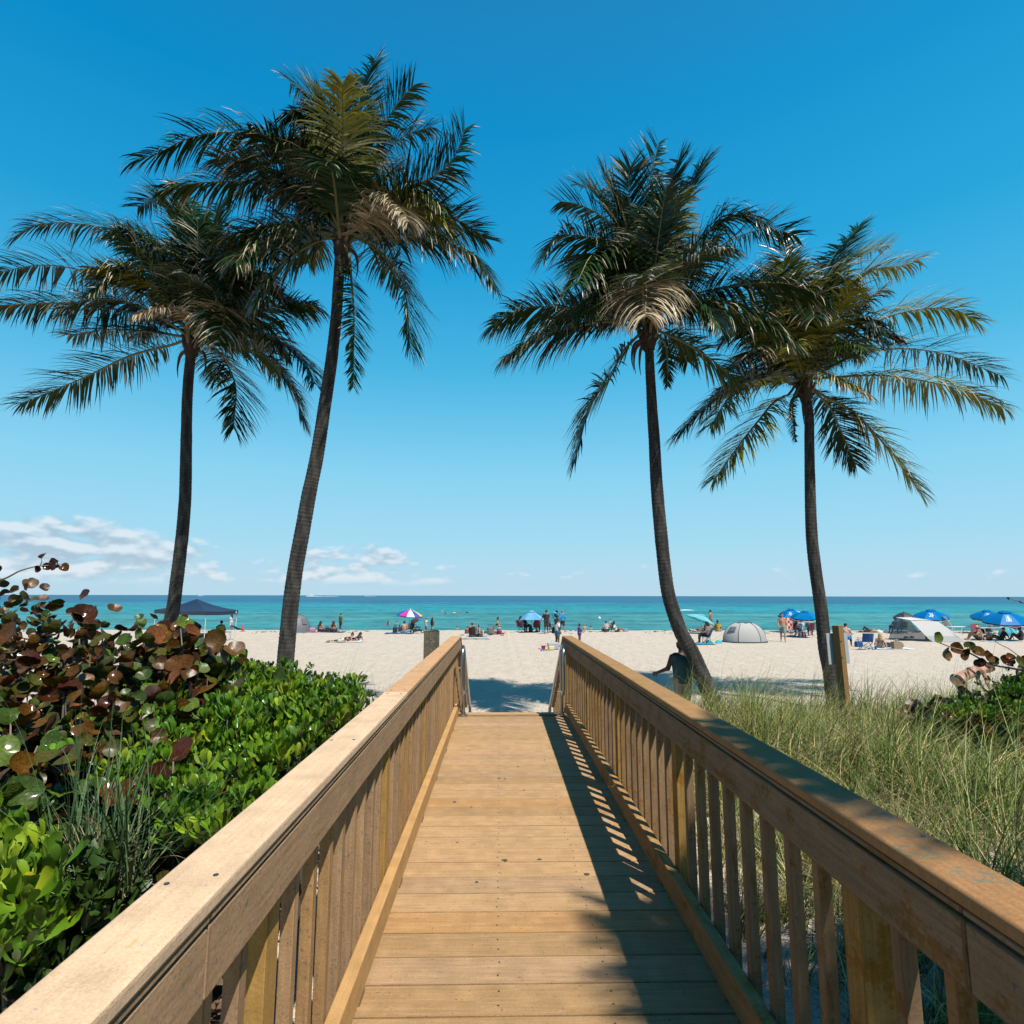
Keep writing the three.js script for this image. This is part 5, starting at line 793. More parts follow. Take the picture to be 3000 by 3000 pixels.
bag('beach_bag', 'green bag between the striped chair and the grey dome backpack', [1425, 1861], 0.42, 0.32, 0.28, cloth(0.01, 0.16, 0.07)); bag('backpack', 'grey rounded backpack left of the kneeling woman', [1436, 1861], 0.5, 0.62, 0.34, cloth(0.17, 0.17, 0.19), { round: 0.48 }); bag('paper_bag', 'brown paper shopping bag on the towel beside the blonde woman', [2628, 1902], 0.48, 0.4, 0.26, std(0.36, 0.25, 0.15, 0.85), { round: 0.06, taper: 0 }); bag('cooler_bag', 'blue cooler bag left of the royal blue chair', [2516, 1895], 0.42, 0.34, 0.3, cloth(0.01, 0.13, 0.42)); bag('cooler_bag', 'dark blue cooler under the white part of the grey tent', [2721, 1875], 0.36, 0.36, 0.3, cloth(0.01, 0.03, 0.16), { handles: false });
bag('cooler_bag', 'red and white cooler bag between the maroon chairs', [2350, 1867], 0.5, 0.4, 0.34, stripe('#b01020', '#e8e4e4', 2), { handles: false });
{ const t = put('cooler', 'red cooler with white lid under the navy canopy', 'cooler', [592, 1874], 5); obj('body', box(0.62, 0.34, 0.38, 0, 0.17, 0, 0.03), std(0.3, 0.015, 0.02, 0.5), t); obj('lid', box(0.64, 0.07, 0.40, 0, 0.375, 0, 0.02), wht, t); obj('handle', rod(V(-0.2, 0.3, 0.2), V(0.2, 0.3, 0.2), 0.012), wht, t); }
function bucket(label, at, r, m) { const t = put('toy_bucket', label, 'toy bucket', at); obj('pail', lathe([[0.001, 0.01], [r * 0.72, 0.01], [r, r * 1.7], [r * 1.08, r * 1.75], [r * 0.95, r * 1.72], [r * 0.7, 0.04]], 16), m, t); obj('handle', tube([V(-r, r * 1.7, 0), V(-r * 0.8, r * 2.4, 0), V(r * 0.8, r * 2.4, 0), V(r, r * 1.7, 0)], 0.006), m, t); }
const plR = std(0.65, 0.02, 0.02, 0.4, DS), plY = std(0.75, 0.55, 0.03, 0.4, DS), plB = std(0.02, 0.08, 0.5, 0.4, DS), plG = std(0.1, 0.55, 0.06, 0.4, DS), plO = std(0.75, 0.22, 0.03, 0.4, DS), plP = std(0.55, 0.02, 0.2, 0.4, DS);
bucket('red toy bucket on the sand left of the striped tote', [1592, 1903], 0.12, plR); bucket('pink toy bucket in front of the kneeling woman', [1464, 1859], 0.17, plP);
const toy = (name, label, at, geo, m) => { const t = put(name, label, 'toy', at, rr(0, 90)); obj('toy_body', geo, m, t); return t; };
const spade = () => [box(0.1, 0.02, 0.13, 0, 0.02, 0, 0.008), rod(V(0, 0.025, 0.05), V(0, 0.04, 0.26), 0.012), rod(V(-0.04, 0.04, 0.26), V(0.04, 0.04, 0.26), 0.012)], mould = (r) => lathe([[0.001, r], [r * 0.5, r * 0.95], [r * 0.7, r * 0.4], [r, 0.02], [r * 1.1, 0]], 12);
toy('toy_spade', 'yellow toy spade by the red bucket', [1599, 1905], spade(), plY); toy('sand_mould', 'blue sand mould in front of the red bucket', [1589, 1906], mould(0.11), plB); toy('sand_mould', 'small red sand mould left of the red bucket', [1580, 1902], mould(0.07), plR); toy('sand_mould', 'orange sand toy right of the kneeling woman', [1481, 1855], mould(0.13), plO); toy('toy_spade', 'green toy rake lying right of the orange sand toy', [1495, 1855], spade(), plG); toy('beach_ball', 'lime ball between the green bag and grey backpack', [1432, 1860], new THREE.SphereGeometry(0.15, 16, 12).translate(0, 0.15, 0), std(0.55, 0.72, 0.02, 0.5));
function flops(label, at) { const t = put('sandals', label, 'sandals', at, rr(-40, 40)); for (const s of [-1, 1]) { obj('sole', box(0.09, 0.025, 0.25, s * 0.07, 0.02, 0, 0.01), std(0.03, 0.025, 0.025), t); obj('strap', tube([V(s * 0.07 - 0.04, 0.03, 0), V(s * 0.07, 0.06, -0.06), V(s * 0.07 + 0.04, 0.03, 0)], 0.008), metalD, t); } }
flops('dark sandals on the sand right of the kneeling woman', [1471, 1862]); flops('dark sandals left of the straw hat chair', [1354, 1861]); flops('dark sandals on the sand beside the grey tent', [2611, 1873]);
{ const t = put('drink_can', 'small blue drink can on the sand in front of the royal blue chair', 'can', [2566, 1903]); obj('can_body', lathe([[0.001, 0], [0.05, 0], [0.055, 0.02], [0.055, 0.2], [0.045, 0.22], [0.001, 0.22]], 12), std(0.02, 0.12, 0.4, 0.35), t); }
{ const t = put('stroller', 'black stroller with raised hood under the rainbow umbrella', 'stroller', [1221, 1855], -78); const wheel = (x, z, r) => { const g = new THREE.TorusGeometry(r, 0.025, 6, 18); g.rotateY(Math.PI / 2); g.translate(x, r + 0.02, z); const w = obj('wheel', g, metalD, t); const h = cyl(r * 0.25, r * 0.25, 0.03, 8); h.rotateZ(Math.PI / 2); h.translate(x, r + 0.02, z); obj('hub', h, metalW, w); };
  for (const s of [-0.26, 0.26]) { wheel(s, 0.36, 0.13); wheel(s * 0.8, -0.44, 0.11); obj('frame', [rod(V(s, 0.15, 0.36), V(s * 0.9, 0.55, -0.1), 0.014), rod(V(s * 0.8, 0.13, -0.44), V(s, 1.0, 0.5), 0.014)], metalD, t); }
  const hood = new THREE.SphereGeometry(0.36, 16, 10, 0, Math.PI * 2, 0, Math.PI / 2.1); hood.scale(0.75, 1, 1); hood.rotateX(0.5); hood.translate(0, 0.78, 0.12); obj('hood', hood, blk, t); obj('seat', [box(0.42, 0.06, 0.5, 0, 0.46, -0.05, 0.02), box(0.42, 0.5, 0.06, 0, 0.68, 0.22, 0.02)], blk, t); obj('basket', box(0.42, 0.16, 0.6, 0, 0.24, 0, 0.04), navy, t); obj('handlebar', rod(V(-0.26, 1.0, 0.5), V(0.26, 1.0, 0.5), 0.018), metalD, t); }
{ const t = put('swim_ring', 'turquoise inflatable ring held up by the woman in white trousers', 'swim ring', place(1628, 1853).add(V(0, 1.32, 0.3))); const g = new THREE.TorusGeometry(0.30, 0.10, 10, 24); g.scale(1, 0.62, 1); g.rotateZ(-0.75); obj('ring', g, std(0.01, 0.35, 0.5, 0.35), t); obj('valve', cyl(0.015, 0.015, 0.03).translate(0.2, -0.15, 0.09), wht, t); }

// tents
function dome(label, at, wpx, hpx, o) { // half-ellipsoid of fabric panels over bent poles
  const f = place(...at), t = put('beach_tent', label, 'tent', f, o.turn || 0), k = mpp(f), rx = wpx / 2 * k, ry = hpx * k, rz = rx * (o.deep || 0.8), n = o.n || 6;
  const P = (an, e, s = 1) => { const c = Math.pow(Math.cos(e), o.pw || 0.8), y = Math.pow(Math.sin(e), o.pw2 || 0.95); return V(Math.sin(an) * rx * c * s, ry * y * s, Math.cos(an) * rz * c * s); };
  for (let j = 0; j < n; j++) { const g = new GB(), N = 8, Mm = 6; for (let a = 0; a <= N; a++) for (let b = 0; b <= Mm; b++) { const q = b / Mm, an = (j + q) / n * 2 * Math.PI + (o.off || 0), p = P(an, a / N * Math.PI / 2, 1 - 0.045 * Math.sin(q * Math.PI) * Math.cos(a / N * 1.5)); g.v(p, null, q, a / N); } for (let a = 0; a < N; a++) for (let b = 0; b < Mm; b++) { const x = a * (Mm + 1) + b; g.q(x, x + 1, x + Mm + 2, x + Mm + 1); } const p = obj('fabric_panel', g.geo(), o.mats[j % o.mats.length], t); const pts = []; for (let a = 0; a <= 8; a++) pts.push(P(j / n * 2 * Math.PI + (o.off || 0), a / 8 * Math.PI / 2, 1.01)); obj('pole', tube(pts, 0.014, 0.014, 5, 16), o.pole || metalD, p); }
  if (o.skirt) { const g = new THREE.TorusGeometry(1, 0.03, 5, 36); g.rotateX(Math.PI / 2); g.scale(rx * 1.02, 1, rz * 1.02); g.translate(0, 0.02, 0); obj('skirt', g, o.skirt, t); }
  if (o.cap) { const g = new THREE.SphereGeometry(1, 18, 6, 0, Math.PI * 2, 0, 0.55); g.scale(rx * 0.98, ry * 1.02, rz * 0.98); obj('top_cover', g, o.cap, t); }
  if (o.window) { const g = new GB(), [a0, a1, e0, e1] = o.window; for (let i = 0; i <= 4; i++) for (let j = 0; j <= 6; j++) g.v(P(lerp(a0, a1, j / 6), lerp(e0, e1, i / 4), 1.015), null); for (let i = 0; i < 4; i++) for (let j = 0; j < 6; j++) { const x = i * 7 + j; g.q(x, x + 1, x + 8, x + 7); } obj('window', g.geo(), cloth(0.13, 0.14, 0.16), t); }
  if (o.ropes) for (const [x, z] of o.ropes) { obj('guy_rope', rod(P(Math.sign(x) * 1.57, 0.5), V(x, 0, z), 0.004, 4), metalD, t); }
  return t;
}
const silver = phy(0.54, 0.54, 0.53, 0.9, { transmission: 0.15, ...DS }), silver2 = phy(0.44, 0.44, 0.45, 0.9, { transmission: 0.15, ...DS }), greyT = cloth(0.17, 0.17, 0.195, 0.6), lightT = cloth(0.52, 0.55, 0.58, 0.6);
dome('silver grey dome tent between the turquoise umbrella and the sage-shorts man', [2182, 1881], 127, 57, { n: 6, off: -0.55, deep: 0.7, mats: [silver, silver2, silver], skirt: cloth(0.01, 0.09, 0.17), cap: cloth(0.03, 0.13, 0.19, 0.6), pole: std(0.06, 0.06, 0.07), ropes: [[-2.6, 0.9], [2.6, 1.1]], window: [-1.25, -0.75, 0.55, 0.85] });
dome('small grey pop-up beach tent with window right behind the leaning palm trunk', [868, 1852], 80, 51, { n: 5, off: 0.3, deep: 0.9, pw: 0.9, mats: [greyT, lightT, greyT, greyT, lightT], skirt: cloth(0.05, 0.3, 0.4), window: [0.75, 1.2, 0.45, 0.85] });
dome('small turquoise pop-up shelter behind the group at the right edge', [2954, 1863], 52, 26, { n: 5, mats: [cloth(0.06, 0.42, 0.5), cloth(0.09, 0.5, 0.56)], pw: 1.3 });
{ // open grey cabana tent with a big pale back sheet
  const f = place(2718, 1878), t = put('cabana_tent', 'large grey cabana tent with red piping and open side, behind the bronze twig', 'tent', f), k = mpp(f), X = (sx) => (sx - 2718) * k, Y = (sy) => (1878 - sy) * k;
  const quad = (name, a, b, c, d, m, sag = 0) => { const g = new GB(), N = 8; for (let i = 0; i <= N; i++) for (let j = 0; j <= N; j++) { const s = i / N, q = j / N, p = a.clone().lerp(b, q).lerp(d.clone().lerp(c, q), s); p.y -= sag * Math.sin(s * Math.PI) * Math.sin(q * Math.PI); p.z += 0.6 * sag * Math.sin(s * Math.PI); g.v(p, null); } for (let i = 0; i < N; i++) for (let j = 0; j < N; j++) { const x = i * (N + 1) + j; g.q(x, x + 1, x + N + 2, x + N + 1); } return obj(name, g.geo(), m, t); };
  const sheet = phy(0.66, 0.66, 0.66, 0.9, { transmission: 0.2, ...DS }), base = phy(0.40, 0.40, 0.41, 0.9, { transmission: 0.1, ...DS }), mesh = phy(0.55, 0.56, 0.57, 0.25, { transmission: 0.9, ...DS });
  const A = V(X(2669), Y(1819), 0.1), B = V(X(2749), Y(1821), 0.1), Cc = V(X(2790), Y(1862), 0.62), Dd = V(X(2693), Y(1862), 0.62), E = V(X(2672), Y(1813), -1.5), F2 = V(X(2722), Y(1812), -1.5);
  quad('back_sheet', A, B, Cc, Dd, sheet, 0.05); quad('lower_sheet', Dd.clone().add(V(0, 0, 0.003)), Cc.clone().add(V(0, 0, 0.003)), V(X(2795), 0, 0.9), V(X(2703), 0, 0.9), base, 0.02); quad('roof', E, F2, B, A, sheet, 0.03); quad('side_flap', A.clone().add(V(-0.01, 0, 0)), A.clone().add(V(0.05, -0.05, 0)), V(X(2704), 0, 0.85), V(X(2700), 0.05, 0.83), sheet); quad('mesh_wall', E, A.clone().add(V(-0.015, 0, 0)), V(X(2683), Y(1850), 0.3), V(X(2655), Y(1848), -1.4), mesh); quad('side_wall', V(X(2654), Y(1850), -1.4), V(X(2690), Y(1852), 0.42), V(X(2700), 0.0, 0.85), V(X(2641), 0.0, -1.3), mesh); quad('far_wall', F2, B.clone().add(V(0.01, 0, 0)), V(X(2795), 0, 0.88), V(X(2780), 0, -1.3), sheet); quad('groundsheet', V(X(2641), 0.02, -1.3), V(X(2780), 0.02, -1.3), V(X(2795), 0.02, 0.88), V(X(2700), 0.02, 0.84), cloth(0.06, 0.065, 0.08));
  const pip = std(0.12, 0.03, 0.035, 0.6); obj('piping', tube([A, A.clone().lerp(B, 0.5).add(V(0, 0.04, 0)), B], 0.018), pip, t); obj('piping', tube([E, A.clone().lerp(E, 0.4), A], 0.014), pip, t); obj('pole', tube([V(X(2641), 0, -1.3), V(X(2660), Y(1835), -1.3), E], 0.014), metalD, t); obj('pole', rod(A, V(X(2703), 0, 0.86), 0.012), metalW, t);
}
{ // pebbled pillar by the left railing end
  const p = atZ(1265, 1846, -16.5), t = put('concrete_pillar', 'round pebble-faced concrete pillar behind the end of the left railing', 'pillar', [1, 1]); t.position.set(p.x, SAND, p.z); const h = p.y - SAND, r = 45.5 / 2 * mpp(p);
  const pt = (() => { const T = mulberry(77), cells = []; for (let i = 0; i < 900; i++) cells.push([T() * 256, T() * 256, T()]); const grid = {}; cells.forEach((c) => { const k = (c[0] >> 4) + ',' + (c[1] >> 4); (grid[k] ||= []).push(c); }); const near = (x, y) => { let b = 1e9, b2 = 1e9, id = 0; for (let i = -1; i <= 1; i++) for (let j = -1; j <= 1; j++) for (const c of grid[(((x >> 4) + i + 16) % 16) + ',' + (((y >> 4) + j + 16) % 16)] || []) { let dx = Math.abs(c[0] - x), dy = Math.abs(c[1] - y); dx = Math.min(dx, 256 - dx); dy = Math.min(dy, 256 - dy); const d = Math.hypot(dx, dy); if (d < b) { b2 = b; b = d; id = c[2]; } else if (d < b2) b2 = d; } return [b2 - b, id]; }; const memo = new Map(), get = (x, y) => { const k = y * 256 + x; if (!memo.has(k)) memo.set(k, near(x, y)); return memo.get(k); }; return [dataTex(256, 256, (x, y) => { const [e, id] = get(x, y), q = e < 1.2 ? 0.42 : 0.5 + id * 0.45; return [q, q * 0.9, q * 0.76]; }), dataTex(256, 256, (x, y) => { const [e] = get(x, y), q = clamp(e / 5, 0, 1); return [q, q, q]; }, false)]; })();
  for (const q of pt) { q.repeat.set(3.5, 4.5); } const m = new THREE.MeshStandardMaterial({ map: pt[0], bumpMap: pt[1], bumpScale: 0.003, roughness: 0.9, color: new THREE.Color(1.6, 1.42, 1.24) });
  obj('shaft', cyl(r, r, h - 0.03, 28).translate(0, (h - 0.03) / 2, 0), m, t); obj('cap', lathe([[r * 0.985, 0], [r * 0.97, 0.025], [r * 0.5, 0.05], [0.001, 0.06]], 28).translate(0, h - 0.04, 0), wood(texCap, 0.62, 0.47, 0.33), t);
}
{ // weathered post that carries a sign, seen from behind
  const b = atZ(2481, 2080, -7.5), tp = atZ(2453, 1832, -7.5), t = put('sign_post', 'leaning wooden post with a blank grey sign seen from behind', 'sign', [1, 1]); t.position.set(b.x, landY(b.x, b.z), b.z);
  const a = V(0, -0.25, 0), e = tp.clone().sub(t.position), up = e.clone().sub(a), L = up.length(), q = new THREE.Quaternion().setFromUnitVectors(UP, up.normalize()), yaw = new THREE.Quaternion().setFromAxisAngle(UP, R(26)), g = boardUV(box(0.092, L, 0.092, 0, L / 2, 0, 0.005), 1, 1 / 1.6);
  const grain = (() => { const ta = tile(97), N = 256; return dataTex(N, 1024, (x, y) => { const cx = (x - 128) / 40, w = Math.sqrt(cx * cx + ((y % 512 - 256) / 190) ** 2) * 6 + 1.6 * ta(x / 30, y / 120, 8, 8), s = 0.5 + 0.5 * Math.sin(w * 5), q = 0.66 + 0.26 * s + 0.16 * (ta(x / 2, y / 60, 128, 17) - 0.5); return [q, q * 0.86, q * 0.62]; }); })();
  const u = g.attributes.uv, pp = g.attributes.position, nn = g.attributes.normal; for (let i = 0; i < u.count; i++) u.setXY(i, (Math.abs(nn.getX(i)) > 0.6 ? pp.getZ(i) : pp.getX(i)) / 0.092 + 0.5, pp.getY(i) / 1.3);
  const post = obj('post', g, new THREE.MeshStandardMaterial({ map: grain, roughness: 0.85, color: new THREE.Color(0.50, 0.36, 0.22) }), t); post.position.copy(a); post.quaternion.copy(q).multiply(yaw);
  const k = mpp(b), sg = obj('sign_panel', box(70 * k, 91 * k, 0.004, 0, 0, 0, 0.001), std(0.56, 0.62, 0.64, 0.5, { metalness: 0.2 }), t); const c = atZ(2461, 1901, -7.5).sub(t.position); sg.position.set(c.x + 0.01, c.y, -0.062); sg.quaternion.copy(q); sg.rotateY(R(8)); for (const dy of [-0.1, 0.1]) { const s = obj('bolt', cyl(0.008, 0.008, 0.006, 8).rotateX(Math.PI / 2), M.screw, t); s.position.set(c.x - 0.012, c.y + dy, 0.062); }
}
// motor boats on the horizon with their wakes
function boat(label, sx, L, wake) { const p = onLevel(sx, 1744.6, SEA), d = L > 20 ? 2200 : 3400; const q = p.clone().sub(camera.position).normalize().multiplyScalar(d); const t = thing('motor_boat', label, 'boat', [q.x, SEA, q.z], Math.atan2(-q.x, -q.z)); const s = new THREE.Shape(); s.moveTo(-L / 2, L * 0.07); s.lineTo(-L * 0.4, 0); s.lineTo(L / 2, 0); s.lineTo(L / 2, L * 0.08); s.lineTo(-L * 0.5, L * 0.10); obj('hull', new THREE.ExtrudeGeometry(s, { depth: L * 0.26, bevelEnabled: true, bevelSize: 0.1, bevelThickness: 0.1 }).translate(0, 0, -L * 0.13), wht, t); obj('cabin', [box(L * 0.42, L * 0.09, L * 0.2, L * 0.05, L * 0.125, 0, 0.2), box(L * 0.26, L * 0.07, L * 0.16, L * 0.08, L * 0.2, 0, 0.2)], wht, t); obj('windshield', box(L * 0.3, L * 0.03, L * 0.205, L * 0.04, L * 0.14, 0, 0.05), metalD, t); obj('mast', rod(V(L * 0.1, L * 0.23, 0), V(L * 0.1, L * 0.33, 0), 0.12), wht, t);
  const g = new GB(); for (let i = 0; i <= 20; i++) { const x = L * 0.45 + i / 20 * wake, h = 0.5 + 1.0 * Math.abs(n2(i * 0.9, sx)) * (1 - i / 22); g.v(V(x, h, -2 - i * 0.3), null); g.v(V(x, 0.05, 4 + i * 0.4), null); } for (let i = 0; i < 20; i++) g.q(i * 2, i * 2 + 1, i * 2 + 3, i * 2 + 2); obj('wake', g.geo(), std(0.85, 0.87, 0.88, 0.9, DS), t); }
boat('white motor yacht with long wake on the horizon right of the leaning palm', 910, 30, 78); boat('small white boat with wake on the horizon above the rainbow umbrella', 1072, 13, 50); boat('tiny white boat on the horizon above the navy canopy', 585, 16, 14);
// ---------------------------------------------------------------- people
rnd = mulberry(1301);
const mcs = new Map();
// a surface round bones: each [a, b, ra, rb], joined by a smooth minimum; cuts are half spaces [point, normal pointing away]
function flesh(bones, res, k = 0.03, cuts = [], pad = 0.03) {
  const lo = V(1e9, 1e9, 1e9), hi = V(-1e9, -1e9, -1e9); for (const [a, b, ra, rb] of bones) { const r = Math.max(ra, rb) + pad; for (const p of [a, b]) { lo.min(p.clone().addScalar(-r)); hi.max(p.clone().addScalar(r)); } }
  const c = lo.clone().add(hi).multiplyScalar(0.5), h = Math.max(hi.x - lo.x, hi.y - lo.y, hi.z - lo.z) / 2 * 1.06;
  if (!mcs.has(res)) mcs.set(res, new MarchingCubes(res, new THREE.MeshStandardMaterial(), false, false, 60000)); const mc = mcs.get(res), half = res / 2, F = mc.field, D = new Float32Array(res ** 3).fill(1e3), cell = h / half;
  for (const [a, b, ra, rb] of bones) {
    const r = Math.max(ra, rb) + k + cell * 2, i0 = [0, 1, 2].map((m) => Math.max(0, Math.floor((Math.min(a.getComponent(m), b.getComponent(m)) - r - c.getComponent(m)) / cell + half))), i1 = [0, 1, 2].map((m) => Math.min(res - 1, Math.ceil((Math.max(a.getComponent(m), b.getComponent(m)) + r - c.getComponent(m)) / cell + half)));
    const dx = b.x - a.x, dy = b.y - a.y, dz = b.z - a.z, L2 = dx * dx + dy * dy + dz * dz + 1e-9;
    for (let z = i0[2]; z <= i1[2]; z++) for (let y = i0[1]; y <= i1[1]; y++) for (let x = i0[0]; x <= i1[0]; x++) {
      const px = (x - half) * cell + c.x - a.x, py = (y - half) * cell + c.y - a.y, pz = (z - half) * cell + c.z - a.z; let t = (px * dx + py * dy + pz * dz) / L2; t = t < 0 ? 0 : t > 1 ? 1 : t;
      const d = Math.sqrt((px - dx * t) ** 2 + (py - dy * t) ** 2 + (pz - dz * t) ** 2) - (ra + (rb - ra) * t), o = x + y * res + z * res * res, e = D[o], m = Math.max(0, k - Math.abs(d - e)) / k; D[o] = Math.min(d, e) - m * m * k * 0.25;
    }
  }
  for (const [p, n] of cuts) for (let z = 0; z < res; z++) for (let y = 0; y < res; y++) for (let x = 0; x < res; x++) { const o = x + y * res + z * res * res; if (D[o] > 0.2) continue; const d = ((x - half) * cell + c.x - p.x) * n.x + ((y - half) * cell + c.y - p.y) * n.y + ((z - half) * cell + c.z - p.z) * n.z; if (d > D[o]) D[o] = d; }
  for (let i = 0; i < D.length; i++) F[i] = -D[i];
  mc.isolation = 0; mc.update(); const n = mc.count, g = new THREE.BufferGeometry(), P = new Float32Array(n * 3);
  for (let i = 0; i < n; i++) { P[i * 3] = mc.positionArray[i * 3] * h + c.x; P[i * 3 + 1] = mc.positionArray[i * 3 + 1] * h + c.y; P[i * 3 + 2] = mc.positionArray[i * 3 + 2] * h + c.z; }
  g.setAttribute('position', new THREE.BufferAttribute(P, 3)); g.setAttribute('normal', new THREE.BufferAttribute(new Float32Array(mc.normalArray.subarray(0, n * 3)), 3)); return g;
}
const paint = (g, f) => { const p = g.attributes.position, c = new Float32Array(p.count * 3), v = V(0, 0, 0); for (let i = 0; i < p.count; i++) { v.fromBufferAttribute(p, i); const q = f ? f(v) : [1, 1, 1]; c[i * 3] = q[0]; c[i * 3 + 1] = q[1]; c[i * 3 + 2] = q[2]; } g.setAttribute('color', new THREE.BufferAttribute(c, 3)); return g; };
// head: looks along -z, its centre at the origin
const headG = paint(flesh([[V(0, 0.03, 0.012), V(0, 0.035, -0.012), 0.083, 0.08], [V(0, -0.03, -0.03), V(0, -0.075, -0.055), 0.062, 0.036], [V(-0.045, -0.02, -0.035), V(0.045, -0.02, -0.035), 0.035, 0.035], [V(0, 0.015, -0.088), V(0, -0.018, -0.104), 0.010, 0.014], [V(0, -0.047, -0.09), V(0, -0.05, -0.09), 0.012, 0.014], [V(-0.03, 0.03, -0.078), V(0.03, 0.03, -0.078), 0.014, 0.014], [V(-0.081, 0.012, 0.012), V(-0.08, -0.02, 0.006), 0.013, 0.01], [V(0.081, 0.012, 0.012), V(0.08, -0.02, 0.006), 0.013, 0.01], [V(0, -0.06, 0.015), V(0, -0.13, 0.02), 0.052, 0.052]], 52, 0.018), (v) => { if (v.z < -0.06 && Math.hypot(Math.abs(v.x) - 0.031, (v.y - 0.008) * 1.5) < 0.014) return [0.12, 0.1, 0.1]; if (v.z < -0.07 && Math.hypot(v.x * 0.5, (v.y + 0.05) * 1.4) < 0.013) return [0.8, 0.42, 0.4]; if (v.z < -0.06 && Math.abs(v.y - 0.032) < 0.006 && Math.abs(Math.abs(v.x) - 0.031) < 0.018) return [0.3, 0.25, 0.25]; return [1, 1, 1]; });
// hand: hangs down from the wrist at the origin, palm towards -z, thumb on +x times side
const handOf = (side, curl) => { const b = [[V(-0.018, -0.02, 0), V(-0.026, -0.08, 0), 0.017, 0.014], [V(0.018, -0.02, 0), V(0.024, -0.08, 0), 0.017, 0.014], [V(0, 0.02, 0), V(0, -0.03, 0), 0.024, 0.024], [V(0, -0.03, 0), V(0, -0.08, 0), 0.018, 0.014]]; const Ls = [0.060, 0.075, 0.078, 0.068]; for (let i = 0; i < 4; i++) { const x = (i - 1.5) * 0.0205, a = V(x, -0.085, 0), c1 = curl * 0.7, c2 = curl * 1.6, L = Ls[i], m = a.clone().add(V((i - 1.5) * 0.003, -Math.cos(c1) * L * 0.52, -Math.sin(c1) * L * 0.52)), e = m.clone().add(V(0, -Math.cos(c2) * L * 0.48, -Math.sin(c2) * L * 0.48)); b.push([a, m, 0.0092, 0.0085], [m, e, 0.0085, 0.007]); } b.push([V(0.024, -0.03, -0.004), V(0.052, -0.062, -0.012), 0.012, 0.0105], [V(0.052, -0.062, -0.012), V(0.058, -0.092, -0.024), 0.0105, 0.0085]); return paint(flesh(b.map(([a, c, r, s]) => [V(a.x * side, a.y, a.z), V(c.x * side, c.y, c.z), r, s]), 46, 0.006, [], 0.008)); };
const hands = { L: handOf(1, 0.35), R: handOf(-1, 0.35), Lg: handOf(1, 0.95), Rg: handOf(-1, 0.95) };
const hairs = {
  short: [[V(0, 0.045, 0.018), V(0, 0.05, -0.008), 0.09, 0.086], [V(0, -0.005, 0.05), V(0, -0.02, 0.05), 0.055, 0.05]],
  long: [[V(0, 0.045, 0.018), V(0, 0.05, -0.01), 0.094, 0.09], [V(0, 0.0, 0.05), V(0, -0.3, 0.10), 0.085, 0.085], [V(-0.06, 0, 0.03), V(-0.08, -0.2, 0.07), 0.05, 0.05], [V(0.06, 0, 0.03), V(0.08, -0.2, 0.07), 0.05, 0.05], [V(0, -0.25, 0.10), V(0, -0.42, 0.10), 0.075, 0.035]],
  bun: [[V(0, 0.045, 0.018), V(0, 0.05, -0.008), 0.09, 0.086], [V(0, 0.01, 0.045), V(0, -0.01, 0.045), 0.06, 0.05], [V(0, 0.125, 0.05), V(0, 0.145, 0.055), 0.048, 0.045]],
  curly: [[V(0, 0.05, 0.02), V(0, 0.06, 0), 0.115, 0.11], [V(-0.07, 0, 0.04), V(-0.08, -0.1, 0.05), 0.06, 0.05], [V(0.07, 0, 0.04), V(0.08, -0.1, 0.05), 0.06, 0.05], [V(0, -0.02, 0.07), V(0, -0.12, 0.08), 0.08, 0.06]],
};
const hairG = Object.fromEntries(Object.entries(hairs).map(([k, b]) => [k, flesh(b, 44, 0.03, [[V(0, 0.045, -0.05), V(0, -0.55, -0.83).normalize()]])]));
// poses: joints of a person 1.75 m tall who looks along -z; x is to the right
const STAND = { pel: [0, 0.95, 0], che: [0, 1.28, 0], nek: [0, 1.47, 0.01], hed: [0, 1.63, -0.015], shL: [-0.18, 1.41, 0.01], shR: [0.18, 1.41, 0.01], elL: [-0.24, 1.12, 0.03], elR: [0.24, 1.12, 0.03], wrL: [-0.25, 0.87, -0.05], wrR: [0.25, 0.87, -0.05], hiL: [-0.09, 0.91, 0], hiR: [0.09, 0.91, 0], knL: [-0.10, 0.49, -0.015], knR: [0.10, 0.49, -0.015], anL: [-0.11, 0.08, 0.02], anR: [0.11, 0.08, 0.02], toL: [-0.13, 0.03, -0.15], toR: [0.13, 0.03, -0.15] };
const shift = (o, y, keys) => Object.fromEntries((keys || Object.keys(STAND)).map((k) => [k, [(o[k] || STAND[k])[0], (o[k] || STAND[k])[1] + y, (o[k] || STAND[k])[2]]]));
const UPPER = ['pel', 'che', 'nek', 'hed', 'shL', 'shR', 'elL', 'elR', 'wrL', 'wrR', 'hiL', 'hiR'];
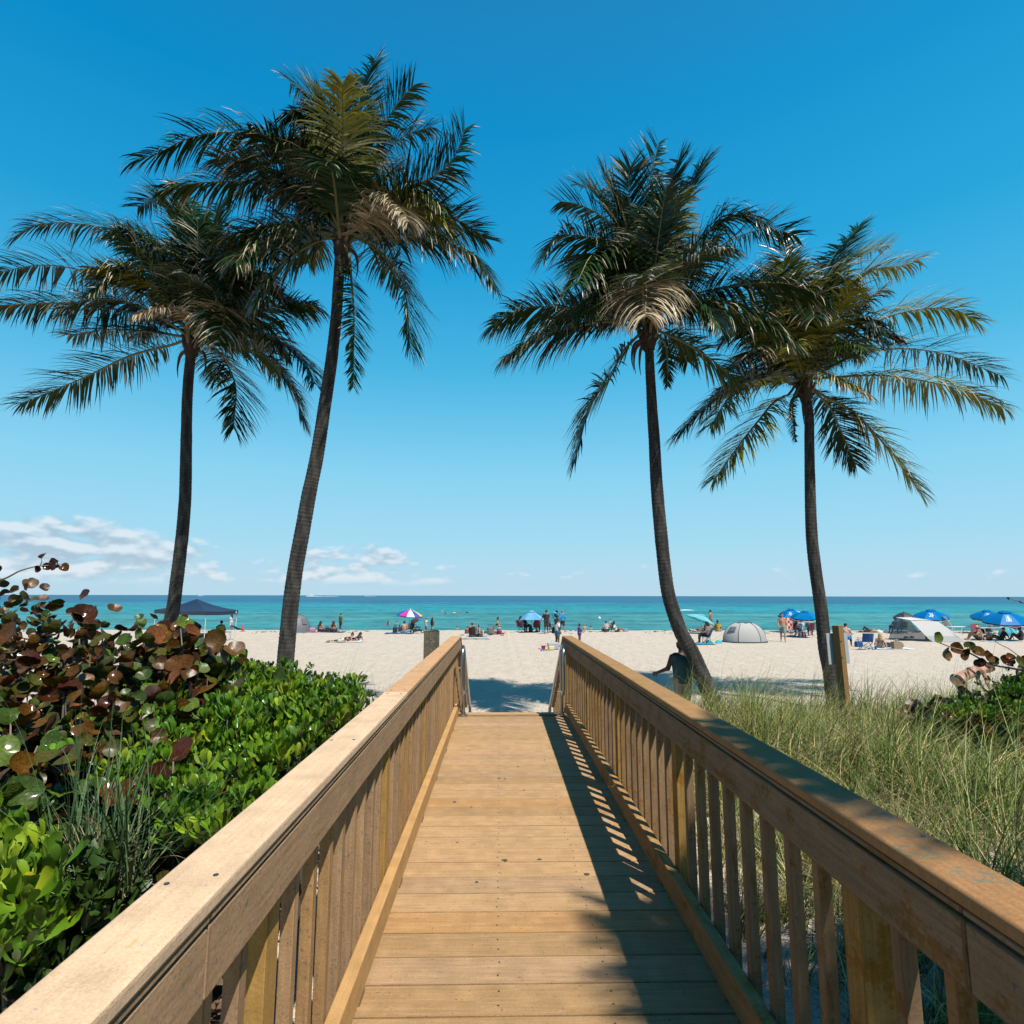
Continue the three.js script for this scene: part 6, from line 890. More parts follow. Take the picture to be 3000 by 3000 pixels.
const POSE = {
  stand: {}, walk: { knL: [-0.10, 0.5, -0.16], anL: [-0.10, 0.09, -0.22], toL: [-0.11, 0.04, -0.38], knR: [0.10, 0.49, 0.05], anR: [0.10, 0.13, 0.26], toR: [0.11, 0.03, 0.12], elL: [-0.24, 1.13, 0.1], wrL: [-0.23, 0.9, 0.06], elR: [0.25, 1.13, -0.02], wrR: [0.2, 0.93, -0.18] },
  sit: { ...shift({}, -0.82, UPPER), che: [0, 0.45, 0.06], nek: [0, 0.63, 0.03], hed: [0, 0.79, -0.01], shL: [-0.18, 0.57, 0.05], shR: [0.18, 0.57, 0.05], elL: [-0.25, 0.36, -0.12], elR: [0.25, 0.36, -0.12], wrL: [-0.15, 0.38, -0.36], wrR: [0.15, 0.38, -0.36], hiL: [-0.09, 0.11, 0], hiR: [0.09, 0.11, 0], pel: [0, 0.13, 0.02], knL: [-0.16, 0.42, -0.36], knR: [0.16, 0.42, -0.36], anL: [-0.12, 0.07, -0.55], anR: [0.12, 0.07, -0.55], toL: [-0.13, 0.03, -0.72], toR: [0.13, 0.03, -0.72] },
  cross: { ...shift({}, -0.82, UPPER), che: [0, 0.44, 0.02], nek: [0, 0.62, 0], hed: [0, 0.78, -0.03], shL: [-0.18, 0.56, 0.02], shR: [0.18, 0.56, 0.02], elL: [-0.27, 0.32, -0.05], elR: [0.27, 0.32, -0.05], wrL: [-0.16, 0.22, -0.24], wrR: [0.16, 0.22, -0.24], hiL: [-0.09, 0.11, 0], hiR: [0.09, 0.11, 0], pel: [0, 0.13, 0.02], knL: [-0.36, 0.16, -0.26], knR: [0.36, 0.16, -0.26], anL: [0.08, 0.07, -0.36], anR: [-0.08, 0.07, -0.42], toL: [0.22, 0.05, -0.34], toR: [-0.22, 0.05, -0.40] },
  back: { ...shift({}, -0.82, UPPER), pel: [0, 0.13, 0], che: [0, 0.42, 0.16], nek: [0, 0.58, 0.20], hed: [0, 0.73, 0.17], shL: [-0.18, 0.52, 0.2], shR: [0.18, 0.52, 0.2], elL: [-0.27, 0.28, 0.3], elR: [0.27, 0.28, 0.3], wrL: [-0.28, 0.05, 0.38], wrR: [0.28, 0.05, 0.38], hiL: [-0.09, 0.11, 0], hiR: [0.09, 0.11, 0], knL: [-0.11, 0.22, -0.4], knR: [0.12, 0.34, -0.36], anL: [-0.12, 0.07, -0.8], anR: [0.12, 0.07, -0.58], toL: [-0.14, 0.2, -0.86], toR: [0.13, 0.03, -0.74] },
  chair: { ...shift({}, -0.45, UPPER), pel: [0, 0.5, 0.08], che: [0, 0.82, 0.14], nek: [0, 1.0, 0.12], hed: [0, 1.16, 0.08], shL: [-0.18, 0.94, 0.13], shR: [0.18, 0.94, 0.13], elL: [-0.26, 0.7, 0.02], elR: [0.26, 0.7, 0.02], wrL: [-0.2, 0.64, -0.22], wrR: [0.2, 0.64, -0.22], hiL: [-0.09, 0.5, 0.05], hiR: [0.09, 0.5, 0.05], knL: [-0.13, 0.5, -0.38], knR: [0.13, 0.5, -0.38], anL: [-0.13, 0.08, -0.4], anR: [0.13, 0.08, -0.4], toL: [-0.14, 0.03, -0.57], toR: [0.14, 0.03, -0.57] },
  lean: { pel: [0, 0.92, 0.1], che: [0, 1.12, -0.16], nek: [0, 1.2, -0.34], hed: [0, 1.22, -0.5], shL: [-0.18, 1.16, -0.28], shR: [0.18, 1.16, -0.28], elL: [-0.22, 0.88, -0.34], elR: [0.22, 0.88, -0.34], wrL: [-0.16, 0.66, -0.42], wrR: [0.16, 0.66, -0.42], hiL: [-0.09, 0.9, 0.1], hiR: [0.09, 0.9, 0.1] },
  kneel: { ...shift({}, -0.42, UPPER), che: [0, 0.84, -0.04], nek: [0, 1.02, -0.08], hed: [0, 1.17, -0.12], shL: [-0.17, 0.96, -0.05], shR: [0.17, 0.96, -0.05], elL: [-0.2, 0.72, -0.2], elR: [0.2, 0.72, -0.2], wrL: [-0.1, 0.6, -0.42], wrR: [0.1, 0.6, -0.42], pel: [0, 0.52, 0], hiL: [-0.09, 0.48, 0], hiR: [0.09, 0.48, 0], knL: [-0.12, 0.08, -0.14], knR: [0.12, 0.08, -0.14], anL: [-0.1, 0.08, 0.26], anR: [0.1, 0.08, 0.26], toL: [-0.1, 0.03, 0.4], toR: [0.1, 0.03, 0.4] },
  prone: { pel: [0, 0.14, 0.1], che: [0, 0.22, -0.25], nek: [0, 0.33, -0.42], hed: [0, 0.44, -0.5], shL: [-0.18, 0.26, -0.38], shR: [0.18, 0.26, -0.38], elL: [-0.2, 0.05, -0.5], elR: [0.2, 0.05, -0.5], wrL: [-0.08, 0.06, -0.68], wrR: [0.08, 0.06, -0.68], hiL: [-0.09, 0.13, 0.12], hiR: [0.09, 0.13, 0.12], knL: [-0.11, 0.07, 0.54], knR: [0.11, 0.07, 0.54], anL: [-0.12, 0.06, 0.94], anR: [0.12, 0.06, 0.94], toL: [-0.12, 0.04, 1.1], toR: [0.12, 0.04, 1.1] },
  supine: { pel: [0, 0.12, 0], che: [0, 0.13, 0.34], nek: [0, 0.12, 0.54], hed: [0, 0.14, 0.7], shL: [-0.18, 0.11, 0.47], shR: [0.18, 0.11, 0.47], elL: [-0.28, 0.07, 0.24], elR: [0.28, 0.07, 0.24], wrL: [-0.26, 0.06, 0], wrR: [0.26, 0.06, 0], hiL: [-0.09, 0.11, -0.04], hiR: [0.09, 0.11, -0.04], knL: [-0.12, 0.1, -0.46], knR: [0.12, 0.42, -0.32], anL: [-0.12, 0.07, -0.88], anR: [0.12, 0.07, -0.52], toL: [-0.14, 0.2, -0.93], toR: [0.13, 0.03, -0.68] },
  bend: { pel: [0, 0.97, 0.12], che: [0, 1.13, -0.20], nek: [0, 1.20, -0.43], hed: [0, 1.21, -0.60], shL: [-0.17, 1.18, -0.36], shR: [0.17, 1.18, -0.36], elL: [-0.18, 0.9, -0.44], elR: [0.16, 0.90, -0.43], wrL: [-0.12, 0.55, -0.58], wrR: [0.1, 0.55, -0.58], hiL: [-0.09, 0.93, 0.12], hiR: [0.09, 0.93, 0.12], knL: [-0.11, 0.5, -0.06], knR: [0.11, 0.5, 0.02], anL: [-0.12, 0.08, 0.08], anR: [0.12, 0.08, 0.14], toL: [-0.13, 0.03, -0.1], toR: [0.13, 0.03, -0.04] },
};
const skinM = new Map(), skinOf = (c) => { const k = c.join(); if (!skinM.has(k)) skinM.set(k, phy(...c, 0.5, { vertexColors: true, specularIntensity: 0.5 })); return skinM.get(k); };
const SK = { pale: [0.66, 0.42, 0.32], tan: [0.54, 0.31, 0.205], rosy: [0.62, 0.34, 0.25], olive: [0.42, 0.25, 0.16], brown: [0.22, 0.11, 0.065], dark: [0.055, 0.03, 0.022] };
const clothM = new Map(), clothOf = (c) => { const k = c.join(); if (!clothM.has(k)) clothM.set(k, std(...c, 0.88, DS)); return clothM.get(k); };
const HC = { black: [0.012, 0.010, 0.010], dark: [0.03, 0.02, 0.014], burgundy: [0.06, 0.012, 0.014], blond: [0.42, 0.29, 0.14], brown: [0.09, 0.05, 0.03], grey: [0.3, 0.29, 0.28] };
function person(label, at, o) {
  const p = at.isVector3 ? at : place(...at), t = thing('person', label, 'person', p, R(o.turn || 0)), k = (o.h || 1.72) / 1.75, res = o.res || 54, src = { ...STAND, ...POSE[o.pose || 'stand'], ...(o.j || {}) }, J = {}, W = o.wide || 1, f = o.fem ? 0.9 : 1;
  for (const q in src) J[q] = V(...src[q]).multiplyScalar(k);
  const r = (x) => x * k * Math.sqrt(W), mixp = (a, b, s) => J[a].clone().lerp(J[b], s), torso = [[mixp('shL', 'shR', 0.2), mixp('shL', 'shR', 0.8), r(0.085 * f), r(0.085 * f)], [J.pel, J.che, r(0.115 * f * W), r(0.12 * f * W)], [J.hiL, J.hiR, r(o.fem ? 0.13 : 0.105), r(o.fem ? 0.13 : 0.105)], [mixp('hiL', 'hiR', 0.1), mixp('shL', 'shR', 0.18), r(0.085 * f), r(0.08 * f)], [mixp('hiL', 'hiR', 0.9), mixp('shL', 'shR', 0.82), r(0.085 * f), r(0.08 * f)], [J.che, mixp('shL', 'shR', 0.5), r(0.11 * f), r(0.075)]];
  const limb = (a, m, e, ra, rm, re) => [[J[a], J[m], r(ra), r(rm)], [J[m], J[e], r(rm), r(re)]];
  const arms = [...limb('shL', 'elL', 'wrL', 0.056 * f, 0.042 * f, 0.028 * f), ...limb('shR', 'elR', 'wrR', 0.056 * f, 0.042 * f, 0.028 * f)], legs = [...limb('hiL', 'knL', 'anL', o.fem ? 0.102 : 0.092, 0.058, 0.038), ...limb('hiR', 'knR', 'anR', o.fem ? 0.102 : 0.092, 0.058, 0.038)];
  for (const s of ['L', 'R']) { const a = J['kn' + s].clone().lerp(J['an' + s], 0.32), b = J['kn' + s].clone().lerp(J['an' + s], 0.5); legs.push([a, b, r(0.054), r(0.046)], [J['an' + s], J['to' + s], r(0.040), r(0.030)]); }
  const bones = [...torso, ...arms, ...legs, [J.nek, J.hed.clone().lerp(J.nek, 0.3), r(0.056), r(0.052)]];
  const parts = [paint(flesh(bones, res, 0.035 * k))], m4 = new THREE.Matrix4(), up = J.hed.clone().sub(J.nek).normalize(), look = R(o.look || 0);
  // head upright on the neck, turned where the person looks
  const hq = new THREE.Quaternion(); { const u = up.clone().lerp(V(0, 1, 0), o.pose === 'prone' || o.pose === 'bend' ? 0.25 : 0.55).normalize(), fw = V(-Math.sin(look), o.nod || 0, -Math.cos(look)), zz = fw.clone().negate().addScaledVector(u, fw.dot(u)).normalize(), xx = V(0, 0, 0).crossVectors(u, zz); hq.setFromRotationMatrix(m4.makeBasis(xx, u, zz)); if (o.pose === 'supine') hq.setFromRotationMatrix(m4.makeBasis(V(1, 0, 0), V(0, 0, 1), V(0, -1, 0))); }
  m4.compose(J.hed, hq, V(k, k, k)); parts.push(headG.clone().applyMatrix4(m4));
  for (const s of ['L', 'R']) { const d = J['wr' + s].clone().sub(J['el' + s]).normalize(), q = new THREE.Quaternion().setFromUnitVectors(V(0, -1, 0), d); q.multiply(new THREE.Quaternion().setFromAxisAngle(UP, s === 'L' ? -1.1 : 1.1)); m4.compose(J['wr' + s], q, V(k, k, k).multiplyScalar(f)); parts.push(hands[s + ((o.grip || '').includes(s) ? 'g' : '')].clone().applyMatrix4(m4)); }
  obj('body', mergeGeometries(parts), skinOf(SK[o.skin || 'tan']), t);
  const hm = new THREE.Matrix4().compose(J.hed, hq, V(k, k, k)), wear = (n, g, c) => obj(n, g, clothOf(c), t);
  if (o.hair !== 'none') wear('hair', hairG[o.hair || 'short'].clone().applyMatrix4(hm), HC[o.hc || 'dark']);
  const e = 0.014 * k, grow = (bs, x = e) => bs.map(([a, b, ra, rb]) => [a, b, ra + x, rb + x]), part = ([a, b, ra, rb], s) => [a, a.clone().lerp(b, s), ra, lerp(ra, rb, s)], axis = J.che.clone().sub(J.pel).normalize();
  if (o.bottom) { const [kind, c] = o.bottom, len = { brief: 0.02, trunks: 0.5, shorts: 0.8, pants: 2 }[kind]; let bs = [[...torso[2]]]; for (const q of [0, 1]) { const th = legs[q * 2], sh = legs[q * 2 + 1]; if (kind !== 'brief') bs.push(part(th, Math.min(1, len))); if (kind === 'pants') bs.push(part(sh, 0.92)); } bs = grow(bs, kind === 'brief' ? 0.006 * k : kind === 'pants' ? e : e * 1.5); const cuts = [[J.pel.clone().addScaledVector(axis, kind === 'brief' ? 0.0 : 0.10 * k), axis.clone()]]; if (kind !== 'brief') bs.push([J.pel, J.pel.clone().addScaledVector(axis, 0.08 * k), r(0.118 * f * W) + e, r(0.116 * f * W) + e]); else cuts.push([J.pel.clone().addScaledVector(axis, -0.075 * k), axis.clone().negate()]); wear({ brief: 'bikini_bottom', trunks: 'swim_trunks', shorts: 'shorts', pants: 'trousers' }[kind], flesh(bs, res, 0.03 * k, cuts), c); }
  if (o.top) { const [kind, c] = o.top; let bs = torso.slice(), cuts = []; if (kind === 'bikini') { cuts = [[J.che.clone().addScaledVector(axis, -0.005 * k), axis.clone()], [J.che.clone().addScaledVector(axis, -0.055 * k), axis.clone().negate()]]; bs = grow(bs, 0.007 * k); } else { if (kind === 'suit') bs = grow(bs, 0.008 * k); else { if (kind === 'tee') bs.push(part(arms[0], 0.62), part(arms[2], 0.62)); if (kind === 'long') bs.push(part(arms[0], 1), part(arms[2], 1), part(arms[1], 0.9), part(arms[3], 0.9)); if (kind === 'tank') bs.push([J.shL.clone().lerp(J.shR, 0.12), J.shR.clone().lerp(J.shL, 0.12), r(0.06), r(0.06)]); bs.push([J.pel.clone().addScaledVector(axis, -0.06 * k), J.che, r(0.12 * f * W), r(0.12 * f * W)]); bs = grow(bs, e * 1.25); cuts.push([J.pel.clone().addScaledVector(axis, -(o.hem ?? 0.06) * k), axis.clone().negate()]); } cuts.push([J.nek.clone().addScaledVector(axis, -0.015 * k), axis.clone()]); }
    wear({ bikini: 'bikini_top', suit: 'swimsuit', tee: 'shirt', long: 'long_shirt', tank: 'tank_top' }[kind], flesh(bs, res, 0.03 * k, cuts), c); }
  if (o.hat) { const [kind, c] = o.hat, g = kind === 'straw' ? lathe([[0.001, 0.135], [0.07, 0.13], [0.098, 0.06], [0.105, 0.04], [0.19, 0.02], [0.20, 0.028], [0.105, 0.055]], 20) : kind === 'bucket' ? lathe([[0.001, 0.14], [0.075, 0.13], [0.1, 0.04], [0.15, 0.01], [0.1, 0.035]], 16) : merged([new THREE.SphereGeometry(0.1, 16, 8, 0, 6.3, 0, 1.5).translate(0, 0.045, 0.005), box(0.14, 0.012, 0.12, 0, 0.05, -0.12, 0.005)]); wear({ straw: 'straw_hat', bucket: 'sun_hat', cap: 'cap' }[kind], g.clone().applyMatrix4(hm), c); }
  return t;
}
const near = (sx, z) => { const q = atZ(sx, 1750, z); q.y = landY(q.x, q.z); return q; };
// by the boardwalk's end
person('heavy man in teal tank top behind the curved palm trunk, arm held out', near(1990, -13.9), { h: 1.84, wide: 1.22, turn: 8, look: -45, skin: 'dark', hair: 'short', hc: 'black', hat: ['cap', [0.30, 0.29, 0.27]], top: ['tank', [0.008, 0.058, 0.066]], hem: 0.10, bottom: ['shorts', [0.26, 0.215, 0.15]], res: 84, j: { elL: [-0.31, 1.16, -0.04], wrL: [-0.47, 1.06, -0.22], shL: [-0.23, 1.41, 0.01], shR: [0.23, 1.41, 0.01], elR: [0.30, 1.12, -0.03] } });  // skin, shirt and shorts coloured darker: palm shadow painted in
person('woman in black bikini bending forward behind the right-hand shrub', near(2798, -14.2), { h: 1.70, fem: 1, pose: 'bend', turn: -98, look: 12, nod: -0.5, skin: 'rosy', hair: 'short', hc: 'brown', top: ['bikini', [0.012, 0.012, 0.014]], bottom: ['brief', [0.012, 0.012, 0.014]], res: 84 });
person('bare-chested man in sage swim shorts walking on the sand', [2295, 1880], { h: 1.78, pose: 'walk', turn: 158, skin: 'tan', hair: 'short', hc: 'black', bottom: ['shorts', [0.20, 0.32, 0.27]], res: 60 });
person('woman in white tee and denim shorts with long black hair beside the striped tote', [1633, 1895], { h: 1.62, fem: 1, turn: -55, skin: 'brown', hair: 'long', hc: 'black', top: ['tee', [0.72, 0.72, 0.74]], hem: -0.02, bottom: ['trunks', [0.05, 0.17, 0.28]], res: 60, grip: 'R' });
bag('shoulder_bag', 'black bag hanging behind the woman in denim shorts', place(1625, 1893).add(V(-0.02, 0.72, 0.22)), 0.34, 0.34, 0.18, blk, { turn: 30 });
person('girl in purple swimsuit with hair bun behind the right railing', [1698, 1887], { h: 1.2, wide: 1.35, fem: 1, turn: -80, skin: 'brown', hair: 'bun', hc: 'black', top: ['suit', [0.10, 0.05, 0.26]], bottom: ['brief', [0.10, 0.05, 0.26]], j: { elR: [0.2, 1.15, -0.18], wrR: [0.08, 1.12, -0.42] } });
person('man in navy shirt and camouflage shorts standing by the blue umbrella', [1601, 1857], { h: 1.78, wide: 1.12, turn: 14, skin: 'tan', hc: 'dark', top: ['tee', [0.012, 0.018, 0.035]], bottom: ['shorts', [0.05, 0.052, 0.04]], j: { elL: [-0.32, 1.14, -0.06], wrL: [-0.40, 0.90, -0.14] } });
person('woman in black top and white trousers holding the turquoise ring', [1631, 1852], { h: 1.70, fem: 1, turn: 10, skin: 'brown', hair: 'curly', hc: 'black', top: ['tank', [0.02, 0.02, 0.022]], bottom: ['pants', [0.72, 0.72, 0.72]], j: { elL: [-0.28, 1.18, -0.14], wrL: [-0.14, 1.32, -0.02], elR: [0.28, 1.2, -0.05], wrR: [0.12, 1.3, 0.1] } });
person('bald man in bright blue long-sleeved shirt and black shorts', [1648, 1852], { h: 1.76, pose: 'walk', turn: 25, skin: 'olive', hair: 'none', top: ['long', [0.02, 0.28, 0.62]], bottom: ['shorts', [0.015, 0.015, 0.018]] });
person('bare-chested man in red shorts standing behind the turquoise umbrella', [2084, 1851], { h: 1.76, turn: 62, nod: -0.3, skin: 'tan', hc: 'black', bottom: ['shorts', [0.30, 0.012, 0.02]] });
// seated and lying
person('man in grey shirt seated in the chair under the turquoise umbrella', [2069, 1885], { h: 1.76, wide: 1.15, pose: 'chair', turn: 62, skin: 'olive', hair: 'curly', hc: 'black', top: ['tee', [0.22, 0.20, 0.19]], bottom: ['shorts', [0.02, 0.03, 0.06]] });
person('sunbather with raised knees left of the turquoise umbrella pole', [2046, 1851], { pose: 'supine', fem: 1, turn: -80, skin: 'pale', hair: 'short', hc: 'dark', bottom: ['brief', [0.1, 0.02, 0.05]], top: ['bikini', [0.1, 0.02, 0.05]] });
person('dark-haired person in red headband under the turquoise umbrella', [2070, 1850], { pose: 'sit', fem: 1, turn: 30, skin: 'tan', hair: 'long', hc: 'black', top: ['bikini', [0.4, 0.02, 0.04]], bottom: ['brief', [0.02, 0.02, 0.02]] });
person('bare-backed person with short dark hair by the umbrella rim', [2081, 1852], { pose: 'sit', turn: 20, skin: 'tan', hc: 'black', bottom: ['trunks', [0.02, 0.02, 0.04]] });
person('person in yellow shirt seated right of the turquoise umbrella', [2103, 1850], { pose: 'cross', turn: -30, skin: 'brown', hair: 'bun', hc: 'black', top: ['tee', [0.55, 0.33, 0.03]], bottom: ['trunks', [0.4, 0.5, 0.6]] });
person('bare-backed man in blue shorts seated under the rainbow umbrella', [1184, 1856], { h: 1.8, pose: 'sit', turn: 8, skin: 'tan', hc: 'black', bottom: ['trunks', [0.18, 0.32, 0.52]], wide: 1.1 });
person('small dark-haired child left of the bare-backed man', [1170, 1850], { h: 0.95, pose: 'sit', turn: 0, skin: 'tan', hc: 'black', hair: 'bun', top: ['tee', [0.5, 0.4, 0.45]], bottom: ['trunks', [0.3, 0.1, 0.2]] });
person('seated woman with long black wavy hair beside the pink bag', [938, 1852], { h: 1.66, fem: 1, pose: 'cross', turn: -15, skin: 'tan', hair: 'long', hc: 'black', bottom: ['trunks', [0.03, 0.015, 0.08]], top: ['bikini', [0.03, 0.015, 0.08]] });
person('seated woman with long burgundy hair on a dark blue towel', [976, 1852], { h: 1.7, fem: 1, pose: 'cross', turn: 10, skin: 'tan', hair: 'long', hc: 'burgundy', top: ['bikini', [0.05, 0.01, 0.012]], bottom: ['trunks', [0.02, 0.05, 0.14]] });
person('boy in green shirt at the water edge', near(1001, -51.5), { h: 1.45, turn: -40, nod: -0.3, skin: 'tan', hc: 'dark', top: ['tee', [0.03, 0.15, 0.035]], bottom: ['shorts', [0.03, 0.03, 0.04]] });
person('sunbathing woman on her front with white cloth on her hips', [1008, 1881], { h: 1.68, fem: 1, pose: 'prone', turn: -72, skin: 'tan', hair: 'bun', hc: 'dark', bottom: ['trunks', [0.72, 0.68, 0.58]], top: ['bikini', [0.72, 0.68, 0.58]] });
person('sunbathing woman propped on elbows with dark hair loose', [1042, 1879], { h: 1.68, fem: 1, pose: 'prone', turn: -22, skin: 'pale', hair: 'long', hc: 'dark', bottom: ['brief', [0.5, 0.3, 0.4]], top: ['bikini', [0.5, 0.3, 0.4]] });
person('person in dark patterned shirt bending over under the navy canopy', [573, 1880], { pose: 'bend', turn: 78, skin: 'tan', hc: 'black', top: ['tee', [0.045, 0.05, 0.05]], bottom: ['shorts', [0.03, 0.03, 0.03]] });
person('bare-backed man stooping towards the leftmost palm under the canopy', [540, 1878], { pose: 'bend', turn: 70, skin: 'olive', hc: 'black', bottom: ['shorts', [0.02, 0.06, 0.2]] });
person('bare-backed man in the green and yellow chair', [646, 1876], { pose: 'chair', turn: 18, look: 10, skin: 'olive', hc: 'black', bottom: ['shorts', [0.02, 0.03, 0.07]] });
person('toddler with dark hair in pale shirt behind the red cooler', [610, 1866], { h: 0.85, pose: 'sit', turn: -20, skin: 'brown', hc: 'black', top: ['tee', [0.55, 0.6, 0.7]], bottom: ['trunks', [0.2, 0.3, 0.4]] });
person('girl in white dress standing in the shallows beyond the canopy', near(683, -52), { h: 1.35, fem: 1, turn: 60, skin: 'tan', hair: 'long', hc: 'black', top: ['tee', [0.72, 0.68, 0.7]], bottom: ['shorts', [0.7, 0.62, 0.65]], hem: 0.12 });
person('person in straw hat and orange shirt seated in the black beach chair', [1383, 1864], { pose: 'sit', turn: 5, skin: 'olive', hair: 'short', hat: ['straw', [0.5, 0.36, 0.17]], top: ['tee', [0.62, 0.12, 0.015]], bottom: ['shorts', [0.04, 0.04, 0.05]], j: { hed: [0, 0.92, 0.02], nek: [0, 0.76, 0.06], shL: [-0.18, 0.70, 0.07], shR: [0.18, 0.70, 0.07], che: [0, 0.55, 0.08] } });
person('child with hair bun in the striped beach chair', [1402, 1862], { h: 1.4, pose: 'sit', fem: 1, turn: -25, skin: 'tan', hair: 'bun', hc: 'brown', top: ['suit', [0.6, 0.5, 0.15]], bottom: ['trunks', [0.3, 0.2, 0.1]] });
person('dark-haired child at the left of the orange shirt', [1369, 1856], { h: 1.05, pose: 'sit', turn: 20, skin: 'olive', hc: 'black', top: ['tee', [0.4, 0.12, 0.1]], bottom: ['trunks', [0.1, 0.1, 0.2]] });
person('young woman with dark bun kneeling over the pink bucket', [1462, 1858], { h: 1.66, fem: 1, pose: 'kneel', turn: 75, nod: -0.4, skin: 'tan', hair: 'bun', hc: 'black', top: ['bikini', [0.7, 0.66, 0.6]], bottom: ['brief', [0.7, 0.66, 0.6]] });
person('small child with dark hair facing the kneeling woman', [1447, 1859], { h: 1.0, pose: 'sit', fem: 1, turn: -70, skin: 'olive', hair: 'long', hc: 'brown', top: ['tee', [0.5, 0.45, 0.4]], bottom: ['trunks', [0.3, 0.12, 0.2]] });
person('person wrapped in a lilac towel under the light blue umbrella', [1528, 1852], { pose: 'chair', turn: -60, nod: -0.5, skin: 'brown', hair: 'long', hc: 'black', top: ['long', [0.40, 0.36, 0.55]], bottom: ['pants', [0.6, 0.4, 0.5]], hem: 0.12 });
person('person in black clothes seated under the light blue umbrella', [1541, 1852], { pose: 'chair', turn: -70, nod: -0.3, skin: 'brown', hair: 'curly', hc: 'black', top: ['tee', [0.015, 0.015, 0.017]], bottom: ['shorts', [0.015, 0.015, 0.017]] });
person('woman in pink top seated in the red chair beside the navy shirt man', [1574, 1852], { pose: 'chair', fem: 1, turn: -10, skin: 'olive', hair: 'long', hc: 'black', top: ['tank', [0.6, 0.06, 0.15]], bottom: ['shorts', [0.12, 0.2, 0.03]] });
person('toddler in white shirt at the water beyond the pebbled pillar', near(1250, -52.5), { h: 1.15, turn: -40, skin: 'tan', hc: 'black', top: ['tee', [0.75, 0.77, 0.78]], bottom: ['trunks', [0.5, 0.6, 0.7]] });
person('dark-haired woman in black swimsuit beyond the pebbled pillar', near(1268, -52.5), { h: 1.2, fem: 1, turn: -20, skin: 'pale', hair: 'long', hc: 'black', top: ['suit', [0.02, 0.02, 0.022]], bottom: ['brief', [0.02, 0.02, 0.022]], j: { elR: [0.3, 1.2, 0], wrR: [0.45, 1.0, -0.05] } });
person('woman in blue sun hat and patterned suit seated by the water', [1776, 1851], { fem: 1, pose: 'cross', turn: 5, skin: 'pale', hair: 'short', hat: ['bucket', [0.10, 0.26, 0.55]], top: ['suit', [0.55, 0.5, 0.52]], bottom: ['trunks', [0.06, 0.05, 0.06]], wide: 1.2 });
person('person in white shirt lying by the water at right of the sun hat', [1806, 1851], { pose: 'back', turn: -85, skin: 'tan', hair: 'long', hc: 'black', top: ['tee', [0.75, 0.73, 0.7]], bottom: ['trunks', [0.05, 0.05, 0.06]] });
person('curly-haired woman in white and blue top between the maroon chairs', [2346, 1864], { fem: 1, pose: 'chair', turn: 5, skin: 'tan', hair: 'curly', hc: 'brown', top: ['tee', [0.55, 0.6, 0.7]], bottom: ['shorts', [0.1, 0.2, 0.3]] });
person('person in dark cap and light blue shirt in the maroon chair', [2374, 1862], { pose: 'chair', turn: -30, look: -30, skin: 'tan', hc: 'dark', hat: ['cap', [0.02, 0.02, 0.025]], top: ['tee', [0.14, 0.35, 0.45]], bottom: ['shorts', [0.1, 0.12, 0.2]] });
person('bare-chested man in bright blue shorts seated behind the sign', [2483, 1894], { pose: 'chair', turn: -40, look: -30, skin: 'pale', hc: 'black', bottom: ['shorts', [0.01, 0.2, 0.6]], h: 1.8 });
person('blonde woman in orange bikini seated on the striped towel', [2580, 1899], { fem: 1, pose: 'back', turn: -30, look: 20, skin: 'pale', hair: 'long', hc: 'blond', top: ['bikini', [0.65, 0.25, 0.03]], bottom: ['brief', [0.65, 0.25, 0.03]] });
person('person in jeans lying behind the brown paper bag', [2612, 1896], { pose: 'supine', turn: -82, skin: 'tan', hc: 'dark', top: ['tee', [0.05, 0.06, 0.09]], bottom: ['pants', [0.22, 0.36, 0.52]] });
person('sunbather lying flat by the water left of the white hat', [2548, 1852], { pose: 'supine', turn: 85, skin: 'tan', hair: 'short', hc: 'brown', bottom: ['trunks', [0.2, 0.08, 0.06]], fem: 1 });
person('dark-haired person in the left navy chair under the black umbrella', [2623, 1855], { pose: 'chair', turn: 10, skin: 'tan', hair: 'curly', hc: 'black', top: ['tee', [0.02, 0.07, 0.16]], bottom: ['shorts', [0.02, 0.03, 0.05]] });
person('person in pale cap in the right navy chair under the black umbrella', [2642, 1855], { pose: 'chair', turn: -15, skin: 'tan', hair: 'long', hc: 'black', hat: ['cap', [0.35, 0.4, 0.55]], top: ['tee', [0.015, 0.05, 0.07]], bottom: ['shorts', [0.02, 0.03, 0.05]] });
person('bare-backed man with yellow hat leaning forward on the sand at right', [2868, 1876], { h: 1.84, pose: 'sit', turn: 60, skin: 'olive', wide: 1.25, hair: 'short', hat: ['bucket', [0.6, 0.5, 0.28]], bottom: ['trunks', [0.03, 0.025, 0.028]] });
person('child in pale blue shirt crouching right of the yellow hat', [2900, 1876], { h: 1.3, pose: 'sit', turn: 100, skin: 'tan', hc: 'black', top: ['tee', [0.45, 0.55, 0.66]], bottom: ['trunks', [0.1, 0.12, 0.2]] });
person('person in black shirt reclining under the large letter umbrella', [2934, 1877], { pose: 'back', turn: 70, skin: 'tan', hc: 'black', top: ['tee', [0.015, 0.015, 0.017]], bottom: ['shorts', [0.03, 0.03, 0.035]] });
person('person in black seated right of the leaning umbrella pole', [2991, 1876], { pose: 'sit', turn: 40, skin: 'brown', hc: 'black', hat: ['cap', [0.02, 0.02, 0.025]], top: ['tank', [0.03, 0.03, 0.033]], bottom: ['shorts', [0.03, 0.03, 0.04]] });
person('woman in pink behind the turquoise shelter', [2971, 1857], { fem: 1, pose: 'chair', turn: 30, skin: 'pale', hair: 'short', hc: 'brown', top: ['tank', [0.6, 0.03, 0.16]], bottom: ['shorts', [0.6, 0.03, 0.16]] });
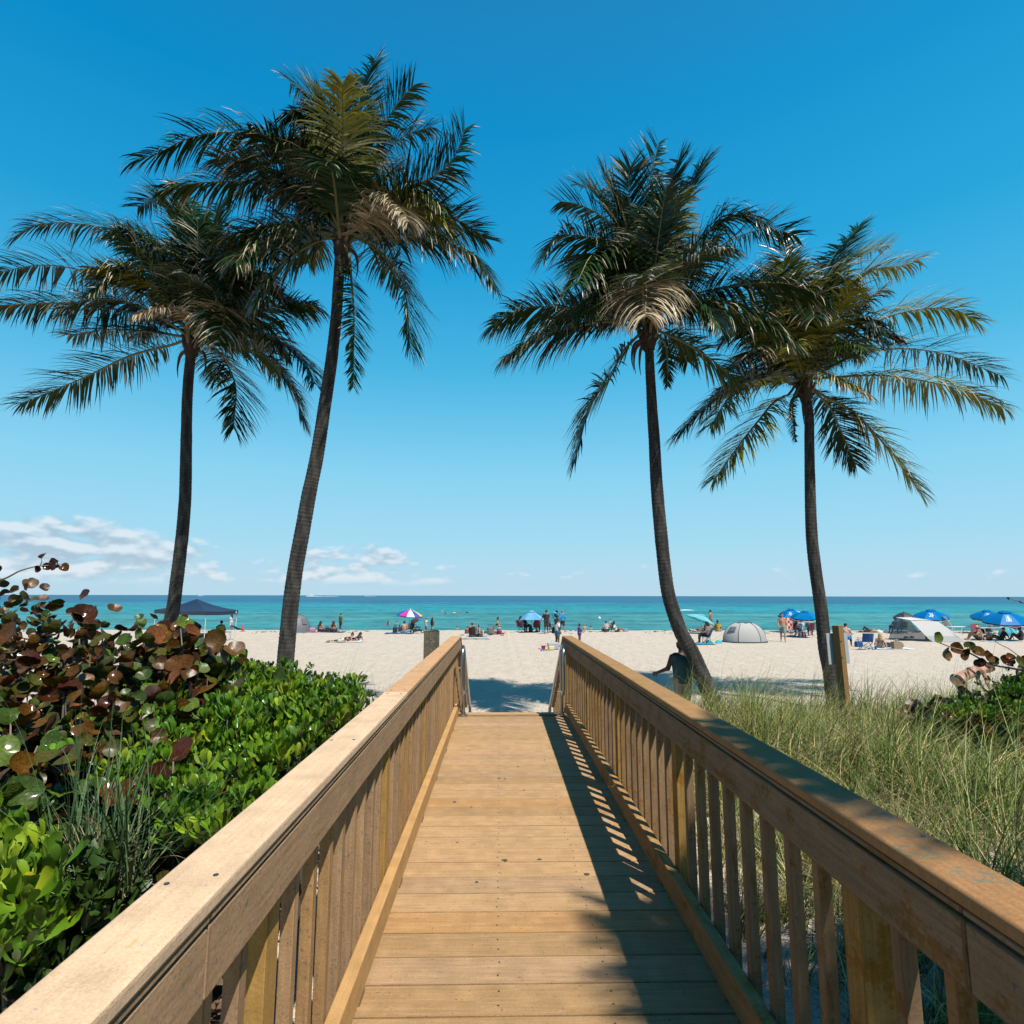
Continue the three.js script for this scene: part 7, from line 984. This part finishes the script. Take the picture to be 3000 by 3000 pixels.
person('dark-haired person lying on the far chaise behind the leaning man', [2885, 1853], { pose: 'supine', turn: -80, skin: 'brown', hc: 'black', top: ['tee', [0.015, 0.015, 0.018]], bottom: ['shorts', [0.015, 0.015, 0.018]] });
// swimmers: only head and shoulders are above the water
const swim = (label, sx, sy, o = {}) => { const p = onLevel(sx, sy, SEA); p.y = SEA - (o.deep ?? 1.28); return person(label, p, { res: 40, ...o }); };
swim('swimmer with dark hair nearest the rainbow umbrella at left', 1137, 1831, { deep: 1.1, hair: 'long', hc: 'brown', fem: 1, top: ['bikini', [0.1, 0.02, 0.03]] }); swim('swimmer whose head shows left of the rainbow umbrella', 1162, 1828, { hc: 'black' }); swim('swimmer right of the rainbow umbrella, lowest of the far group', 1275, 1801, { hc: 'dark' }); swim('pale-shouldered swimmer farthest out in the far group', 1295, 1791.5, { deep: 1.15, skin: 'pale', hc: 'brown' }); swim('dark-haired swimmer in the middle of the far group', 1305, 1799.5, { skin: 'brown', hc: 'black', deep: 1.2 }); swim('bare-shouldered swimmer right of the yellow float', 1340, 1794.5, { deep: 1.1 }); swim('dark-clad swimmer at the right of the far group', 1368, 1795, { deep: 1.2, top: ['long', [0.01, 0.03, 0.06]], hc: 'black' }); swim('dark-haired child swimming near the shore by the straw hat', 1339, 1845, { h: 1.4, hc: 'black', deep: 0.95 });
swim('blond swimmer near the shore right of the girl in purple', 1713, 1845, { deep: 1.05, hc: 'blond', hair: 'bun', fem: 1, skin: 'pale' }); swim('dark-haired swimmer near the shore right of the blond one', 1731, 1846, { deep: 1.2, hc: 'black' }); swim('swimmer floating beyond the woman in the sun hat', 1787, 1823, { deep: 1.25, skin: 'pale', hc: 'dark' }); swim('swimmer standing chest-deep right of the sun hat', 1792, 1840, { deep: 1.05, hc: 'black', skin: 'brown' });
{ const p = onLevel(1330, 1796, SEA), t = put('swim_ring', 'small yellow float ring among the far swimmers', 'swim ring', V(p.x, SEA + 0.08, p.z)); obj('ring', new THREE.TorusGeometry(0.34, 0.13, 8, 20).rotateX(Math.PI / 2), std(0.7, 0.72, 0.03, 0.4), t); const q = onLevel(1756, 1812, SEA), b = put('buoy', 'small white float on the water above the girl in purple', 'buoy', V(q.x, SEA, q.z)); obj('float_body', lathe([[0.001, -0.2], [0.28, -0.1], [0.3, 0.1], [0.15, 0.3], [0.001, 0.36]], 12), wht, b); }
// real-world base colours: what was matched by eye at unit exposure is brought down with the exposure
{ const seen = new Set(); scene.traverse((o) => { if (o.isMesh && !seen.has(o.material)) { seen.add(o.material); o.material.color.multiplyScalar(0.60); } }); }
renderer.render(scene, camera);
